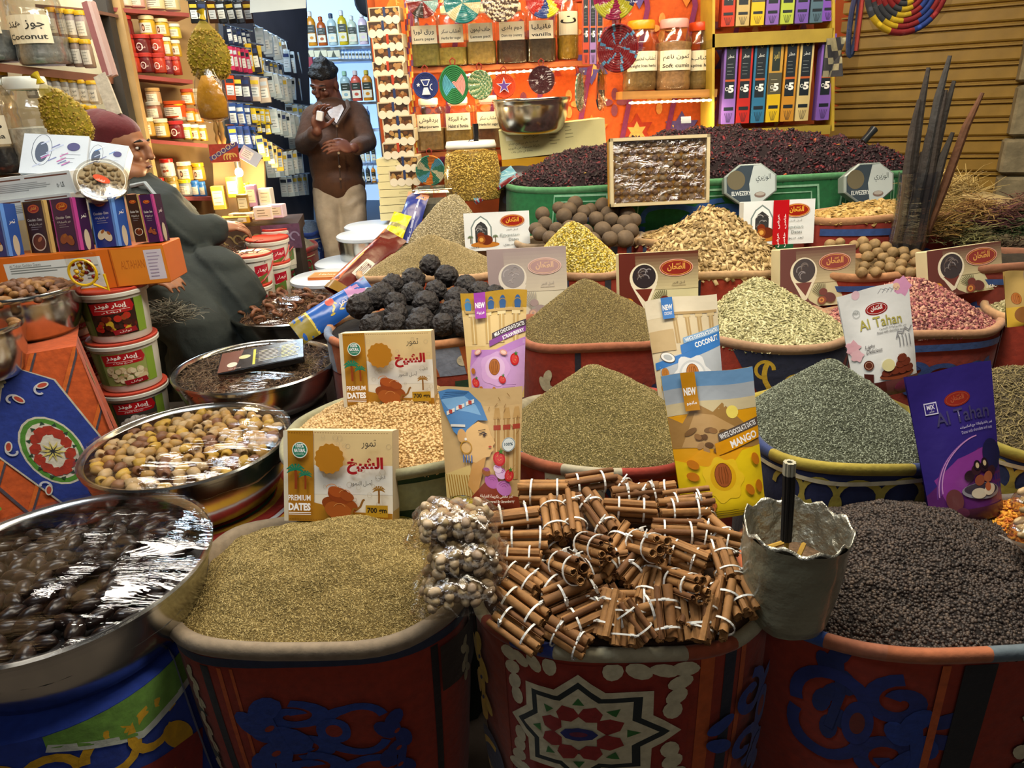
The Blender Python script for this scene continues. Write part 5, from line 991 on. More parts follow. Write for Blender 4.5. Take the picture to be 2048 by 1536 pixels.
for x, y, q in ((.52, .80, 0), (.70, .82, 60), (.42, .56, 120), (.86, .46, 200), (.84, .30, 250), (.66, .22, 20), (.50, .36, 300)): a.arc(x, y, .05, q, q + 230, .014, '#c4c4cc', r1=.015); a.ell(x + .04 * math.cos(math.radians(q)), y + .03 * math.sin(math.radians(q)), .022, '#d0ccc0', ry=.04, rot=q + 40); a.ell(x + .04 * math.cos(math.radians(q)), y + .03 * math.sin(math.radians(q)), .014, '#b8442c', ry=.03, rot=q + 40)
a.star(.34, .90, .15, .10, 8, CREAM); a.star(.34, .90, .11, .075, 8, '#4a4a50'); a.star(.34, .90, .085, .055, 8, '#c4531a'); leafy(a, .50, .93, .07, CREAM); leafy(a, .20, .76, .08, CREAM); leafy(a, .12, .92, .06, CREAM)
for x, y in ((.14, .56), (.22, .46), (.10, .42), (.20, .34)): leafy(a, x, y, .075, '#7aa43a', 5, '#c4c46a')
a.star(.14, .46, .05, .03, 4, '#b8441c'); a.ell(.40, .14, .07, O2); a.ell(.40, .14, .055, DK); a.ell(.40, .14, .04, O2); a.star(.40, .14, .028, .012, 6, '#cfc46a')
a.build('cloth_ornament', tb, lambda x, y, e: fr_(.60 + .40 * max(0, min(1, x)), .40 + .6 * max(0, min(1, y)), e + .0015), CLOTH, cuts=24, smooth='all')
a = Art(2.6)
for k in range(6): a.ell(.32 + .05 * (k % 2), .9 - .16 * k, .07, '#7aa43a', ry=.1)
a.stroke([(.6, 1), (.6, 0)], .05, DK); a.build('side_ornament', tb, lambda x, y, e: sd_(x, max(0, min(1, y)), e + .0015), CLOTH, cuts=14, smooth='all')
NT = [date_mesh('brown_nut', .021, .0105, k * 3.3, mat('nut_skin_%d' % k, c, .6, nz=(60, .3), bump=(80, .003))) for k, c in enumerate(('#5c3a22', '#7a5230', '#6a4428', '#8a6234'))]
PN = W(45, 580, 1.98); bowl('steel bowl heaped with brown nuts at the frame edge', PN, .145, .13, cover=False)
pile(NT, 'brown_nut', 'brown ridged nut heaped in the steel bowl', 'nut', 'brown nuts in the bowl', PN, .145, -.012, 85, .02, .03, ((0, 1),), rs=.92)
PN2 = W(-48, 655, 1.80); bowl('steel bowl of tan nuts cut off by the frame', PN2, .105, .13, cover=False)
pile([NT[3]], 'tan_nut', 'tan nut in the bowl cut off by the frame', 'nut', 'tan nuts', PN2, .105, -.01, 22, .02, .02)
# ================================================================ stacked cartons over the table
def f_or(a):
    a.rect(0, 0, 1, 1, '#c8661a'); a.rect(.06, .05, .62, .85, '#cfd4d0'); a.text('Al Tahan Golden Dates', .09, .74, .07, '#4a504c', al='L', w=.18); a.lines(.09, .48, .58, .70, 3, '#7a807c'); a.text('Flavored', .09, .2, .09, '#5a605c', al='L', w=.09); a.ring(.28, .18, .035, .004, '#8a908c'); a.lines(.52, .6, .3, .7, 6, '#8a908c')
    a.stroke([(.68, 0), (.68, 1)], .005, '#8a3e0c'); a.rect(.69, .02, 1, .98, '#cc7a24'); a.text('ALTAHAN', .80, .45, .22, '#a85a1c', w=.14); a.rect(.88, .12, .985, .9, '#c4bcc4'); a.lines(.895, .97, .2, .8, 8, '#9a8ca0')
oc = carton('orange_date_carton', 'wide orange carton with a white printed panel above the buckets', 176, 580, 0, 322, 76, .16, ART(f_or), '#c8661a', yaw=6, lean=2, roll=-1.5, d=2.08)
def f_ch(kind):
    c, e, lines_, art_ = {'blue': ('#20337c', '#5a86c8', 1, '#d8cca8'), 'brown': ('#3a241a', '#b89a5c', 0, '#6a3018'), 'purple': ('#3c1f42', '#a83c80', 0, '#8a4a2c')}[kind]
    def f(A):
        a = Art(A); a.rect(0, 0, 1, 1, c); a.rect(0, 0, .05, 1, e); a.rect(.92, 0, 1, 1, e); logo(a, .5, .85, .26, '#9a2c14', '#c8501c', '#e0a03c'); a.text('Chocolate - Dates', .48, .62, .05, '#e8e0d4', w=.66); a.text('تمر بالشوكولاتة', .48, .53, .05, '#dcd4c8', w=.6); a.lines(.25, .75, .46, .50, 2, '#b8b0b0', .01)
        if kind == 'brown': a.ell(.5, .22, .32, '#cfc4b0', ry=.28); a.ell(.5, .22, .28, '#5c2a16', ry=.24); a.ell(.56, .27, .12, '#a86a44', ry=.06, rot=30)
        else:
            for x, y, q in ((.36, .24, 30), (.62, .2, -30)): a.ell(x, y, .2, art_, ry=.14, rot=q); a.ell(x + .06, y + .06, .09, '#9a5a24', ry=.05, rot=q)
        return a
    return f
sd2 = lambda c, e: (lambda o, w_, h, th: Art(1).rect(0, 0, 1, 1, c).rect(0, 0, .25, 1, e).ell(.6, .2, .2, '#b0a48c').text('تمر', .6, .6, .1, '#e0d8cc', w=.4).build('side_print', o, lambda u, v, q: (w_ / 2 + q, u * th, v * h), GLOSS))
for i, (x, y, kd, lab) in enumerate(((-2, 514, 'blue', 'blue chocolate date box cut by the frame edge'), (84, 507, 'brown', 'brown chocolate date box in the row on the orange carton'), (140, 502, 'purple', 'purple chocolate date box in the row on the orange carton'), (215, 494, 'blue', 'blue chocolate date box in the middle of the row on the orange carton'))):
    cc = {'blue': ('#2c4a8c', '#5a86c8'), 'brown': ('#2e1c14', '#b89a5c'), 'purple': ('#341a3a', '#a83c80')}[kd]; carton('chocolate_box', lab, x, y, 0, 62, 102, .045, f_ch(kd), cc[0], yaw=-22, lean=9, roll=-5, d=2.06 + .02 * (i % 2), side=sd2(*cc), group='chocolate date boxes', gl=GLOSS)
for x, kd, lab in ((283, 'brown', 'brown chocolate date box seen from its narrow side'), (310, 'purple', 'purple chocolate date box at the end of the row by the seated man')):
    cc = {'brown': ('#2e1c14', '#b89a5c'), 'purple': ('#341a3a', '#a83c80')}[kd]; carton('chocolate_box', lab, x, 484, 0, 26, 92, .05, f_ch(kd), cc[0], yaw=-4, lean=6, roll=-3, d=2.10, side=sd2(*cc), group='chocolate date boxes', gl=GLOSS)
def f_long(a): a.rect(0, 0, 1, 1, '#cdd3d2'); a.rect(.3, .82, .52, .88, '#6a4438'); a.rect(.56, .84, .97, .9, '#6a4438'); a.lines(.2, .8, .35, .65, 5, '#9aa0a0'); a.rect(.0, .1, .1, .5, '#8a9090'); a.text('٥٠ LE', .88, .35, .2, '#3a4040', w=.07)
FL = ART(f_long)
carton('long_white_carton', 'long white carton with a brown stripe, upper of two', 50, 398, 0, 225, 44, .12, FL, '#cdd3d2', yaw=-6, lean=0, roll=-4, d=2.12); carton('long_white_carton', 'long white carton with a brown stripe, lower of two', 50, 440, 0, 225, 42, .12, FL, '#c4cac8', yaw=-6, lean=0, roll=-4, d=2.12)
def f_wt(c):
    def f(a):
        a.rect(0, 0, 1, 1, '#ccd6e0'); a.ring(.3, .6, .15, .008, '#4a5468', ry=.3); a.ell(.3, .55, .1, '#5a6478', ry=.2)
        for k in range(14): x, y = R.uniform(.15, .7), R.uniform(.15, .8); a.stroke([(x, y), (x + .12, y + .1)], .02, R.choice([c, '#e4ecf4', '#7c84b0', '#b8c4e0']))
        a.ell(.78, .7, .1, '#5a5a84', ry=.08); a.lines(.6, .9, .3, .5, 3, '#8a94a4')
    return f
carton('white_gift_carton', 'white shrink wrapped carton with pink sheen', 104, 348, 0, 120, 92, .06, ART(f_wt('#c07ab0')), '#c4ccd4', yaw=14, lean=38, roll=7, d=2.16, gl=GLOSS)
carton('white_gift_carton', 'white shrink wrapped carton with blue sheen beside the cap', 200, 352, 0, 80, 78, .05, ART(f_wt('#6a94d0')), '#c4ccd4', yaw=16, lean=38, roll=14, d=2.2, gl=GLOSS)
# round tub of nuts
tu = thing('nut_tub', 'round clear tub of pistachios leaning on the white cartons', 'tub', T(W(204, 362, 2.05)) @ RZ(18) @ RX(52) @ RY(8)); r_ = .070
MB().lathe([(r_ * .85, -.05), (r_, 0), (r_ * 1.02, .003), (r_ * 1.02, .008), (r_ * .92, .010), (0.001, .010)], '#e8e4d8', 32, cap0=True).build('tub_shell', CLEAR, tu, True); MB().lathe([(r_ * .80, -.048), (r_ * .93, -.004), (0.001, -.006)], '#b9a888', 28, cap0=True).build('tub_filling', MATTE, tu, True)
a = Art(1); a.ell(.5, .5, .17, '#c8481c', ry=.08, rot=-30); a.text('الطحان', .46, .44, .07, '#f0dcc8', w=.16, rot=-30); a.ring(.5, .5, .44, .012, '#e4e0d4'); a.build('print', tu, lambda u, v, e: ((u - .5) * 2 * r_, (v - .5) * 2 * r_, .0105 + e), GLOSS)
PS = date_mesh('pistachio', .0095, .0065, 1.3, mat('pistachio_shell', '#a08a64', .5, nz=(60, .2)))
for k in range(42):
    t, r = k * 2.4, r_ * .85 * math.sqrt(k / 42); link(PS, 'nut', tu, T(r * math.cos(t), r * math.sin(t), -.001) @ RZ(R.uniform(0, 360)) @ RY(R.uniform(-30, 30)) @ S(.9))
# hanging candy toy bag
cb = thing('hanging_candy_bag', 'small red and yellow candy bag hanging on the orange carton', 'bag', FR(181, 578, 2.0, 6, 0, -3)); w_ = .085
mb = MB(); mb.grid(lambda u, v: ((u - .5) * w_, -.012 * math.sin(math.pi * u) * math.sin(math.pi * v), v * .10), 8, 8, '#b8b0a0'); mb.build('bag_film', WRAP, cb, 'all')
for k in range(26): MB().ell((0, 0, 0), (.007, .004, .006), ['#c89a1c', '#8a1c18', '#d0a82c', '#7a1410'][k % 4], 8, 5).build('candy', PLAST, cb, 'all', T(R.uniform(-.028, .028), -.006 + R.uniform(-.004, .003), R.uniform(.02, .08)))
MB().tube([(.036 * math.cos(6.283 * k / 20), -.014, .05 + .036 * math.sin(6.283 * k / 20)) for k in range(20)], .004, '#d0a81c', 6, close=True).build('spoon_ring', PLAST, cb, True); MB().tube([(.02, -.016, .015), (.055, -.016, -.005), (.055, -.016, .04)], .004, '#d0a81c', 6).build('spoon_handle', PLAST, cb, True)
# ================================================================ jars, shelves and hanging goods behind the stall
_W = W
def W(px, py, Y):                         # from here on goods are placed on upright planes: Y metres away over the floor
    v = _W(px, py, 1) - CAM; return CAM + v * (Y / v.y)
def DD(px, py, Y): return PJ(W(px, py, Y))[2]
JARB = mat('jar_contents', None, .6, nz=(60, .3), bump=(80, .003))
def shelf(name, label, p0, p1, th, dp, col='#a08a5c', kind='shelf', m=WOOD):
    a, b = p0, p1; M = AX(a, b); ln = (b - a).length; o = MB().box((0, dp / 2, -th / 2), (ln, dp, th), col).build(name, m, None, False, M); return tag(o, label, kind)
def pjar(label, px, py, d, wpx, hpx, lid, fill, frac, title, group, shape='sq', lidw=.62, lbl=(.36, .70), ink='#2c2a24', glass='#e8d8b0', yaw=0, sub=True, name='spice_jar'):
    """clear plastic jar: shell, lid, filling, paper label. title = (arabic, latin)"""
    w_, h = M_(wpx, DD(px, py, d)), M_(hpx, DD(px, py, d)); r = w_ / 2; o = thing(name, label, 'jar', FR(px, py, d, yaw), group); hl = h * .12
    if shape == 'sq':
        def ring(k, z): return [(r * k * sup(2 * math.pi * j / 28, 4)[0], r * .8 * k * sup(2 * math.pi * j / 28, 4)[1] + r * .8, z) for j in range(28)]
        lv = [(.94, 0), (1, h * .02), (1, h * .76), (.93, h * .84), (lidw, h * .88), (lidw, h * .9)]
    else:
        def ring(k, z): return [(r * k * math.cos(2 * math.pi * j / 28), r * k * math.sin(2 * math.pi * j / 28) + r, z) for j in range(28)]
        lv = [(.9, 0), (.98, h * .03), (1, h * .12), (.95, h * .2), (1, h * .26), (1, h * .55), (.95, h * .6), (1, h * .64), (.98, h * .7), (lidw + .03, h * .86), (lidw, h * .88)]
    def solid(lv, col, name_, m, cap=True):
        mb = MB(); vs = []; [vs.extend(ring(k, z)) for k, z in lv]; n = 28
        fs = [(i * n + j, i * n + (j + 1) % n, (i + 1) * n + (j + 1) % n, (i + 1) * n + j) for i in range(len(lv) - 1) for j in range(n)]
        fs.append(tuple(range(n - 1, -1, -1)));
        if cap: fs.append(tuple((len(lv) - 1) * n + j for j in range(n)))
        mb.add(vs, fs, col); return mb.build(name_, m, o, True)
    bo = solid(lv, glass, 'jar_shell', CLEAR); zt = h * .86 * frac
    solid([(k * .965, max(z, .002)) for k, z in lv if z < zt] + [(.955, zt), (.5, zt * 1.04)], fill, 'jar_filling', JARB)
    solid([(lidw * 1.04, h * .875), (lidw * 1.06, h * .89), (lidw * 1.06, h * .975), (lidw * 1.0, h)], lid, 'jar_lid', PLAST)
    if title:
        a = Art((lbl[1] - lbl[0]) * h / (w_ * .8)); a.rect(0, 0, 1, 1, '#e4dcc0'); a.text(title[0], .5, .48, .32, ink, w=.8, bold=.015)
        if title[1]: a.text(title[1], .5, .14, .2, ink, w=.82, bold=.02)
        if shape == 'sq': mp = lambda u, v, e: ((u - .5) * w_ * .8, r * .8 - r * .8 * max(0, 1 - abs((u - .5) * 1.6) ** 4) ** .25 * 1.0 - .0015 - e, h * (lbl[0] + (lbl[1] - lbl[0]) * v))
        else: mp = lambda u, v, e: ((r + .001 + e) * math.sin((u - .5) * 1.9), r - (r + .001 + e) * math.cos((u - .5) * 1.9), h * (lbl[0] + (lbl[1] - lbl[0]) * v))
        a.build('paper_label', bo, mp, PAPER, cuts=8)
    return o
WD = 3.62
# orange appliqué cloth behind the jars
oc2 = thing('wall_cloth', 'orange appliqué cloth hung behind the spice jars', 'cloth', T(.47, SHELF_Y + .27, 0)); cwid = 2.1
mb = MB(); mb.grid(lambda u, v: ((u - .5) * cwid, .008 * math.sin(30 * u), 1.2 + 1.5 * v), 40, 4, '#c8541a'); mb.build('cloth_panel', CLOTH, oc2, 'all')
a = Art(1.5 / cwid)
for k in range(9):
    x = .06 + .11 * k
    for y in (.12, .34, .56, .80):
        a.star(x, y, .045, .026, 6, ['#a8321a', '#5a4a8a', '#d07a2c'][(k + int(y * 10)) % 3]); a.star(x, y, .026, .014, 6, '#d8a85c'); [a.ell(x + .055 + .018 * math.cos(q), y + .1 + .026 * math.sin(q), .014, ['#7a3a4c', '#d08a44'][k % 2], ry=.008, rot=math.degrees(q), n=10) for q in (0, 1.57, 3.14, 4.71)]
    a.stroke([(x - .05, 0), (x + .02, .5), (x - .05, 1)], .012, '#7a2a5a')
a.build('cloth_ornament', oc2, lambda u, v, e: ((u - .5) * cwid, .008 * math.sin(30 * u) - .002 - e, 1.2 + 1.5 * v), CLOTH, cuts=20)
shelf('jar_shelf', 'upper jar shelf edged with orange cloth', W(812, 137, WD), W(1185, 120, WD), .022, .22, '#b4602c'); shelf('jar_shelf', 'lower jar shelf behind the steel bowl', W(826, 306, WD), W(1200, 290, WD), .022, .22, '#b4602c')
for px, w_, lab, t, fill, lid in ((853, 62, 'jar labelled Laura paper on the upper jar shelf', ('ورق لورا', 'Laura paper'), '#7c7434', '#e8dcc0'), (906, 60, 'jar labelled herbs for sugar on the upper jar shelf', ('أعشاب سكر', 'Herbs for sugar'), '#a08c3c', '#f0e0b0'), (964, 60, 'jar labelled Lemon pact on the upper jar shelf', ('حلف ليمون', 'Lemon pact'), '#a88a44', '#f0e0b0'), (1026, 62, 'jar labelled Dom my country on the upper jar shelf', ('دوم بلدى', 'Dom my country'), '#4a3424', '#e8dcc0'), (1084, 60, 'jar labelled vanilla on the upper jar shelf', ('فانيليا', 'vanilla'), '#4c3c28', '#e8dcc0')):
    pjar(lab, px, 133 - (px - 853) * .045, WD - .02, w_, 108, lid, fill, .45 if t[1] != 'Herbs for sugar' else .35, t, 'labelled spice jars', lbl=(.38, .68))
pjar('orange lidded tall jar at the end of the upper jar shelf', 1138, 118, WD, 44, 122, '#c8441c', '#b8902c', .8, ('ن', ''), 'labelled spice jars', 'round', .8)
for px, w_, lab, t, fill, lid in ((862, 58, 'jar labelled Marjoram on the lower jar shelf', ('بردقوش', 'Marjoram'), '#9a7a4c', '#f4ead0'), (920, 60, 'jar labelled Habat al Baraka on the lower jar shelf', ('حبة البركة', 'Habat al Baraka'), '#b08c44', '#f0e4c4'), (980, 56, 'jar labelled herbs for sugar beside the steel bowl', ('أعشاب سكر', 'Herbs for sugar'), '#7a4c30', '#d88a84')):
    pjar(lab, px, 302 - (px - 862) * .045, WD - .02, w_, 98, lid, fill, .5, t, 'labelled spice jars', lbl=(.38, .70))
# LED strips: clear tubes with little lamps
def led(label, p0, p1, n, col='#ffe2a8', e=14):
    o = thing('led_strip', label, 'lamp', AX(p0, p1)); ln = (p1 - p0).length; MB().box((0, .004, 0), (ln, .004, .008), '#e8dcc0').build('strip_tape', PLAST, o)
    me = MB().ell((0, 0, 0), (.009, .004, .006), '#fff', 8, 5).mesh('led', mat('led_glow', col, emit=e), 'all')
    for k in range(n): link(me, 'led', o, T((k + .5) / n * ln - ln / 2, -.003, 0))
led('string of warm LEDs under the upper jar shelf', W(905, 152, WD - .03), W(1150, 136, WD - .03), 18); led('string of warm LEDs under the shelf of weight loss herbs', W(1258, 206, 3.5), W(1424, 200, 3.5), 14)
led('short string of LEDs beside the date racks', W(795, 163, 3.6), W(815, 163, 3.6), 3)
l = bpy.data.lights.new('shelf_glow', 'AREA'); l.shape = 'RECTANGLE'; l.size = .75; l.size_y = .03; l.energy = 5; l.color = (1, .74, .4); lo = bpy.data.objects.new('shelf_glow', l); COL.objects.link(lo); lo.location = W(1030, 148, WD - .06); lo.rotation_euler = (math.radians(25), 0, 0)
l2 = l.copy(); l2.size = .4; l2.energy = 4; lo2 = bpy.data.objects.new('shelf_glow', l2); COL.objects.link(lo2); lo2.location = W(1345, 208, 3.46); lo2.rotation_euler = (math.radians(25), 0, 0)
# big steel bowl, yellow cartons
SB = W(1062, 199, 3.46); o = bowl('large empty steel mixing bowl in front of the jar shelves', SB, M_(79, PJ(SB)[2]), .145, cover=False); o['group'] = 'steel bowls'
def f_yb(a): a.rect(0, 0, 1, 1, '#d4cc94'); a.rect(.06, .62, .22, .78, '#e8e4c0'); a.text('تاريخ الانتاج', .3, .62, .14, '#5a5634', w=.14); a.text('الصلاحية عام من تاريخ الإنتاج', .22, .44, .1, '#4a4630', w=.28); a.text('شركة مسئولة عن التوريد', .22, .3, .1, '#4a4630', w=.3); a.text('يحفظ في مكان جاف', .2, .16, .1, '#4a4630', w=.2); a.lines(.47, .58, .35, .85, 6, '#8a865c'); a.lines(.62, .7, .5, .85, 4, '#8a865c')
carton('yellow_carton', 'pale yellow printed carton below the steel bowl', 1108, 308, 0, 210, 56, .2, ART(f_yb), '#d4cc94', d=3.46, lean=0, roll=-4); carton('gold_carton', 'gold carton behind the dark fruit bag', 1082, 366, 0, 150, 50, .2, ART(lambda a: a.rect(0, 0, 1, 1, '#c8941c')), '#c8941c', d=3.46, lean=0, roll=-2)
# woven plates
def plate(label, px, py, d, rpx, fn, yaw=0, sy=1.0, wrap=True, base='#8a2418', ring=10):
    r = M_(rpx, DD(px, py, d)); o = thing('woven_plate', label, 'plate', FR(px, py, d, yaw), 'coiled woven plates'); mb = MB(); n = 40
    for k in range(ring):                              # coils
        q = r * (k + .5) / ring; rr = r / ring * .62; c = fn(k, ring)
        vs = [((q + rr * math.cos(2 * math.pi * i / 6)) * math.cos(2 * math.pi * j / n), -rr * math.sin(2 * math.pi * i / 6) * .9 - .012 * (k / ring) ** 2, (q + rr * math.cos(2 * math.pi * i / 6)) * math.sin(2 * math.pi * j / n) * sy) for j in range(n) for i in range(6)]
        fs = [(j * 6 + i, j * 6 + (i + 1) % 6, ((j + 1) % n) * 6 + (i + 1) % 6, ((j + 1) % n) * 6 + i) for j in range(n) for i in range(6)]
        mb.add(vs, fs, [c(j / n) for j in range(n) for i in range(6)])
    mb.build('coiled_disc', MATTE, o, 'all')
    MB().tube([(-.008, 0, r * sy), (-.012, 0, r * sy + .02), (0, 0, r * sy + .03), (.012, 0, r * sy + .02), (.008, 0, r * sy)], .003, base, 5).build('hanging_loop', MATTE, o)
    if wrap:
        mb = MB(); mb.grid(lambda u, v: (r * 1.12 * v * math.cos(6.2832 * u) * (1 - .25 * max(0, math.sin(6.2832 * u)) * v), -.02 - .008 * math.sin(12 * u * 6.28) * v, r * 1.12 * v * sy * math.sin(6.2832 * u) * (1 + .18 * max(0, math.sin(6.2832 * u)))), 28, 5, '#fff', closeu=True); mb.build('plastic_wrap', WRAP, o, 'all')
    return o
sect = lambda cs, n, tw=0: (lambda k, R_: (lambda t: cs[int((t * n + tw * k / R_)) % len(cs)]))
chk = lambda cs, m=3: (lambda k, R_: (lambda t: cs[(int(t * (k + 1) * m) + k) % len(cs)]))
solid_ = lambda c: (lambda k, R_: (lambda t: c))
plate('red and black woven plate at the top of the jar shelf by the date racks', 845, 2, 3.5, 31, sect(['#7a1c18', '#3a3430', '#7a1c18', '#8ab4bc'], 8)); plate('teal and white woven plate at the top of the jars', 925, 6, 3.5, 37, sect(['#1c7a84', '#1c7a84', '#c8c0a4'], 9)); plate('brown and cream chequered woven plate', 1001, 4, 3.5, 36, chk(['#4a342c', '#d4c8b4'])); plate('red blue and yellow woven plate above the vanilla jar', 1088, -4, 3.5, 37, sect(['#b02418', '#b02418', '#2c4490', '#d4cc2c'], 8, 1.0))
plate('navy woven plate with a white lamp figure', 852, 172, 3.48, 25, solid_('#20306e'), wrap=False); plate('green woven plate with pink and blue bands', 908, 170, 3.48, 29, lambda k, n: (lambda t: '#1c6a3a' if k > n - 3 or (int(t * 4 + .5) % 2 and k > 1) else ['#c88a84', '#4a94ac'][int(t * 4 + .5) // 2 % 2]), sy=1.25, wrap=False)
plate('green and cream spotted woven plate', 960, 170, 3.48, 25, chk(['#5c8a5c', '#d8dcb0', '#8ab48c'], 4), sy=1.1); plate('orange woven plate with a purple star', 1008, 172, 3.48, 23, solid_('#c8421c'), wrap=False); plate('maroon woven plate with white stars', 1083, 160, 3.48, 26, solid_('#4a1420'))
plate('blue green and orange woven plate above the cream boxes', 861, 341, 3.42, 29, sect(['#2c7a6a', '#4a94b8', '#d07a2c', '#2c7a6a', '#c8c4a8'], 10, .6))
plate('green edged woven plate seen edge on beside the jars', 1155, 185, 3.4, 22, chk(['#5c8a6c', '#c8ccb8'], 4), yaw=62, sy=1.6); plate('orange and navy woven plate seen edge on', 1196, 180, 3.38, 24, sect(['#c8561c', '#c8561c', '#2c3448'], 9), yaw=62, sy=1.6)
plate('red woven plate with pale blue rays in clear wrap', 1235, 97, 3.0, 41, lambda k, n: (lambda t: '#6aa4d0' if (t * 6 + .055 * k) % 1 < .17 and k > 1 else '#8c141c'), sy=1.08); plate('pink yellow and blue woven plate cut by the top edge', 1228, -6, 2.95, 42, sect(['#a81c54', '#ccc42c', '#20286e', '#20286e', '#b01c5c', '#d0cc3c'], 8, .8))
plate('large striped woven plate hanging before the shutter', 1812, -22, 2.4, 84, lambda k, n: (lambda t: ['#8a1c20', '#8a1c20', '#3a3c44', '#c8a81c', '#8a1c20', '#243e8c'][int(t * 11 + k * .35) % 6]), sy=1.0, ring=8)
def star_on(px, py, d, r, c, c2=None):
    pass
for nm, lab, px, py, fn in (('plate_figure', 'white', 852, 172, lambda a: (a.poly([(.3, .75), (.7, .75), (.58, .5), (.42, .5)], '#c8ccd8'), a.poly([(.35, .71), (.65, .71), (.55, .53), (.45, .53)], '#20306e'), a.poly([(.42, .44), (.58, .44), (.68, .16), (.32, .16)], '#c8ccd8'), a.star(.2, .55, .09, .04, 5, '#c8ccd8'), a.arc(.8, .45, .12, 100, 260, .03, '#c8ccd8'))), ('plate_star', 'purple', 1008, 172, lambda a: (a.star(.5, .5, .34, .13, 5, '#d8c8d0'), a.star(.5, .5, .28, .105, 5, '#5a3a8a'))), ('plate_star', 'white', 1083, 160, lambda a: (a.star(.3, .4, .1, .04, 5, '#c8c0c8'), a.star(.5, .62, .1, .04, 5, '#c8c0c8'), [a.stroke([(.7 + .02 * k, .8 - .1 * k), (.9, .82 - .1 * k)], .03, '#c8c0c8') for k in range(6)]))):
    par = [o for o in bpy.data.objects if o.type == 'EMPTY' and o.get('category') == 'plate' and (o.location - W(px, py, 3.48)).length < .01][0]; a = Art(1); fn(a); r = M_(24, DD(px, py, 3.48)); a.build(nm, par, lambda u, v, e: ((u - .5) * 2 * r, -.017 - e, (v - .5) * 2 * r), MATTE)
# right hand jars and the incense shelves
shelf('herb_jar_shelf', 'wrapped shelf carrying the three wide herb jars', W(1245, 183, 3.56), W(1435, 178, 3.56), .035, .2, '#a8783c')
pjar('wide jar labelled weight loss herbs', 1286, 181, 3.58, 72, 128, '#d8941c', '#84683c', .36, ('أعشاب تخسيس', 'weight loss herbs'), 'wide herb jars', 'round', .72, (.28, .56)); pjar('pink lidded jar labelled Soft cumin', 1352, 180, 3.56, 74, 130, '#d89a94', '#a8825c', .78, ('كمون ناعم', 'Soft cumin'), 'wide herb jars', 'round', .72, (.28, .56)); pjar('orange lidded jar labelled spine herbs', 1404, 178, 3.62, 62, 122, '#c8441c', '#8c7440', .4, ('أعشاب', 'spine herbs'), 'wide herb jars', 'round', .72, (.28, .58))
ISM = lambda x, y: W(x, y, 3.52)
shelf('incense_shelf', 'mustard shelf board between the two rows of incense boxes', ISM(1425, 68), ISM(1668, 56), .055, .2, '#9a8430'); shelf('incense_shelf', 'mustard shelf board under the lower incense boxes', ISM(1425, 262), ISM(1662, 250), .04, .2, '#9a8430')
for x, nm in ((1428, 'left'), (1668, 'right')):
    b_ = ISM(x, -60); c_ = ISM(x - 2, 262); o = MB().box((0, 0, 0), ((b_ - c_).length, .2, .012), '#b09430').build('shelf_upright', WOOD, None, False, AX(c_, b_, Vector((0, 1, 0))) @ T(0, .1, 0)); tag(o, 'mustard upright at the %s end of the incense shelves' % ('jar' if nm == 'left' else 'shutter'), 'shelf upright')
def f_inc(c, num, sticks, gold=False):
    D = '#1c242c'
    def f(a):
        a.rect(0, 0, 1, 1, c)
        if gold: a.poly([(.2, .6), (.2, .9), (.5, .96), (.8, .9), (.8, .6)], '#26302c'); a.text('العود', .5, .72, .1, '#b8a85c', w=.4, rot=0); a.rect(0, .33, 1, .58, '#4c4a3c'); a.lines(.2, .8, .36, .5, 4, '#b0a888', .03); a.rect(0, 0, 1, .33, '#c8a81c')
        else:
            a.poly([(.14, .30), (.86, .30), (.86, .96), (.5, .99), (.14, .96)], D); a.ell(.5, .90, .12, '#a89450', ry=.18); a.ell(.5, .90, .07, D, ry=.11); a.text('عطر', .5, .76, .05, '#cfd4d4', w=.5); a.lines(.25, .75, .58, .70, 4, '#7a8488', .03); a.rect(.14, .50, .86, .525, {'5': '#a8542c', '90': '#5a5a5c'}[num])
        a.text(num, .62, .37, .09, '#e8e8e4', w=.4 if num == '5' else .55, bold=.05); a.ring(.3, .415, .11, .05, '#c8ccc8'); a.rect(.14, .16, .86, .20, D)
        for k in range(5): a.stroke([(.5 + (k - 2) * .05, .02), (.5 + (k - 2) * .14, .13)], .03, D)
    return f
for row, (ys, h, num) in enumerate(((53, 125, '90'), (248, 156, '5'))):
    cs = ['#7a5aa8', '#a82420', '#2c6a90', '#b08a3c', '#b8822c', '#c8b47c', '#7a58b0'] if row else ['#b0341c', '#b09a64', '#b08a2c', '#7a5aa8', '#a0b040', '#6a50a0', '#4a6474']
    nm = ['lilac', 'red', 'teal', 'gold arched', 'amber', 'cream', 'purple'] if row else ['orange red', 'tan', 'olive gold', 'violet', 'lime green', 'dark violet', 'slate']
    for k in range(7):
        x = 1455 + k * 29.5 + (12 if row and k == 6 else 0); carton('incense_box', '%s incense box in the %s row of the mustard shelves' % (nm[k], 'lower' if row else 'upper'), x, ys - k * 1.3, 0, 26, h, .05, ART(f_inc(cs[k], num, 1, row == 1 and k == 3 or row == 0 and k == 2)), cs[k], d=3.53, lean=2, group='incense boxes')
carton('incense_box', 'purple incense box at the end of the upper row by the shutter', 1655, 42, 0, 24, 120, .05, ART(f_inc('#7048a8', '90', 1)), '#7048a8', d=3.53, lean=2, group='incense boxes')
for k, c in enumerate(('#a8402c', '#8a6aa0', '#a8603c')): carton('incense_box', 'faded %s incense box beside the red woven plate' % ('red', 'lilac', 'orange')[k], 1172 + k * 14, 128, 0, 13, 130, .03, ART(f_inc(c, '5', 1)), c, d=3.46, lean=0)
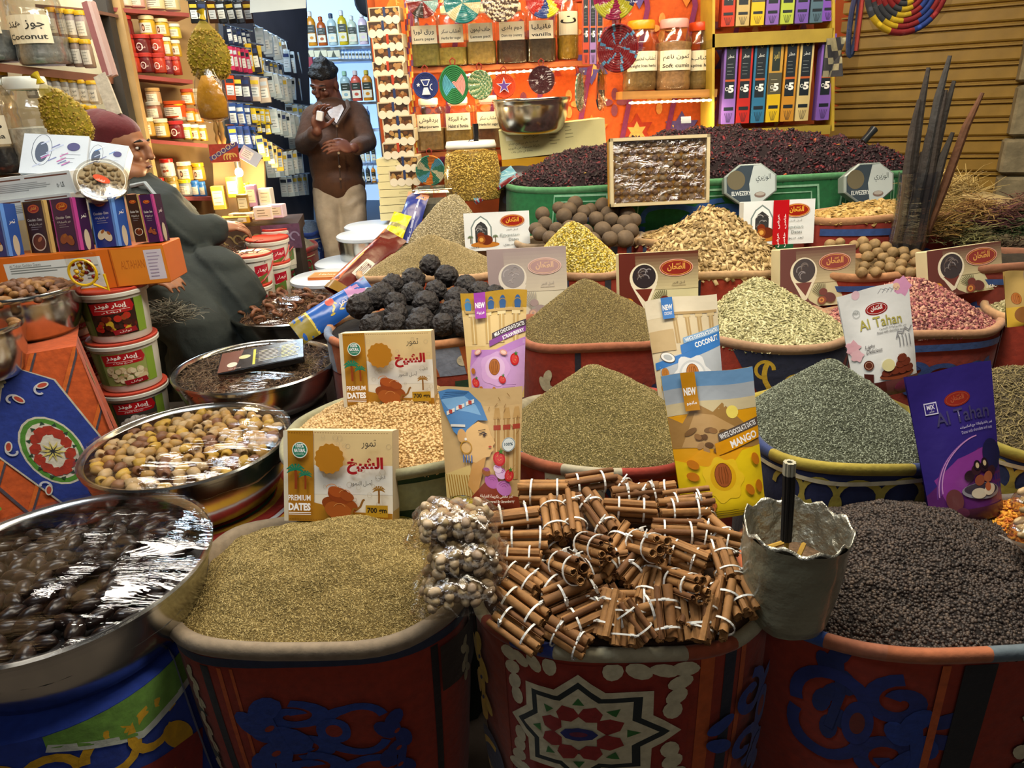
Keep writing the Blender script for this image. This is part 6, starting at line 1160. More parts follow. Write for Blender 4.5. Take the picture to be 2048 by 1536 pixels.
b_ = MB(); b_.grid(lambda u, v: (.05 * math.sin(5 * u) * (1 - v) + (u - .5) * .09, .03 * math.sin(9 * u), -.15 * (1 - v)), 8, 6, '#8a8468', colfn=lambda u, v: '#8a8468' if math.sin(u * 17 + v * 11) > .1 else '#26262c'); o = b_.build('patterned_cloth_end', CLOTH, None, 'all'); o.matrix_world = T(W(1675, 75, 3.25)); tag(o, 'black and cream cloth end hanging beside the incense shelf', 'cloth')
cd2 = thing('hanging_bracelet', 'striped bracelet in a clear sleeve hanging by the shutter', 'bracelet', FR(1706, 50, 2.5)); MB().tube([(.012 * math.cos(t), -.005, .09 * math.sin(t)) for t in [6.283 * k / 24 for k in range(24)]], .008, '#30406a', 6, close=True).build('woven_band', MATTE, cd2, True); MB().tube([(.014, -.008, .08 - .026 * k) for k in range(7)], .009, '#a83c34', 6).build('red_band', MATTE, cd2, True); mb = MB(); mb.grid(lambda u, v: ((u - .5) * .05, -.015, -.14 + .25 * v), 3, 6, '#fff'); mb.build('clear_sleeve', WRAP, cd2)
# octagonal tubs, clear topped tray, green side details
def octa(label, px, py, d, rpx, yaw):
    r = M_(rpx, DD(px, py, d)); o = thing('octagonal_tub', label, 'tub', FR(px, py, d, yaw, 0) @ RX(-12), 'octagonal date tubs'); n = 8; rg = lambda k, y: [(r * k * math.cos(2 * math.pi * (j + .5) / n), y, r * .72 * k * math.sin(2 * math.pi * (j + .5) / n)) for j in range(n)]
    mb = MB(); lv = [(.9, .06), (1, .012), (1.02, .008), (1.02, 0), (.97, -.003)]; vs = []; [vs.extend(rg(k, y)) for k, y in lv]
    mb.add(vs, [(i * n + j, i * n + (j + 1) % n, (i + 1) * n + (j + 1) % n, (i + 1) * n + j) for i in range(4) for j in range(n)] + [tuple(range(7, -1, -1)), tuple(32 + j for j in range(8))], '#8c9894'); mb.build('tub_shell', GLOSS, o)
    a = Art(.72); c = [(.5 + .46 * math.cos(2 * math.pi * (j + .5) / n), .5 + .46 * math.sin(2 * math.pi * (j + .5) / n)) for j in range(n)]; a.poly(c, '#3c4852'); a.poly([(.5, .08), (.69, .075), (.925, .32), (.925, .68), (.69, .925), (.55, .92), (.47, .5)], '#b8c4c4'); a.ell(.24, .6, .16, '#6a6450'); a.text('الوزيري', .72, .52, .2, '#2a3438', w=.26); a.text('ELWEZERY', .33, .24, .1, '#d0d8d8', w=.34, bold=.02); a.ell(.66, .24, .1, '#7a6a64', ry=.05); a.ell(.66, .26, .08, '#a8a49c', ry=.03); a.build('print', o, lambda u, v, e: ((u - .5) * 2.04 * r, -.0035 - e, (v - .5) * 1.47 * r), GLOSS)
octa('octagonal date tub beside the clear topped tray', 1501, 368, 2.86, 57, 4); octa('octagonal date tub partly behind the black sticks', 1738, 366, 2.84, 57, 8)
td = 2.80; ty = thing('date_tray', 'gold edged tray of dates under clear film', 'tray', FR(1318, 410, td, 0, 9), None); tw, thh = M_(196, DD(1318, 410, td)), M_(130, DD(1318, 410, td)); MB().box((0, .035, thh / 2), (tw, .05, thh), '#b8842c').build('tray_body', PAPER, ty)
for s_, h_ in (((-tw / 2 + .006, -.004, thh / 2), (.012, .03, thh)), ((tw / 2 - .006, -.004, thh / 2), (.012, .03, thh)), ((0, -.004, .006), (tw, .03, .012)), ((0, -.004, thh - .006), (tw, .03, .012))): MB().box(s_, h_, '#c8b890').build('tray_edge', PAPER, ty)
tdm = [MB().ell((0, 0, 0), (.014, .006, .0105), c, 10, 6).mesh('packed_date', mat('tray_date_%d' % k, c, .45, nz=(60, .3)), 'all') for k, c in enumerate(('#6c4a30', '#7c5a3a', '#8a6c48', '#98805c'))]
for i in range(12):
    for j in range(9): link(tdm[(i * 5 + j * 3 + R.randrange(2)) % 4], 'packed_date', ty, T((i + .5) / 12 * tw * .9 - tw * .45, .004, (j + .5) / 9 * thh * .9 + thh * .05) @ RY(R.uniform(-14, 14)))
mb = MB(); mb.grid(lambda u, v: ((u - .5) * tw * .97, -.012 + .003 * math.sin(9 * u + 14 * v), v * thh * .97 + thh * .015), 12, 12, '#fff'); mb.build('cling_film', film('tray_film', .42, .06, '#f4f4f4', (22, 12, 30), .012), ty, 'all')
# ================================================================ shop shelves on the left wall, and the back room
def W(px, py, d): return _W(px, py, d)
def sjar(label, px, py, d, wpx, hpx, lid, body, mark=None, group='small jars on the board shelves', name='cosmetic_jar', lblc='#d8d0b8', lidf=.2):
    w_, h = M_(wpx, d), M_(hpx, d); r = w_ / 2; o = thing(name, label, 'jar', FR(px, py, d), group)
    bo = MB().lathe([(r * .9, 0), (r, h * .04), (r, h * (.9 - lidf)), (r * .9, h * (.96 - lidf)), (r * .88, h * (1 - lidf))], body, 18, cap0=True, M=T(0, r, 0)).build('jar_body', PLAST, o, True); MB().lathe([(r * .97, h * (1 - lidf)), (r * .98, h * .97), (r * .9, h), (0.001, h)], lid, 18, M=T(0, r, 0)).build('jar_lid', PLAST, o, True)
    a = Art(.5 * h / w_); a.rect(0, 0, 1, 1, lblc if mark != 'red' else body)
    if mark == 'red': a.ring(.5, .5, .2, .06, '#e8d4c8'); a.text('عبيد القرمز', .5, .3, .3, '#f0dcd0', w=.8)
    elif mark == 'face': a.ell(.4, .5, .13, '#5a3424', ry=.22); a.ell(.4, .48, .08, '#d0a484', ry=.12); a.lines(.6, .95, .3, .7, 3, '#5a4a3c', .03)
    elif mark == 'camel': a.ell(.4, .4, .16, '#a8502c', ry=.1); a.ell(.68, .45, .12, '#a8502c', ry=.08); a.lines(.2, .8, .75, .85, 2, '#6a3a2c', .03)
    elif mark == 'hand': a.text('حبوب', .5, .55, .25, '#3a3a3a', w=.6); a.text('لقاح', .5, .2, .25, '#3a3a3a', w=.5)
    else: a.lines(.15, .85, .2, .8, 4, '#6a6a5c', .03)
    a.build('label_print', bo, lambda u, v, e: ((r + .0008 + e) * math.sin((u - .5) * 1.7), r - (r + .0008 + e) * math.cos((u - .5) * 1.7), h * (.12 + .5 * v)), PAPER, cuts=5)
    return o
def plank(name, label, x0, y0, x1, y1, d0, d1, th, dp, col='#6a4a34'):
    return shelf(name, label, W(x0, y0, d0), W(x1, y1, d1), th, dp, col)
# nearest shelf: big clear jars and yellow lidded jars
LD = 2.75
plank('board_shelf', 'upper board shelf with the coconut jar', -60, 120, 205, 150, LD, LD + .1, .03, .3, '#8a5a44'); plank('board_shelf', 'lower board shelf with the mango jar', -60, 350, 130, 352, LD - .15, LD, .03, .3, '#8a6a4c')
pk = dict(group='large clear jars on the board shelf', shape='round', name='large_clear_jar')
def W(px, py, d): return _W(px, py, d)
pjar('large clear jar labelled Coconut', 66, 128, LD, 100, 170, '#c8ccc8', '#8a9094', .35, ('جوز هند', 'Coconut'), lidw=.7, lbl=(.22, .52), **pk); pjar('large clear jar beside the coconut jar, cut by the frame', -26, 122, LD, 84, 165, '#c8ccc8', '#7a8084', .4, ('هند', ''), lidw=.7, lbl=(.3, .6), **pk)
pjar('green lidded clear jar of white powder', 66, 348, LD - .12, 108, 180, '#dce4dc', '#ccd0c8', .55, None, lidw=.66, **pk); pjar('clear jar labelled mango tea cut by the frame', -8, 350, LD - .14, 90, 190, '#e4e8e4', '#2c2c2e', .3, ('مانجو', 'mango tea'), lidw=.6, lbl=(.3, .58), **pk)
MB().lathe([(.064, 0), (.066, .01), (.06, .014)], '#2c7a3c', 24, cap1=True).build('x', PLAST).matrix_world = T(W(58, 180, LD - .06)); x = bpy.data.objects['x']; x.name = 'green_jar_lid'; tag(x, 'green lid on the clear jar of white powder', 'lid')
n_ = 0
for row, (y, xs, cols) in enumerate(((72, (108, 128, 146, 166), '#9a8c84'), (128, (120, 138, 156, 176), '#8a7868'), (200, (8, 62, 100, 118, 136, 152, 170, 188), '#9a9488'), (232, (128, 146, 166, 186), '#8c8474'))):
    for k, xx in enumerate(xs): sjar('yellow lidded seed jar, %s from the frame edge, %s row' % (('first', 'second', 'third', 'fourth', 'fifth', 'sixth', 'seventh', 'eighth')[k], ('topmost', 'second', 'third', 'lowest')[row]), xx, y + (xx - 100) * .1 + (18 if row == 3 else 0), LD + .12, 22, 52 if row < 2 else 44, '#d0a41c', cols, 'hand' if row > 1 else None, 'yellow lidded seed jars', 'seed_jar', '#d4d0c0', .16)
plank('board_shelf', 'narrow board under the top row of yellow lidded jars', 70, 8, 182, 18, LD + .1, LD + .1, .012, .2, '#7a5a4c')
# post, pink strips
a_, b_ = W(192, -60, 3.0), W(285, 395, 3.0); o = MB().box((0, 0, 0), ((b_ - a_).length, .05, .055), '#2c2820').build('shelf_post', WOOD, None, False, AX(a_, b_, Vector((0, 1, 0)))); tag(o, 'dark upright post behind the red cap', 'post')
a_, b_ = W(222, -60, 3.06), W(310, 390, 3.06); o = MB().box((0, 0, 0), ((b_ - a_).length, .03, .04), '#a88a58').build('shelf_post', WOOD, None, False, AX(a_, b_, Vector((0, 1, 0)))); tag(o, 'tan upright post beside the dark post', 'post')
for k in range(3): a_, b_ = W(170 + 7 * k, 5, 2.66), W(214 + 8 * k, 152, 2.66); o = MB().box((0, 0, 0), ((b_ - a_).length, .012, .022), ['#8a5a5a', '#c0a8a0', '#b89a90'][k]).build('incense_sleeve', GLOSS, None, False, AX(a_, b_, Vector((0, 1, 0)))); tag(o, '%s incense sleeve hanging on the dark post' % ('maroon', 'pink', 'pale')[k], 'sleeve')
a_, b_ = W(200, 150, 2.66), W(232, 232, 2.66); o = MB().box((0, 0, 0), ((b_ - a_).length, .01, .05), '#b8b09c').build('cloth_strip', CLOTH, None, False, AX(a_, b_, Vector((0, 1, 0)))); tag(o, 'pale cloth strip hanging below the incense sleeves', 'cloth')
# mesh bag of dried rings leaning beside the jars, and the hanging pair
def netbag(label, M, rx, rz, col, grain, seed, neck=.25):
    o = thing('yellow_net_bag', label, 'bag', M, 'yellow net bags'); mb = MB()
    pr_ = [(0.02, -1), (.5, -.97), (.85, -.75), (1, -.35), (.97, 0), (.8, .35), (.5, .7), (.2, .95), (.06, 1.05), (.09, 1.14)]
    mb.lathe([(r * rx, z * rz) for r, z in pr_], col, 24, sy=.45, cap0=True); b = mb.build('net', mat('yellow_net', '#c0ac20', .5, nz=(50, .3), bump=(160, .002), alpha=.38), o, 'all')
    s2 = MB(); s2.lathe([(r * rx * .95, z * rz) for r, z in pr_[1:7]], col, 24, sy=.44); q = s2.build('bag_contents', mat('under_net', '#6a5414', .9, nz=(90, .4)), o, 'all'); q['kind'] = 'stuff'; grains(q, 700, (.0065, .003, .003), grain_mat('netring', ['#6a5414', '#9a7c24', '#b89a3c', '#84681c']), 'stick', seed=seed, tilt=1.3)
    MB().tube([(0, 0, rz * 1.05), (.004, 0, rz * 1.2), (0, 0, rz * 1.34)], [.014, .006, .016], col, 8).build('knot', PLAST, o, True); return o
netbag('yellow net bag of dried rings leaning behind the white cartons', FR(126, 232, 2.35, 0, 0, -24), .075, .105, '#c0a81c', None, 41); netbag('round yellow net bag hanging beside the board shelves', FR(416, 103, 2.55), M_(43, 2.55), M_(55, 2.55), '#c0a81c', None, 42)
tb2 = thing('turmeric_bag', 'clear bag of orange yellow powder hanging under the net bag', 'bag', FR(430, 240, 2.6)); mb = MB(); mb.lathe([(.02, 0), (.05, .01), (.055, .06), (.042, .11), (.02, .15)], '#d89a14', 20, sy=.5, cap0=True, cap1=True); mb.build('powder', mat('turmeric', '#d09418', .7, nz=(20, .2), bump=(30, .006)), tb2, 'all'); mb = MB(); mb.lathe([(.022, -.008), (.056, .004), (.060, .06), (.05, .13), (.03, .17)], '#fff', 20, sy=.55); mb.build('bag_film', WRAP, tb2, 'all')
# board shelves with creams
BD_ = lambda x: 3.02 + (x - 215) * .0012
bp = W(210, -40, 3.22); q1, q2, q3, q4 = W(205, -40, 3.25), W(425, -40, 3.5), W(455, 470, 3.5), W(320, 470, 3.25); o = MB().add([q1, q2, q3, q4] + [p + Vector((0, .03, 0)) for p in (q1, q2, q3, q4)], [(0, 1, 2, 3), (4, 5, 6, 7), (0, 4, 5, 1), (1, 5, 6, 2), (2, 6, 7, 3), (3, 7, 4, 0)], '#a98a5c').build('tan_backboard', CARDW); tag(o, 'tan board behind the shelves of creams', 'panel')
for x0, y0, x1, y1, nm in ((218, 14, 378, 26, 'topmost'), (245, 146, 385, 160, 'second'), (272, 276, 415, 288, 'third'), (310, 394, 425, 394, 'lowest')):
    plank('cream_shelf', '%s cloth edged shelf of creams' % nm, x0, y0, x1, y1, BD_(x0), BD_(x1), .016, .2, '#8a3a34')
J = '''244 12 28 30 cream cream -;270 14 28 30 c06a5c d0a090 -;306 18 34 36 d8cc9c d8cc9c -;340 20 30 36 d0c490 c8bc88 -;
248 70 28 36 a8342c 6a1818 red;292 70 30 36 e0d4a4 c09a2c face;322 72 26 32 e0d4a4 c09a2c face;348 76 22 26 e8e4d0 c8b43c -;
252 108 28 36 a8342c a8341c red;282 108 32 36 a8342c 5c1414 red;314 108 28 36 a8342c a8341c red;334 112 18 34 e8e0c0 c09a2c -;352 113 18 30 e8e0c0 b8942c face;
263 145 28 36 a8342c a8341c red;290 145 28 36 a8342c 5c1414 red;317 146 28 36 a8342c a8341c red;337 148 16 32 a84448 7a3038 red;353 150 18 34 a8342c a8341c red;
304 208 28 30 b8925c a8845c -;306 240 28 34 b8b4a4 8a5a44 -;345 236 44 32 b8481c b8481c -;374 210 26 30 a8442c c87a1c -;354 242 26 32 d0a41c 8c8470 -;394 212 18 32 c8c0a4 b8a884 -;
380 244 20 26 a85c3c c8821c -;396 246 18 26 a85c3c c8821c -;
292 274 28 36 e0d8b8 a8843c face;321 276 28 36 e0d4b0 b08c34 -;351 278 30 34 b02c2c 6a1418 red;374 280 18 30 e8e4d0 c8b43c -;390 281 18 30 e8e0c8 b8942c face;406 282 16 30 e8e0c8 b8942c face;
333 354 26 34 b0241c d8ccb8 camel;368 362 28 36 e4dcb8 a87c2c face;396 362 24 34 d0a01c a8842c face;
318 390 22 32 b0241c d8ccb8 camel;343 392 26 36 8c7434 8c7434 camel;369 393 26 32 d0b41c 7a8084 -;390 393 18 30 2c6ab0 2c6ab0 -;404 393 16 28 3a7ac0 2c6ab0 -'''
RW = lambda y: 'topmost shelf' if y < 40 else 'top tier of second shelf' if y < 90 else 'middle tier of second shelf' if y < 125 else 'low tier of second shelf' if y < 160 else 'top pile of third shelf' if y < 225 else 'middle pile of third shelf' if y < 262 else 'low row of third shelf' if y < 300 else 'upper pile of lowest shelf' if y < 375 else 'low row of lowest shelf'
WN = {'red': 'red label', 'face': 'portrait label', 'camel': 'camel label', '-': 'plain'}
for k, e in enumerate(J.replace('\n', '').split(';')):
    x, y, w_, h, lc, bc, mk = e.split(); x, y, w_, h = float(x), float(y), float(w_), float(h); fx = lambda c: '#d8ccac' if c == 'cream' else '#' + c
    rw = RW(y)
    n = sum(1 for q in J.replace('\n', '').split(';')[:k] if RW(float(q.split()[1])) == rw)
    sjar('%s cream jar, %s from the post, %s' % (WN[mk], ('first', 'second', 'third', 'fourth', 'fifth', 'sixth', 'seventh', 'eighth')[min(n, 7)], rw), x, y, BD_(x) + .03, w_, h, fx(lc), fx(bc), mk if mk != '-' else None)
# ---------------------------------------------------------------- racks of hung packets towards the back room
def hung(name, what, x0, y0, x1, y1, n, wpx, hpx, cols, d0, d1, th=.015, fan=0, fn=None, sway=0):
    me = {}
    for k in range(n):
        t = (k + .5) / n; x, y, d = x0 + (x1 - x0) * t, y0 + (y1 - y0) * t, d0 + (d1 - d0) * t; c = cols[k % len(cols)]; w_, h = M_(wpx, d), M_(hpx, d)
        o = thing(name, '%s, %s' % (what, ('first', 'second', 'third', 'fourth', 'fifth', 'sixth', 'seventh', 'eighth', 'ninth', 'tenth', 'eleventh', 'twelfth')[k] + ' from the board shelves'), name.split('_')[-1], FR(x, y, d, R.uniform(-20, 10) + 14, R.uniform(-8, 8), R.uniform(-4, 4) + sway), what)
        bo = MB().box((0, th / 2, -h / 2), (w_, th, h), c, bev=.002).build('packet_body', GLOSS, o)
        a = Art(h / w_); a.rect(.12, .2, .88, .6, '#d8e0e0' if k % 2 else '#c0ccd4'); a.lines(.2, .8, .26, .5, 3, '#44505c', .05); a.rect(.1, .7, .9, .86, R.choice(['#2c3c6a', '#c8b03c', '#24303c', '#b8c8d4'])); a.build('print', bo, flat(w_, h, None, -h), GLOSS)
def rail(label, x0, y0, d0, x1, y1, d1):
    o = MB().tube([W(x0, y0, d0), W(x1, y1, d1)], .005, '#5a6068', 6).build('hanging_rail', STEEL); tag(o, label, 'rail')
WB = ['#a8bcc8', '#b8ccd8', '#98acbc', '#c4d4dc']
for nm, x0, y0, x1, y1, n, w_, h, cs, d0, d1 in (('dark bottle pouch on the top rack', 375, 0, 500, 0, 7, 17, 40, ['#16181c', '#20242c', '#3a2418', '#14181c'], 3.2, 3.6), ('dark blue comb pouch', 452, 50, 498, 62, 5, 10, 32, ['#24304c', '#1c2848'], 3.3, 3.6), ('pink and blue brush pouch', 455, 90, 495, 98, 5, 9, 44, ['#b8345c', '#a82c54'], 3.3, 3.5), ('yellow and black tube pouch', 490, 84, 520, 90, 3, 13, 52, ['#c8a81c', '#24242c', '#b89c24'], 3.5, 3.6), ('pale blue hair packet', 512, 50, 568, 84, 6, 17, 44, WB, 3.6, 4.4), ('orange and black packet', 450, 148, 495, 152, 3, 18, 46, ['#a8401c', '#2c2c3c', '#34344c'], 3.2, 3.4), ('white orange packet', 498, 150, 530, 156, 2, 22, 46, ['#b8aca0', '#c4b8a8'], 3.4, 3.6), ('pale blue packet in the middle rack', 530, 142, 578, 156, 5, 18, 46, WB, 3.6, 4.3), ('blue striped comb card', 455, 204, 498, 208, 3, 16, 46, ['#24407c', '#2c4c94', '#1c3468'], 3.2, 3.4), ('blue striped comb card in the lower tier', 456, 250, 508, 252, 4, 16, 42, ['#2c448c', '#24407c'], 3.2, 3.4), ('yellow tube card', 500, 214, 536, 218, 4, 11, 28, ['#c8b424', '#b89c1c'], 3.4, 3.6), ('black tipped tube card', 502, 244, 538, 248, 4, 11, 18, ['#24283c', '#c8b424'], 3.4, 3.6), ('pale blue packet in the lower rack', 540, 214, 592, 232, 6, 17, 46, WB, 3.6, 4.3), ('yellow incense packet', 512, 266, 560, 300, 5, 14, 42, ['#c4b06c', '#b89c3c', '#d0c490'], 3.3, 3.5), ('pale blue sachet at the top corner', 566, 98, 604, 106, 4, 14, 40, WB, 4.3, 4.7), ('pale blue sachet below the top corner', 568, 150, 606, 158, 4, 14, 42, WB, 4.3, 4.7), ('silver sachet beside the lower rack', 572, 205, 612, 212, 4, 14, 42, WB, 4.3, 4.6), ('silver sachet over the lowest rack', 576, 256, 614, 258, 4, 14, 38, WB, 4.2, 4.6), ('grey sachet at the foot of the racks', 560, 352, 612, 346, 5, 14, 40, WB, 4.0, 4.5), ('dark sachet between the blue racks', 508, 112, 560, 128, 6, 14, 26, ['#5c6c7c', '#8ca0b0', '#3c4858'], 3.6, 4.2), ('pale blue packet in the lowest rack', 530, 308, 600, 296, 7, 16, 46, WB, 3.6, 4.2)):
    rail('rail carrying the ' + nm, x0 - 4, y0, d0 + .03, x1 + 6, y1, d1 + .03); hung('hanging_packet', nm, x0, y0 + 2, x1, y1 + 2, n, w_, h, cs, d0, d1)
dk = [W(440, -40, 3.75), W(612, -40, 4.7), W(628, 440, 4.7), W(470, 440, 3.75)]; o = MB().add(dk + [p + Vector((-.03, .02, 0)) for p in dk], [(0, 1, 2, 3), (4, 5, 6, 7), (0, 4, 5, 1), (1, 5, 6, 2), (2, 6, 7, 3), (3, 7, 4, 0)], '#2c2c38').build('dark_pegboard', mat('rack_board', '#33343f', .8, nz=(6, .2))); tag(o, 'dark board behind the hanging packets', 'panel')
# carved wooden sticks, patterned cloth, small clear packets
for k, x in enumerate((438, 448)):
    o = MB().lathe([(.008, 0), (.014, .02), (.008, .04), (.013, .06), (.007, .09), (.011, .11), (.003, .14)], '#8a6a34', 10, cap0=True).build('carved_stick', WOOD, None, True); o.matrix_world = FR(x, 288, 3.1); tag(o, 'turned wooden stick hanging under the turmeric bag, %s' % ('nearer the post', 'nearer the packets')[k], 'stick')
def f_rc(a): a.rect(0, 0, 1, 1, '#982c18'); a.stroke([(0, .2), (.5, .6), (1, 1)], .14, '#4a3a6a'); [a.ring(.15 + .17 * k, .3 + .17 * k, .07, .02, '#c8b890') for k in range(5)]; [a.arc(.6 + .1 * k, .25, .12, 0, 220, .05, '#c89a4c') for k in range(3)]
packet('appliqué_cloth_piece'.replace('é', 'e'), 'red appliqué cloth piece above the lit counter', T(W(448, 306, 3.05)) @ RX(80), .125, .075, .004, '#982c18', f_rc, 'cloth', CLOTH)
packet('clear_packet', 'small clear printed packet beside the red cloth piece', T(W(500, 312, 3.1)) @ RZ(12) @ RX(70) @ RZ(-35), .09, .06, .006, '#8a8c94', lambda a: (a.rect(0, 0, 1, 1, '#9aa0ac'), a.rect(.1, .2, .6, .8, '#c8c4b8'), a.lines(.15, .55, .3, .7, 4, '#4a4c54', .02)))
# ---------------------------------------------------------------- back room: bright shelves with bottles
BR = 6.2
def WYf(px, py, Y):
    v = _W(px, py, 1) - CAM; return CAM + v * (Y / v.y)
def W(px, py, Y): return WYf(px, py, Y)
ROOMW = mat('back_room_white', '#b8cce4', .5)
for nm, y in (('upper', 95), ('middle', 120), ('lower', 207), ('fourth', 262), ('fifth', 330), ('lowest', 368)): shelf('glass_shelf', '%s white shelf of the back room' % nm, W(568, y + 2, BR), W(800, y - 6, BR), .02, .25, '#c0d4ec')
bpn = [W(560, -30, BR + .28), W(810, -40, BR + .28), W(815, 400, BR + .28), W(575, 400, BR + .28)]; o = MB().add(bpn + [p + Vector((0, .02, 0)) for p in bpn], [(0, 1, 2, 3), (4, 5, 6, 7)], '#b8d0ec').build('glowing_backboard', mat('glowing_shelf_back', '#a8ccf4', .5, emit=.9)); tag(o, 'bluish back of the back room shelves with an added glow', 'glowing panel')  # shelf back given its own glow to brighten the back room
def bottle(label, px, py, Y, wpx, hpx, body, cap, group, lab='#2c342c', neck=True):
    d = DD(px, py, Y); w_, h = M_(wpx, d), M_(hpx, d); r = w_ / 2; o = thing('shampoo_bottle', label, 'bottle', FR(px, py, Y), group)
    bo = MB().lathe([(r * .92, 0), (r, h * .03), (r, h * .66), (r * .8, h * .76), (r * .4, h * .82), (r * .4, h * .86)], body, 14, sy=.6, cap0=True).build('bottle_body', PLAST, o, True); MB().lathe([(r * .46, h * .85), (r * .46, h * .98), (r * .3, h), (0.001, h)], cap, 12).build('bottle_cap', PLAST, o, True)
    a = Art(.5 * h / (w_ * .8)); a.rect(0, .55, 1, 1, lab); a.rect(0, 0, 1, .5, '#d8d0b8'); a.ell(.5, .25, .25, body, ry=.18); a.lines(.2, .8, .65, .85, 2, '#c8c8c0', .05); a.build('label_print', bo, lambda u, v, e: ((u - .5) * w_ * .8, -r * .62 - e, h * (.1 + .5 * v)), GLOSS)
BC = [('#d89a1c', '#d8b43c', 'amber yellow'), ('#d0b8d8', '#e8e4ec', 'pale lilac'), ('#c8841c', '#dcd8d0', 'dark amber'), ('#a8501c', '#b8541c', 'brown'), ('#a8c0c4', '#2c3c5c', 'clear grey'), ('#c8b01c', '#dcdce0', 'lemon'), ('#c0ccb8', '#dce0e0', 'pale green'), ('#d4c0d0', '#e0e0e4', 'pale pink')]
for k, x in enumerate((587, 606, 627, 647, 668, 689, 708, 729)): bottle('%s bottle on the upper shelf of the back room' % BC[k][2], x, 93 - k * .6, BR - .06, 19, 52 + (k % 3) * 5, BC[k][0], BC[k][1], 'bottles on the upper shelf')
for k, (x, c, cp, nm) in enumerate(((587, '#4a8a5c', '#b8d0b8', 'green'), (609, '#c8c01c', '#d0c81c', 'yellow'), (695, '#8aa4a8', '#8ab49c', 'grey green'), (716, '#b84c3c', '#c8b8b8', 'red white'), (738, '#c07a1c', '#b8a43c', 'amber'))): bottle('%s bottle on the lower shelf of the back room' % nm, x, 205 - k, BR - .06, 21, 56, c, cp, 'bottles on the lower shelf')
for k in range(5): carton('red_cream_box', 'crimson box on the middle shelf of the back room, %s from the racks' % ('first', 'second', 'third', 'fourth', 'fifth')[k], 582 + k * 10, 134, 0, 9, 20, .04, None, '#8c1c34', d=BR - .06, lean=0, group='crimson boxes')
for k in range(4): carton('soap_box', '%s soap box lying below the upper bottles' % ('cream', 'striped', 'black', 'olive')[k], 590 + k * 26, 114, 0, 25, 12, .06, ART(lambda a: (a.rect(0, 0, 1, 1, '#c8c4a8'), a.poly([(.3, 0), (.5, 1), (.7, 0)], '#3c4434'))), ['#c8c0a8', '#4a5468', '#b0ac7c', '#8c9060'][k], d=BR - .06, lean=0, group='soap boxes')
for k in range(12): bottle('small silver bottle on the middle shelf of the back room, %s from the racks' % ('first', 'second', 'third', 'fourth', 'fifth', 'sixth', 'seventh', 'eighth', 'ninth', 'tenth', 'eleventh', 'twelfth')[k], 680 + k * 7, 118, BR - .05, 6, 17, '#b8cce0', '#5c84b0', 'small silver bottles')
k = 0
for y, cs, n, h in ((255, ['#3c5c8c', '#b8c8dc', '#5c7ca8'], 7, 40), (325, ['#c0d0e4', '#8ca4c4', '#dce4ec'], 8, 44), (365, ['#30363c', '#c87a1c', '#8c98a4'], 8, 34)):
    for q in range(n):
        x = 582 + q * 7 if q < 4 else 716 + (q - 4) * 11; k += 1; bottle('%s tube on the %s lit shelf beside the standing man, %s side' % (('dark', 'blue', 'pale', 'amber')[q % 4], 'fourth' if y < 300 else 'fifth' if y < 350 else 'lowest', 'near' if q < 4 else 'far'), x, y, BR - .05, 9, h, cs[q % len(cs)], '#a8b8cc', 'tubes on the lit shelves')
# hat shape and upper left awning sheet
o = MB().lathe([(.001, 0), (.08, .0), (.11, .02), (.10, .035), (.07, .03), (.001, .05)], '#20242c', 24).build('dark_tray', PLAST, None, True); o.matrix_world = T(W(748, 2, 4.6)) @ RX(70); tag(o, 'dark round tray hanging at the top beside the date racks', 'tray')
sh_ = [W(500, -25, 3.9), W(612, -25, 3.9), W(612, 16, 3.8), W(500, 26, 3.8)]; o = MB().add(sh_ + [p + Vector((0, .004, .004)) for p in sh_], [(0, 1, 2, 3), (4, 5, 6, 7)], '#a8b4bc').build('plastic_sheet', GLOSS); tag(o, 'pale plastic sheet at the top of the back room opening', 'sheet')
# ================================================================ people
def W(px, py, d): return _W(px, py, d)
def blob(name, parts, voxel, m, parent, smooth=6, fold=None):
    """one continuous skin over tapered limbs ('c', a, ra, b, rb) and rounded masses ('e', centre, radii, matrix)"""
    mb = MB()
    for p in parts:
        if p[0] == 'c':
            _, a, ra, b, rb = p; n = 5; mb.tube([a.lerp(b, k / n) for k in range(n + 1)], [ra + (rb - ra) * k / n for k in range(n + 1)], '#fff', 12); mb.ell(a, (ra,) * 3, '#fff', 12, 8); mb.ell(b, (rb,) * 3, '#fff', 12, 8)
        else:
            _, c, r, M = p; mb.ell((0, 0, 0), r, '#fff', 18, 12, T(c) @ (M or Matrix.Identity(4)))
    me = mb.mesh('raw', m); o = bpy.data.objects.new('raw', me); COL.objects.link(o)
    md = o.modifiers.new('r', 'REMESH'); md.mode = 'VOXEL'; md.voxel_size = voxel; md.use_smooth_shade = True; sm = o.modifiers.new('s', 'SMOOTH'); sm.iterations = smooth; sm.factor = .5
    dg = bpy.context.evaluated_depsgraph_get(); nm = bpy.data.meshes.new_from_object(o.evaluated_get(dg)); bpy.data.objects.remove(o); nm.name = name
    nm.materials.clear(); nm.materials.append(m)
    if fold:
        for v in nm.vertices: v.co = v.co + v.normal * fold(v.co)
    nm.polygons.foreach_set('use_smooth', np.ones(len(nm.polygons), bool)); inv = parent.matrix_world.inverted() if parent is not None else Matrix.Identity(4)
    return link(nm, name, parent, Matrix.Translation(-parent.matrix_basis.to_translation()))
SKIN = mat('brown_skin', '#6a4030', .5, nz=(14, .1)); SKIN2 = mat('tan_skin', '#9a6a4c', .5, nz=(14, .1))
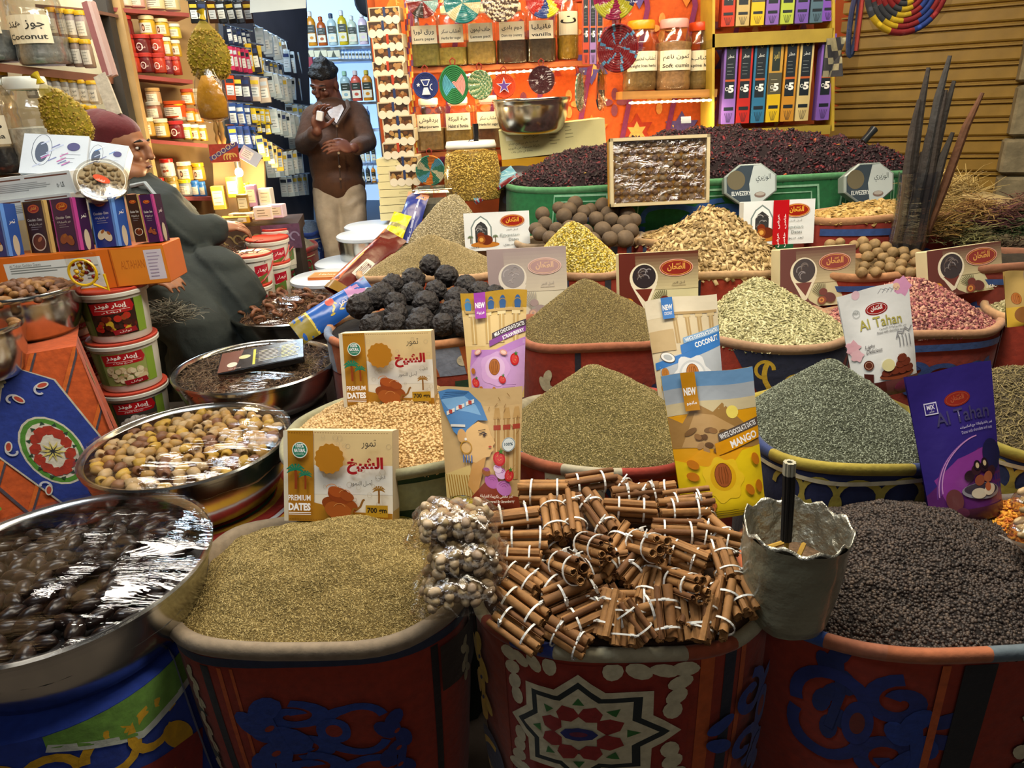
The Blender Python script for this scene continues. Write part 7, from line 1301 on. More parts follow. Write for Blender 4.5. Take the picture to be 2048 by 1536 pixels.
def hand(base, fwd, out, s=1.0, curl=.5, mirror=1):
    """palm and five bent fingers; fwd: wrist to knuckles, out: the back of the hand"""
    f = fwd.normalized(); n = (out - f * out.dot(f)).normalized(); sd = f.cross(n) * mirror; L_ = []
    L_.append(('e', base + f * .042 * s, (.046 * s, .043 * s, .016 * s), Matrix((( f.x, sd.x, n.x, 0), (f.y, sd.y, n.y, 0), (f.z, sd.z, n.z, 0), (0, 0, 0, 1)))))
    for k, (o_, ln) in enumerate(((-.034, .062), (-.0115, .072), (.0115, .068), (.033, .054))):
        p = base + f * .080 * s + sd * o_ * s; d = f.copy(); seg = ln * s * .45; r = .0080 * s
        for q in range(3):
            a = curl * (.55 + .45 * q); d2 = (d * math.cos(a) - n * math.sin(a)).normalized(); e = p + d2 * seg * (1 - .18 * q); L_.append(('c', p, r, e, r * .92)); p = e; r *= .92; d = d2
    p = base + f * .028 * s - sd * .036 * s; d = (f * .6 - sd * .7 - n * .35).normalized(); e = p + d * .036 * s; L_.append(('c', p, .0115 * s, e, .010 * s)); L_.append(('c', e, .010 * s, e + (d * .5 + f * .7 - n * .5).normalized() * .03 * s, .0085 * s))
    return L_
def head(c, fwd, upv, s=1.0, skin=None):
    f = fwd.normalized(); u = (upv - f * upv.dot(f)).normalized(); r = f.cross(u); Mx = Matrix(((r.x, f.x, u.x, 0), (r.y, f.y, u.y, 0), (r.z, f.z, u.z, 0), (0, 0, 0, 1))); P = lambda x, y, z: c + (r * x + f * y + u * z) * s
    e = lambda x, y, z, a, b, d: ('e', P(x, y, z), (a * s, b * s, d * s), Mx)
    return [e(0, -.008, .030, .072, .092, .080), e(0, .018, -.035, .058, .068, .068), e(0, .045, -.078, .036, .034, .026), e(0, .080, .018, .052, .018, .012), e(0, .098, -.012, .011, .016, .026), e(0, .104, -.028, .016, .014, .011), e(0, .082, -.056, .026, .014, .007), e(0, .080, -.067, .024, .014, .008), e(.032, .068, -.022, .022, .018, .018), e(-.032, .068, -.022, .022, .018, .018), e(.073, -.005, -.006, .010, .020, .030), e(-.073, -.005, -.006, .010, .020, .030)], P, Mx
def eyes(par, P, Mx, s, lidm):
    off = Matrix.Translation(-par.matrix_basis.to_translation())
    for sg in (-1, 1):
        mb = MB(); mb.ell((0, 0, 0), (.013 * s, .006 * s, .0055 * s), '#ded4c8', 10, 6, T(P(.031 * sg, .079, .004)) @ Mx); mb.ell((0, 0, 0), (.0055 * s, .004 * s, .0055 * s), '#1c120c', 8, 5, T(P(.031 * sg, .0835, .003)) @ Mx); mb.build('eye', PLAST, par, 'all', off)
        mb = MB(); mb.tube([P(.012 * sg, .090, .023), P(.030 * sg, .091, .029), P(.048 * sg, .078, .023)], [.003 * s, .0042 * s, .002 * s], '#140e0c', 6); mb.build('eyebrow', MATTE, par, 'all', off)
    mb = MB(); mb.ell((0, 0, 0), (.022 * s, .007 * s, .0045 * s), '#5a2c26', 10, 6, T(P(0, .092, -.061)) @ Mx); mb.build('lips', PLAST, par, 'all', off)
# ---- standing man in a brown overshirt
D = 4.15; pp = lambda x, y, dz=0: _W(x, y, D + dz)
ft = pp(680, 560); foot = Vector((ft.x, ft.y, .13))
struct(MB().box((-1.3, 4.95, .065), (1.9, 2.6, .13), '#4a4440').build('floor_step', mat('step_floor', '#55504a', .8, nz=(6, .2))))
man = thing('person', 'standing person in a brown overshirt and pale jeans holding up a small white box', 'person', T(foot)); off = T(-foot)
hd, P, Mx = head(pp(649, 168, .0), Vector((-.30, -1, -.42)), Vector((.05, -.3, 1)), 1.02)
wr1, wr2 = pp(634, 262, -.28), pp(706, 296, -.22)
bodyp = hd + [('c', pp(662, 188, .05), .055, pp(672, 222, .06), .062)] + [('c', pp(620, 278, -.18), .03, wr1, .027)] + hand(wr1, pp(638, 226, -.30) - wr1, Vector((-.6, .5, .3)), 1.1, .75) + [('c', pp(726, 292, -.14), .03, wr2, .027)] + hand(wr2, pp(680, 292, -.26) - wr2, Vector((.1, -.5, .6)), 1.12, .45, -1) + [('c', pp(670, 226, .06), .06, pp(672, 300, .06), .06)] + [('c', pp(660, 480, .05), .04, Vector((foot.x - .08, foot.y, .22)), .04), ('c', pp(705, 480, .05), .04, Vector((foot.x + .1, foot.y, .22)), .04), ('c', pp(672, 300, .06), .06, pp(662, 480, .05), .04), ('c', pp(672, 300, .06), .06, pp(705, 480, .05), .04)]
blob('body', bodyp, .0055, SKIN, man, 2); eyes(man, P, Mx, 1.02, SKIN)
hr = [('e', P(0, -.012, .062), (.079, .094, .062), Mx)] + [('e', P(.062 * math.cos(t) * q, -.012 + .075 * math.sin(t) * q, .07 + .055 * (1 - q * q) + R.uniform(-.008, .008)), (.022, .022, .022), None) for q in (.35, .75, 1.02) for t in [k * .63 for k in range(10)]]
blob('curly_hair', hr, .006, mat('black_hair', '#0c0a0b', .6, nz=(60, .3), bump=(120, .01)), man, 1)
sh1 = [('e', pp(668, 262, .06), (.168, .12, .19), RY(2)), ('e', pp(672, 330, .06), (.158, .12, .22), None), ('c', pp(630, 232, .06), .066, pp(710, 226, .06), .07), ('e', pp(678, 372, .06), (.158, .12, .11), None), ('c', pp(625, 236, .05), .066, pp(608, 290, -.03), .055), ('c', pp(608, 290, -.03), .055, pp(629, 268, -.24), .046), ('c', pp(714, 230, .05), .066, pp(735, 284, -.02), .056), ('c', pp(735, 284, -.02), .056, pp(714, 294, -.18), .047)]
blob('brown_overshirt', sh1, .013, mat('brown_corduroy', '#50311d', .85, nz=(30, .15), bump=(40, .004), sheen=.1), man, 4, lambda p: .006 * math.sin(p.z * 38 + 9 * noise.noise(p * 5)) * noise.noise(p * 6))
mb = MB(); mb.grid(lambda u, v: pp(647 + 34 * u + 6 * v * (.5 - u), 205 + 46 * v, -.065 - .03 * math.sin(math.pi * u) - .045 * v), 8, 8, '#c8bcb4', colfn=lambda u, v: '#c8bcb4'); 
MB().add([pp(650, 212, -.06), pp(684, 209, -.05), pp(688, 218, -.09), pp(673, 247, -.128), pp(658, 230, -.11)], [(0, 1, 2, 3, 4)], '#b8aca8').build('white_t_shirt', CLOTH, man, False, off)
for x0, y0, x1, y1, x2, y2 in ((640, 206, 646, 226, 670, 250), (694, 202, 698, 216, 675, 250)): MB().tube([pp(x0, y0, -.085), pp(x1, y1, -.115), pp(x2, y2, -.14)], [.012, .014, .006], '#48301f', 6).build('collar', CLOTH, man, True, off)
for k, y in enumerate((252, 278, 306, 333, 358)): MB().lathe([(.007, 0), (.007, .003), (0.001, .003)], '#6a4a34', 10, M=T(pp(674 + k * 1.8, y, -.135 + (.01 if k > 2 else 0))) @ RX(90)).build('shirt_button', PLAST, man, True, off)
MB().tube([pp(672, 246, -.128), pp(676, 300, -.135), pp(682, 378, -.095)], .004, '#3a2416', 5).build('shirt_placket', CLOTH, man, True, off)
tr = [('c', pp(655, 385, .06), .092, pp(657, 440, .03), .073), ('c', pp(657, 440, .03), .073, pp(670, 505, .06), .062), ('c', pp(702, 385, .06), .092, pp(709, 440, .05), .073), ('c', pp(709, 440, .05), .073, pp(704, 505, .06), .064), ('c', pp(670, 505, .06), .062, Vector((foot.x - .06, foot.y, .25)), .058), ('c', pp(704, 505, .06), .064, Vector((foot.x + .08, foot.y, .25)), .058)]
blob('pale_jeans', tr, .012, mat('pale_denim', '#a89c8c', .85, nz=(16, .2), bump=(60, .002)), man, 4, lambda p: .006 * math.sin(p.z * 55 + 7 * noise.noise(p * 6)) * (.4 + noise.noise(p * 5)))
for sg in (-.06, .09): MB().ell((foot.x + sg, foot.y - .06, .17), (.045, .12, .045), '#2c2620', 12, 8).build('shoe', PLAST, man, 'all', off)
o = MB().box((0, 0, 0), (.035, .03, .05), '#c8ccd4', bev=.004).build('white_box', GLOSS); o.matrix_world = T(pp(640, 232, -.34)) @ RY(15); tag(o, 'small white box held up in the standing person\'s hand', 'box')
# ---- seated man in a wine red cap and dark robe
D = 2.72; ft = pp(360, 700); foot = Vector((ft.x, ft.y, 0)); man = thing('person', 'seated person in a wine red cap and dark robe, arm on the counter', 'person', T(foot)); off = T(-foot)
hd, P, Mx = head(pp(242, 298), Vector((.97, -.06, -.03)), Vector((.05, 0, 1)), 1.08)
w3 = pp(430, 452, .05); w4 = pp(292, 560, -.28)
blob('body', hd + [('c', pp(232, 330), .062, pp(262, 385, .02), .07), ('e', pp(240, 338), (.075, .07, .05), None), ('e', pp(262, 345, -.01), (.055, .05, .035), None), ('c', pp(400, 455, .03), .04, w3, .03)] + hand(w3, pp(462, 452, .08) - w3, Vector((.1, -.3, 1)), 1.0, .55) + [('c', pp(262, 385, .02), .07, pp(300, 500, .05), .1), ('c', pp(300, 500, .05), .1, pp(300, 470, .02), .09), ('c', pp(300, 420, .0), .07, pp(400, 455, .03), .04), ('c', pp(270, 420, -.1), .06, w4, .03)] + hand(w4, pp(326, 558, -.30) - w4, Vector((.1, -.3, 1)), .95, .7), .0065, SKIN2, man, 3); eyes(man, P, Mx, 1.08, SKIN2)
cp = [('e', P(0, -.022, .062), (.086, .110, .072), Mx @ RX(-10)), ('e', P(0, -.035, .035), (.088, .108, .05), Mx @ RX(-14)), ('e', P(0, -.06, .085), (.07, .075, .055), Mx)]
blob('wine_red_cap', cp, .008, mat('wine_felt', '#58141c', .9, nz=(30, .15), bump=(60, .002), sheen=.3), man, 4)
rb = [('c', pp(268, 392, .06), .10, pp(318, 420, .02), .11), ('e', pp(300, 480, .08), (.20, .19, .24), None), ('e', pp(335, 560, .08), (.22, .20, .20), None), ('c', pp(312, 425, -.02), .10, pp(372, 470, .0), .085), ('c', pp(372, 470, .0), .085, pp(424, 462, .04), .062), ('c', pp(345, 565, .0), .15, pp(462, 585, .02), .115), ('c', pp(462, 585, .02), .115, pp(500, 690, .08), .10), ('e', pp(438, 530, -.02), (.10, .08, .07), RY(20)), ('c', pp(330, 590, -.05), .14, pp(400, 660, -.08), .12), ('c', pp(400, 660, -.08), .12, pp(420, 780, .05), .13), ('c', pp(330, 600, .1), .16, Vector((foot.x - .1, foot.y + .12, .55)), .2), ('c', pp(250, 400, .05), .09, pp(260, 470, -.02), .09)]
blob('dark_robe', rb, .011, mat('dark_green_grey_cotton', '#2c3331', .85, nz=(14, .12), bump=(30, .003)), man, 5, lambda p: .020 * (1 - abs(math.sin(p.x * 24 + p.z * 20 + 5 * noise.noise(p * 2.5)))) ** 3 * max(0, .5 + noise.noise(p * 3)) + .006 * noise.noise(p * 14))
MB().tube([pp(262, 372, -.08), pp(290, 366, -.10), pp(318, 400, -.10), pp(330, 470, -.13), pp(335, 500, -.13)], .008, '#9aa4a8', 6).build('robe_piping', CLOTH, man, True, off)
MB().box((0, 0, .30), (.40, .36, .60), '#3a2c22', bev=.01).build('high_stool', WOOD).matrix_world = T(foot.x - .12, foot.y + .14, 0); tag(bpy.data.objects['high_stool'], 'dark wooden box seat under the seated person', 'stool')
# ================================================================ counter, buckets and boxes in the middle distance
def W(px, py, d): return _W(px, py, d)
CM = FR(512, 452, 3.15, 10); ct = thing('small_counter', 'small counter under purple brown cloth with cream boxes', 'counter', CM)
MB().box((0, .16, -.025), (.36, .32, .05), '#3a2820').build('counter_top', WOOD, ct); mb = MB(); mb.grid(lambda u, v: ((u - .5) * .37, -.006 - .012 * math.sin(19 * u) * (1 - v), -.11 * (1 - v)), 20, 4, '#4c3444', colfn=lambda u, v: '#5c3c54' if u > .55 else '#4a3424'); mb.build('cloth_valance', CLOTH, ct, 'all'); a = Art(.3); [a.arc(.05 + .11 * k, .5, .05, 0, 260, .02, '#8a7448' if k < 5 else '#8a7a94') for k in range(9)]; a.build('cloth_ornament', ct, lambda u, v, e: ((u - .5) * .37, -.008 - .012 * math.sin(19 * u) * (1 - v) - e, -.11 * (1 - v)), CLOTH, cuts=16)
for sx in (-.15, .15): MB().box((sx, .16, -.5 * (CM.to_translation().z)), (.04, .26, CM.to_translation().z - .06), '#2c2018').build('counter_leg', WOOD, ct)
for k, (x, y, w_, h, c, lab) in enumerate(((470, 448, 58, 14, '#c8a02c', 'flat yellow box under the seated person\'s hand'), (482, 436, 50, 9, '#d8c89c', 'flat cream box stacked on the yellow box'), (528, 440, 36, 26, '#e0d8c8', 'white and pink soap box on the counter'), (552, 436, 30, 26, '#d8c4d0', 'pale pink soap box at the counter end'), (488, 424, 22, 34, '#8a6a2c', 'brown patterned tin on the counter'), (506, 414, 18, 42, '#b88aa8', 'lilac bottle shaped box on the counter'), (532, 412, 24, 34, '#e4e0d4', 'white carton behind the soap boxes'), (468, 396, 24, 40, '#b8922c', 'yellow card leaning at the counter back'), (440, 420, 24, 46, '#c09c3c', 'gold card standing beside the sleeve'))):
    carton('soap_carton', lab, x, y, 0, w_, h, .06, ART(lambda a: (a.rect(.1, .2, .9, .8, '#e0d4b0'), a.lines(.2, .8, .3, .7, 3, '#6a5430', .03))), c, d=3.12 + .012 * k, lean=2, yaw=R.uniform(-8, 14))
# lit niche with a bare bulb
nb = [W(425, 318, 3.32), W(528, 318, 3.4), W(532, 450, 3.4), W(432, 455, 3.32)]; o = MB().add(nb + [p + Vector((0, .02, 0)) for p in nb], [(0, 1, 2, 3), (4, 5, 6, 7)], '#c8a860').build('niche_panel', CARDW); tag(o, 'board of the lit niche above the counter', 'panel')
lp = thing('bare_bulb', 'bare warm bulb glowing above the counter', 'lamp', T(W(478, 345, 3.22))); MB().ell((0, 0, 0), (.018, .018, .022), '#ffdc8c', 12, 8).build('bulb', mat('bulb_glow', '#ffd890', emit=30), lp, 'all'); MB().lathe([(.012, .02), (.014, .05), (.006, .055)], '#33302c', 12).build('socket', PLAST, lp, True)
l = bpy.data.lights.new('bulb_light', 'POINT'); l.energy = 9; l.color = (1, .78, .42); l.shadow_soft_size = .03; q = bpy.data.objects.new('bulb_light', l); COL.objects.link(q); q.location = W(478, 352, 3.14)
fr = [MB().tube([(0, 0, .008 * k) for k in range(2)], .02, '#c8903c', 10)]
for k in range(5): o = MB().lathe([(.02, 0), (.022, .006), (.02, .012)], '#c8842c', 14, cap0=True, cap1=True).build('soap_bar', PLAST, None, True); o.matrix_world = T(W(492, 396, 3.3) + Vector((.004 * math.sin(k * 2), 0, .014 * k))); tag(o, 'round amber soap bar stacked under the bulb, %s from the bottom' % ('first', 'second', 'third', 'fourth', 'fifth')[k], 'soap')
# red lidded buckets
def f_sm(a): a.rect(0, 0, 1, 1, '#cfcabc'); a.poly([(.55, .62), (.55, .95), (.95, .98), (.95, .66)], '#a8182c'); a.text('ابهار', .75, .74, .14, '#f0e4e0', w=.3); a.poly([(.15, .2), (.15, .7), (.6, .6), (.9, .7), (.9, .2), (.5, .1)], '#5c7434'); a.ell(.7, .42, .12, '#8a5a34'); a.lines(.2, .55, .3, .5, 3, '#c8ccb0')
for k, (x, y, d, hh) in enumerate(((514, 596, 2.95, 1), (514, 655, 2.95, 0), (548, 560, 3.15, 1), (552, 606, 3.15, 0), (566, 535, 3.3, 1))):
    bucket(('red lidded white bucket behind the seated person', 'white bucket under the red lidded bucket', 'red lidded bucket in the second place behind the robe', 'white bucket low behind the second bucket', 'red lidded bucket furthest behind the robe')[k], W(x, y, d), .086, .19, (f_sm, -.08, .2, .1, .8), 0, 'red lidded buckets', '#b83424', handle=hh)
# sacks towards the back room
for lab, xl, xr, yf, z, base, fill, nm in (('red sack of grey powder with green ornament behind the buckets', 572, 628, 505, .86, '#7a1c20', '#7a7868', 'grey_powder'), ('blue plastic lined sack beside the standing person', 592, 648, 468, .88, '#1c3c8c', '#5c6c84', 'blue_grey_powder')):
    s_ = Sack('x', lab, xl, xr, yf, .3, z, base, rim=base); s_.mound(nm, 'mound of %s in the small sack' % nm.replace('_', ' '), .07, (0, .2), fill, sharp=.4); sackart(s_, f_arab('#3c8a4c' if base == '#7a1c20' else '#6a8cc4', '#c0b89c'), .5, cuts=12)
# white lids of tubs between the person and the sacks
for k, (x, y, d, r) in enumerate(((704, 524, 3.3, .165), (740, 470, 3.3, .15), (752, 452, 3.5, .15), (656, 556, 2.98, .15))):
    P = W(x, y, d); o = thing('lidded_tub', 'white lidded round tub %s' % ('behind the maroon bag', 'beside the yellow packet', 'at the foot of the cream box stack', 'behind the bowl of dried rings')[k], 'tub', T(P), 'white lidded tubs'); MB().lathe([(r, -.012), (r * 1.03, -.008), (r * 1.03, .004), (r * .97, .010), (0.001, .012)], '#c8d0d8', 40).build('lid', mat('lid_white', '#c4ced8', .3), o, True); MB().lathe([(r * .82, -P.z), (r * .9, -.4), (r, -.012)], '#8c9494', 36).build('tub_wall', STEEL, o, True)
packet('orange_candy_box', 'flat orange box lying on the white tub lid', T(W(655, 549, 2.94)) @ RZ(-4), .14, .10, .02, '#c8641c', lambda a: (a.rect(0, 0, 1, 1, '#c8a078'), a.rect(.05, .1, .95, .9, '#b88a54'), a.text('Halwa', .5, .4, .3, '#f0e4d4', w=.5)), 'box')
# cream boxes and date racks
for k in range(8): y = 440 - k * 15.5; carton('cream_box', 'cream cardboard box, %s from the bottom of the stack' % ('first', 'second', 'third', 'fourth', 'fifth', 'sixth', 'seventh', 'eighth')[k], 795 - k * 1.2 + R.uniform(-1, 1), y, 0, 66, 14, .16, ART(lambda a: (a.rect(0, 0, 1, 1, '#c8c094'), a.lines(.6, .9, .4, .6, 2, '#8a8460', .01))), '#c8c094', d=dY(795, y, 3.5), lean=0, group='cream box stack', yaw=R.uniform(-3, 3))
def f_tray(sd):
    rr = random.Random(sd)
    def f(a):
        a.rect(0, 0, 1, 1, '#b8ac90'); a.rect(.04, .08, .96, .92, '#3c2a1c'); c = rr.choice(['#7a4a24', '#8c6438', '#6a3c20', '#a8884c'])
        for k in range(16): a.ell(rr.uniform(.08, .92), rr.uniform(.2, .8), .075, rr.choice([c, '#9a7448', '#5c3a20']), ry=.06, rot=rr.uniform(0, 180), n=10)
        for k in range(4): a.ell(.14 + .24 * k, .08, .13, '#d0c8b4', ry=.13, n=14)
        a.rect(.46, .3, .54, 1, rr.choice(['#24345c', '#a83c24', '#24345c']))
    return f
for k in range(13):
    y = 42 + k * 27; x = 770 + k * 3.4; carton('date_tray_pack', 'window pack of dates and nuts, %s from the top of the rack' % ('first', 'second', 'third', 'fourth', 'fifth', 'sixth', 'seventh', 'eighth', 'ninth', 'tenth', 'eleventh', 'twelfth', 'thirteenth')[k], x - (6 if k % 3 == 1 else 0), y, 0, 62, 25, .1, ART(f_tray(k)), '#b8ac90', d=dY(x, y, 3.5), lean=-2, yaw=R.uniform(-4, 6), group='window packs of dates')
    if k == 3: pass
o = MB().box((0, 0, 0), (.02, .02, 1.5), '#8a5a2c').build('rack_pole', WOOD); a_ = W(800, 0, dY(800, 0, 3.6)); o.matrix_world = T(a_.x + .06, a_.y + .06, 1.3); tag(o, 'wooden pole behind the window packs of dates', 'pole')
o = MB().grid(lambda u, v: W(806 + 22 * v + 10 * u, -20 + 350 * v, dY(815, -20 + 350 * v, 3.6)) + Vector((.0, .012 * math.sin(20 * v), 0)), 3, 30, '#c86a24', colfn=lambda u, v: ['#c8641c', '#d8b04c', '#a83420', '#5a3a6a'][int(v * 30 + u * 3) % 4]).build('edge_cloth', CLOTH, None, 'all'); tag(o, 'narrow orange striped cloth edge beside the jar shelves', 'cloth')
# yellow seed bag with scoop, clear bag, teal corner bag
sb = thing('seed_bag', 'white plastic bag of yellow seed with a scoop standing in it', 'bag', FR(948, 398, 3.02)); r = M_(57, 3.02)
lv = [(.9, 0), (.98, .03), (1, .1), (.9, .17), (.82, .215)]; mb = MB(); mb.lathe([(k * r, z) for k, z in lv], '#d8cfa8', 28, sy=.7, cap0=True); mb.build('bag_film', WRAP, sb, True); q = MB().lathe([(k * r * .97, z + .003) for k, z in lv[:4]] + [(.86 * r, .185), (.4 * r, .20), (.001, .205)], '#a88c3c', 28, sy=.7); q = q.build('seed_filling', mat('seed_under', '#a88a3c', .9, nz=(80, .3)), sb, 'all'); q['kind'] = 'stuff'; grains(q, 4200, (.0042, .0038, .0035), grain_mat('yellowseed', ['#9a7c2c', '#c0a048', '#d4b860', '#b09038']), 'seed', seed=51)
MB().lathe([(.80 * r, .21), (.85 * r, .205), (.87 * r, .215), (.82 * r, .235), (.72 * r, .23)], '#e0dcd0', 28, sy=.7).build('rolled_edge', PLAST, sb, 'all'); MB().tube([(.02, 0, .2), (.024, 0, .25), (.024, 0, .30)], [.012, .011, .013], '#1c1c20', 10).build('scoop_handle', PLAST, sb, True); MB().tube([(-.02, 0, .215), (.0, 0, .235), (.03, 0, .235)], .006, '#b8bcc0', 8).build('scoop_shank', STEEL, sb, True)
sidebag('teal_bag', 'teal printed bag leaning between the seed bag and the dark fruit bag', W(945, 398, 2.95), W(1030, 342, 3.0), .06, .012, lambda a: (a.rect(0, 0, 1, 1, '#5c94a8'), a.rect(0, 0, 1, .3, '#6a1c20'), a.lines(.2, .8, .5, .8, 3, '#c8dce0')), '#5c94a8')
cbx = thing('clear_box', 'clear plastic box behind the pale fennel', 'box', FR(870, 440, 2.98)); MB().box((0, .08, .06), (.16, .16, .12), '#8a9094', bev=.01).build('box_shell', CLEAR, cbx); MB().box((0, .08, .04), (.14, .14, .07), '#5c5c58', bev=.01).build('box_contents', MATTE, cbx); MB().box((0, .08, .123), (.165, .165, .006), '#a8b0b4', bev=.002).build('box_lid', CLEAR, cbx)
# ================================================================ foreground odds: nut bags, foil pot, black sticks, herbs
NUT = [date_mesh('pistachio', .0125, .0088, k * 2.7, mat('nut_shell_%d' % k, c, .45, nz=(70, .2))) for k, c in enumerate(('#ab9478', '#bfa98a', '#9c866e', '#c4ae88'))]
for b, (x, y, wpx, hpx, lab) in enumerate(((903, 1092, 188, 86, 'topmost'), (927, 1160, 176, 66, 'middle'), (918, 1226, 188, 62, 'lowest'))):
    z = (.84, .795, .75)[b]; P = G(x, y, z); d = PJ(P)[2]; w_, h = M_(wpx, d), M_(hpx, d); dp = .10; o = thing('nut_bag', '%s clear bag of pistachios in the stack of three beside the cinnamon' % lab, 'bag', T(P) @ RZ(R.uniform(-6, 6)), 'clear bags of pistachios')
    f = lambda u, v: ((u - .5) * w_ * (1 + .06 * math.sin(9 * v)), (v - .5) * dp * 1.25 + .05, .004 + .048 * max(0, (1 - (2 * u - 1) ** 4) * (1 - (2 * v - 1) ** 4)) + .004 * math.sin(23 * u + 17 * v))
    mb = MB(); mb.grid(f, 18, 14, '#fff'); mb.grid(lambda u, v: (f(u, v)[0], f(u, v)[1], .002), 6, 4, '#fff'); mb.build('bag_film', WRAP, o, 'all')
    k = 0
    for zz, n in ((.012, 30), (.026, 30), (.036, 22)):
        for q in range(n):
            u, v = (q * .618 + .13) % 1, (q + .5) / n; xx = (u - .5) * w_ * (.80 - zz * 4); yy = (v - .5) * dp * (1.0 - zz * 5) + .05; k += 1
            e = link(NUT[k % 4], 'pistachio', o, T(xx, yy, zz + R.uniform(-.002, .003)) @ RZ(R.uniform(0, 360)) @ RY(R.uniform(-30, 30)))
# foil wrapped pot with incense
Pp = G(1585, 1258, .685); d = PJ(Pp)[2]; r = M_(100, d) * .98; hh = .185; fp = thing('foil_pot', 'foil lined pot wrapped in dull plastic holding incense', 'pot', T(Pp.x, Pp.y + .03, Pp.z)); FOIL = mat('crumpled_foil', '#a8a698', .38, .85, nz=(12, .3), bump=(38, .012)); DULL = mat('dull_wrap', '#82826c', .35, 0, nz=(7, .35), bump=(22, .008), coat=.5)
def wv(k, t, z): return k * r * (1 + .025 * math.sin(5 * t + 9 * z) + .018 * noise.noise(Vector((3 * math.cos(t), 3 * math.sin(t), z * 18))))
pf = [(.70, 0), (.80, .02), (.92, .08), (.99, .13), (1.0, .165), (1.03, hh)]; mb = MB(); mb.grid(lambda u, v: (lambda t, k, z: (wv(k, t, z) * math.cos(t), wv(k, t, z) * math.sin(t), z))(6.28318 * u, np.interp(v * 5, range(6), [p[0] for p in pf]), np.interp(v * 5, range(6), [p[1] for p in pf])), 44, 20, '#9c9a80', closeu=True); mb.build('wrapped_wall', DULL, fp, 'all')
mb = MB(); mb.grid(lambda u, v: (lambda t: ((wv(1.05, t, .3) - r * (.02 + .30 * v ** 1.3)) * math.cos(t), (wv(1.05, t, .3) - r * (.02 + .30 * v ** 1.3)) * math.sin(t), hh + .006 * math.sin(11 * t) + .012 * math.sin(math.pi * min(1, v * 2)) - .085 * max(0, v - .12) + .006 * noise.noise(Vector((5 * math.cos(t), 5 * math.sin(t), v * 6)))))(6.28318 * u), 60, 10, '#b4b2a4', closeu=True); mb.build('foil_lining', FOIL, fp, 'all')
MB().lathe([(r * .80, hh - .07), (.001, hh - .062)], '#6a5038', 30).build('sand', mat('ash_sand', '#6c543c', .95, nz=(120, .4), bump=(200, .004)), fp, 'all')
sx, sy = -.018, -.005
for k in range(9): t = k * .7; MB().tube([(sx + .006 * math.cos(t), sy + .006 * math.sin(t), hh - .02), (sx + .007 * math.cos(t) - .006, sy + .007 * math.sin(t), hh + .085), (sx + .007 * math.cos(t) - .008, sy + .007 * math.sin(t), hh + .105)], .0032, '#14110f', 6).build('incense_stick', MATTE, fp, True); MB().tube([(sx + .007 * math.cos(t) - .008, sy + .007 * math.sin(t), hh + .105), (sx + .007 * math.cos(t) - .009, sy + .007 * math.sin(t), hh + .128)], .0032, '#a8a48c', 6).build('incense_ash', MATTE, fp, True)
MB().tube([(sx, sy - .004, hh - .075), (sx, sy - .003, hh - .015)], .004, '#a8862c', 6).build('stick_end', WOOD, fp)
for a_, b_, c in (((-.06, .01, -.05), (.005, .03, -.045), '#b8923c'), ((-.055, -.02, -.055), (-.015, -.05, -.05), '#c8943c'), ((-.02, -.045, -.05), (.02, .01, -.04), '#a8842c'), ((-.065, .015, -.045), (-.045, -.01, -.05), '#c8c4cc')): MB().tube([(a_[0], a_[1], hh + a_[2]), (b_[0], b_[1], hh + b_[2])], .0042, c, 6).build('burnt_stub', WOOD, fp)
# thin smoke drifting up from the incense
# wrapped bundle of black sticks
BS = mat('black_bark', None, .75, nz=(20, .25), bump=(60, .003)); bs = thing('black_stick_bundle', 'tall bundle of black carob sticks wrapped in clear film', 'stick bundle', FR(1822, 505, 2.38))
u_ = M_(1, 2.38)
for k, (x0, x1, h, c) in enumerate(((-28, -22, 285, '#3a332e'), (-18, -8, 340, '#332e2a'), (-6, 14, 358, '#3c3a38'), (4, 22, 318, '#2c3034'), (10, 40, 315, '#3a3632'), (16, 18, 300, '#3c342e'), (20, 34, 262, '#453c36'), (26, 92, 292, '#5c3a22'), (-24, -26, 230, '#3c3530'), (-14, -4, 250, '#463e38'), (-4, 8, 270, '#3a3430'), (8, 24, 240, '#403832'), (-30, -14, 200, '#332d29'), (16, 44, 225, '#38332e'), (-10, 6, 190, '#423a34'))):
    yy = .012 * math.sin(k * 2.3); MB().tube([(x0 * u_, .03 + yy, 0), ((x0 * .6 + x1 * .4) * u_ + .004, .03 + yy, h * .45 * u_), ((x0 * .25 + x1 * .75) * u_ - .003, .03 + yy * 1.5, h * .8 * u_), (x1 * u_, .03 + yy * 2, h * u_)], [.012, .014, .0125, .006], c, 8).build('black_stick', BS, bs, True)
mb = MB(); mb.grid(lambda u, v: ((.062 - .006 * math.sin(math.pi * v) + .003 * math.sin(13 * u * 6.28)) * math.cos(6.28318 * u), .03 + (.045 + .003 * math.sin(11 * u * 6.28)) * math.sin(6.28318 * u), (18 + 135 * v) * u_ + .004 * math.sin(5 * u * 6.28)), 32, 14, '#fff', closeu=True); mb.build('film_wrap', film('stick_film', .45, .12, '#e8e8e8', (8, 8, 40), .004), bs, 'all')
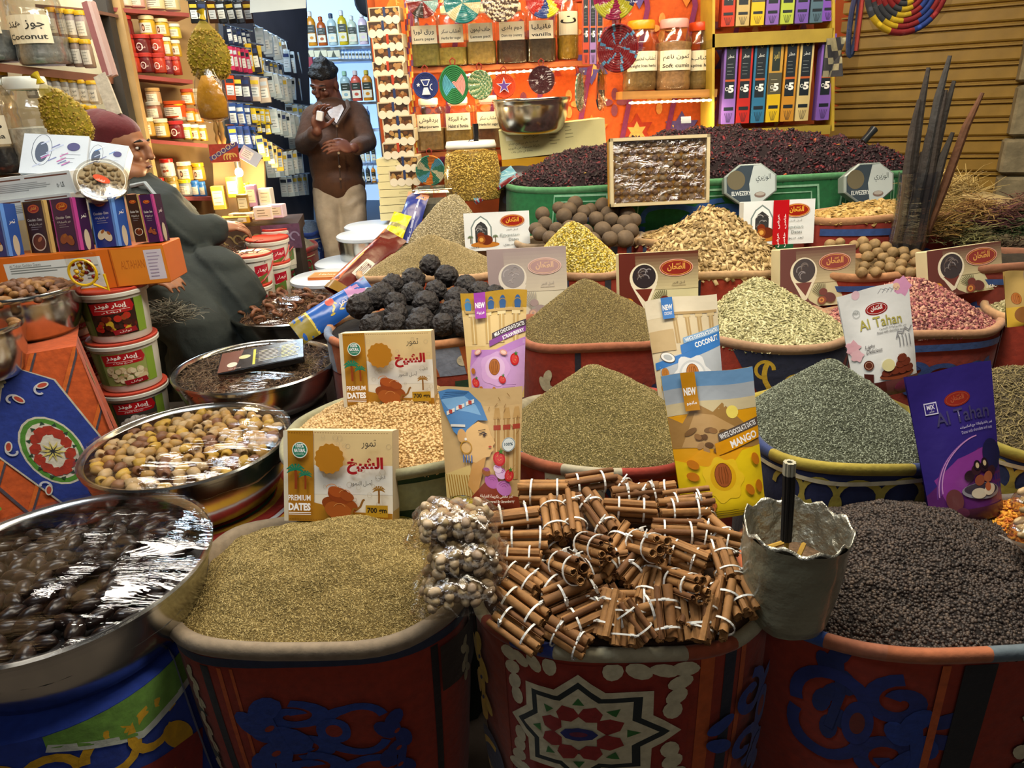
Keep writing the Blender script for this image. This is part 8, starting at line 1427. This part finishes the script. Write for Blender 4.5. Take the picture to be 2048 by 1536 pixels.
# straw and tied herb bunches past the black sticks
def tuft(name, label, px, py, d, n, ln, sp, cols, rad, lab2=None, upb=.5, seed=0):
    rr = random.Random(seed); mb = MB()
    for k in range(n):
        t = rr.uniform(0, 6.283); b = Vector((rr.gauss(0, sp), rr.gauss(0, sp * .6), abs(rr.gauss(0, sp * .8)))); dr = Vector((math.cos(t), math.sin(t) * .8, rr.uniform(-.25, upb))); l_ = ln * rr.uniform(.5, 1.2); c = b + dr * l_ * .5 + Vector((rr.uniform(-1, 1), rr.uniform(-1, 1), rr.uniform(-.5, 1))) * l_ * .15
        mb.tube([b, c, b + dr * l_], [rad, rad * .8, rad * .4], rr.choice(cols), 4, caps=False)
    o = mb.build(name, mat('herb_stalks', None, .85), None); o.matrix_world = T(W(px, py, d)); o['kind'] = 'stuff'; tag(o, label, 'herb', None, 'stuff'); return o
ST = ['#a8905c', '#c0a86c', '#8c7440', '#b49c60']
tuft('dry_straw', 'heap of dry yellow straw behind the black sticks', 1895, 402, 2.7, 620, .075, .05, ST, .0016, seed=1, upb=.7); tuft('dry_straw_end', 'dry straw spilling over the red sack behind the cardboard', 1868, 440, 2.55, 360, .07, .05, ST, .0016, seed=2, upb=.4)
for k, (x, y, cs, lab) in enumerate(((1885, 470, ['#7a5c2c', '#8c7034', '#5c4420'], 'golden brown herb bunch beside the black sticks'), (1930, 485, ['#7a7448', '#8c8854', '#5c5834'], 'grey green herb bunch above the tilted carton'), (1950, 440, ['#8a6a3c', '#6c4c28', '#a08048'], 'tan herb bunch under the cardboard sheet'), (1985, 455, ['#5c3434', '#6e4240', '#4a2a2a'], 'dark red herb bunch by the cardboard sheet'), (2030, 470, ['#4a5a34', '#5c6c40', '#3a4628'], 'green herb bunch at the frame edge'), (2025, 520, ['#4a3c30', '#5c4c3c', '#6a3a30'], 'dark brown herb bunch at the frame edge'), (1990, 515, ['#5c4c38', '#4a4030', '#6c5c40'], 'dull brown herb bunch behind the tilted carton'), (2050, 430, ['#6a4a3c', '#7c5a44', '#5c3c34'], 'reddish herb bunch cut by the frame'))): tuft('herb_bunch', lab, x, y, 2.42, 300, .06, .036, cs, .0017, seed=10 + k)
hb = Sack('herbs', 'blue and red sack under the tied herb bunches', 1850, 2200, 535, .22, 1.03, base='#7a2a1c', rim='#8a5a40'); o = hb.mound('herb_bed', 'dark bed under the tied herb bunches', .02, (0, .3), '#2c2418', sharp=.5); sackart(hb, f_pin, .5, cuts=12)
qc = [W(1928, 372, 2.75), W(2030, 398, 2.6), W(2012, 412, 2.5), W(1925, 392, 2.6)]; o = MB().add(qc + [p + Vector((0, .003, -.006)) for p in qc], [(0, 1, 2, 3), (7, 6, 5, 4), (0, 4, 5, 1), (1, 5, 6, 2), (2, 6, 7, 3), (3, 7, 4, 0)], '#b09a6c').build('cardboard_sheet', PAPER); tag(o, 'tan cardboard sheet lying behind the herb bunches', 'cardboard')
# scoop handle in the hibiscus, right edge bags
o = MB().tube([W(1725, 285, 3.3), W(1738, 270, 3.3), W(1748, 258, 3.3)], [.018, .016, .02], '#24282c', 12).build('scoop_handle', PLAST, None, True); tag(o, 'dark scoop handle stuck in the hibiscus', 'scoop')
o = MB().box((0, 0, 0), (.045, .004, .03), '#5c6470').build('price_tag', PAPER, None); o.matrix_world = FR(1372, 240, 3.25, 0, 20); tag(o, 'small grey tag standing in the hibiscus', 'tag')
def p_edge(A): a = Art(A); a.rect(0, 0, 1, 1, '#b89a5c'); a.poly([(.45, .2), (1, .2), (1, 1), (.5, 1)], '#1c4a94'); a.rect(0, 0, 1, .35, '#d0a83c'); a.text('OR', .8, .45, .12, '#e8e4d8', w=.3); a.ell(.3, .2, .18, '#8a5a2c'); almond(a, .2, .5, .1); return a
pouch('date_pouch', 'yellow and blue date pouch cut by the frame edge', 2052, 648, .95, 88, 108, p_edge, '#b89a5c', yaw=8, lean=14, roll=-4)
CW = date_mesh('cashew', .015, .008, 4.1, mat('cashew_skin', '#b89c70', .5, nz=(40, .2)))
for k, (x, y) in enumerate(((2042, 1040), (2036, 1098))):
    P = G(x, y, .78 - .03 * k); o = thing('nut_bag', '%s clear bag of cashews at the frame edge' % ('upper', 'lower')[k], 'bag', T(P), 'clear bags of cashews'); mb = MB(); mb.ell((.05, 0, .03), (.07, .05, .035), '#fff', 18, 10); mb.build('bag_film', WRAP, o, 'all')
    for q in range(26): t = q * 2.4; link(CW, 'cashew', o, T(.05 + .055 * math.cos(t) * math.sqrt(q / 26), .04 * math.sin(t) * math.sqrt(q / 26), .03 + R.uniform(-.01, .02)) @ RZ(q * 50) @ RX(q * 33))
# paper scraps and the fibrous bundle by the buckets
tuft('fibre_bundle', 'pale grey fibre bundle hanging behind the white buckets', 345, 640, 2.32, 420, .055, .034, ['#8a8878', '#a09c8a', '#6c6a5c', '#44423a'], .0014, seed=31); tuft('root_bundle', 'dark root bundle behind the seated person', 478, 535, 2.9, 360, .06, .04, ['#3a3034', '#5c4a3c', '#2c2a34', '#6c5444'], .002, seed=32)
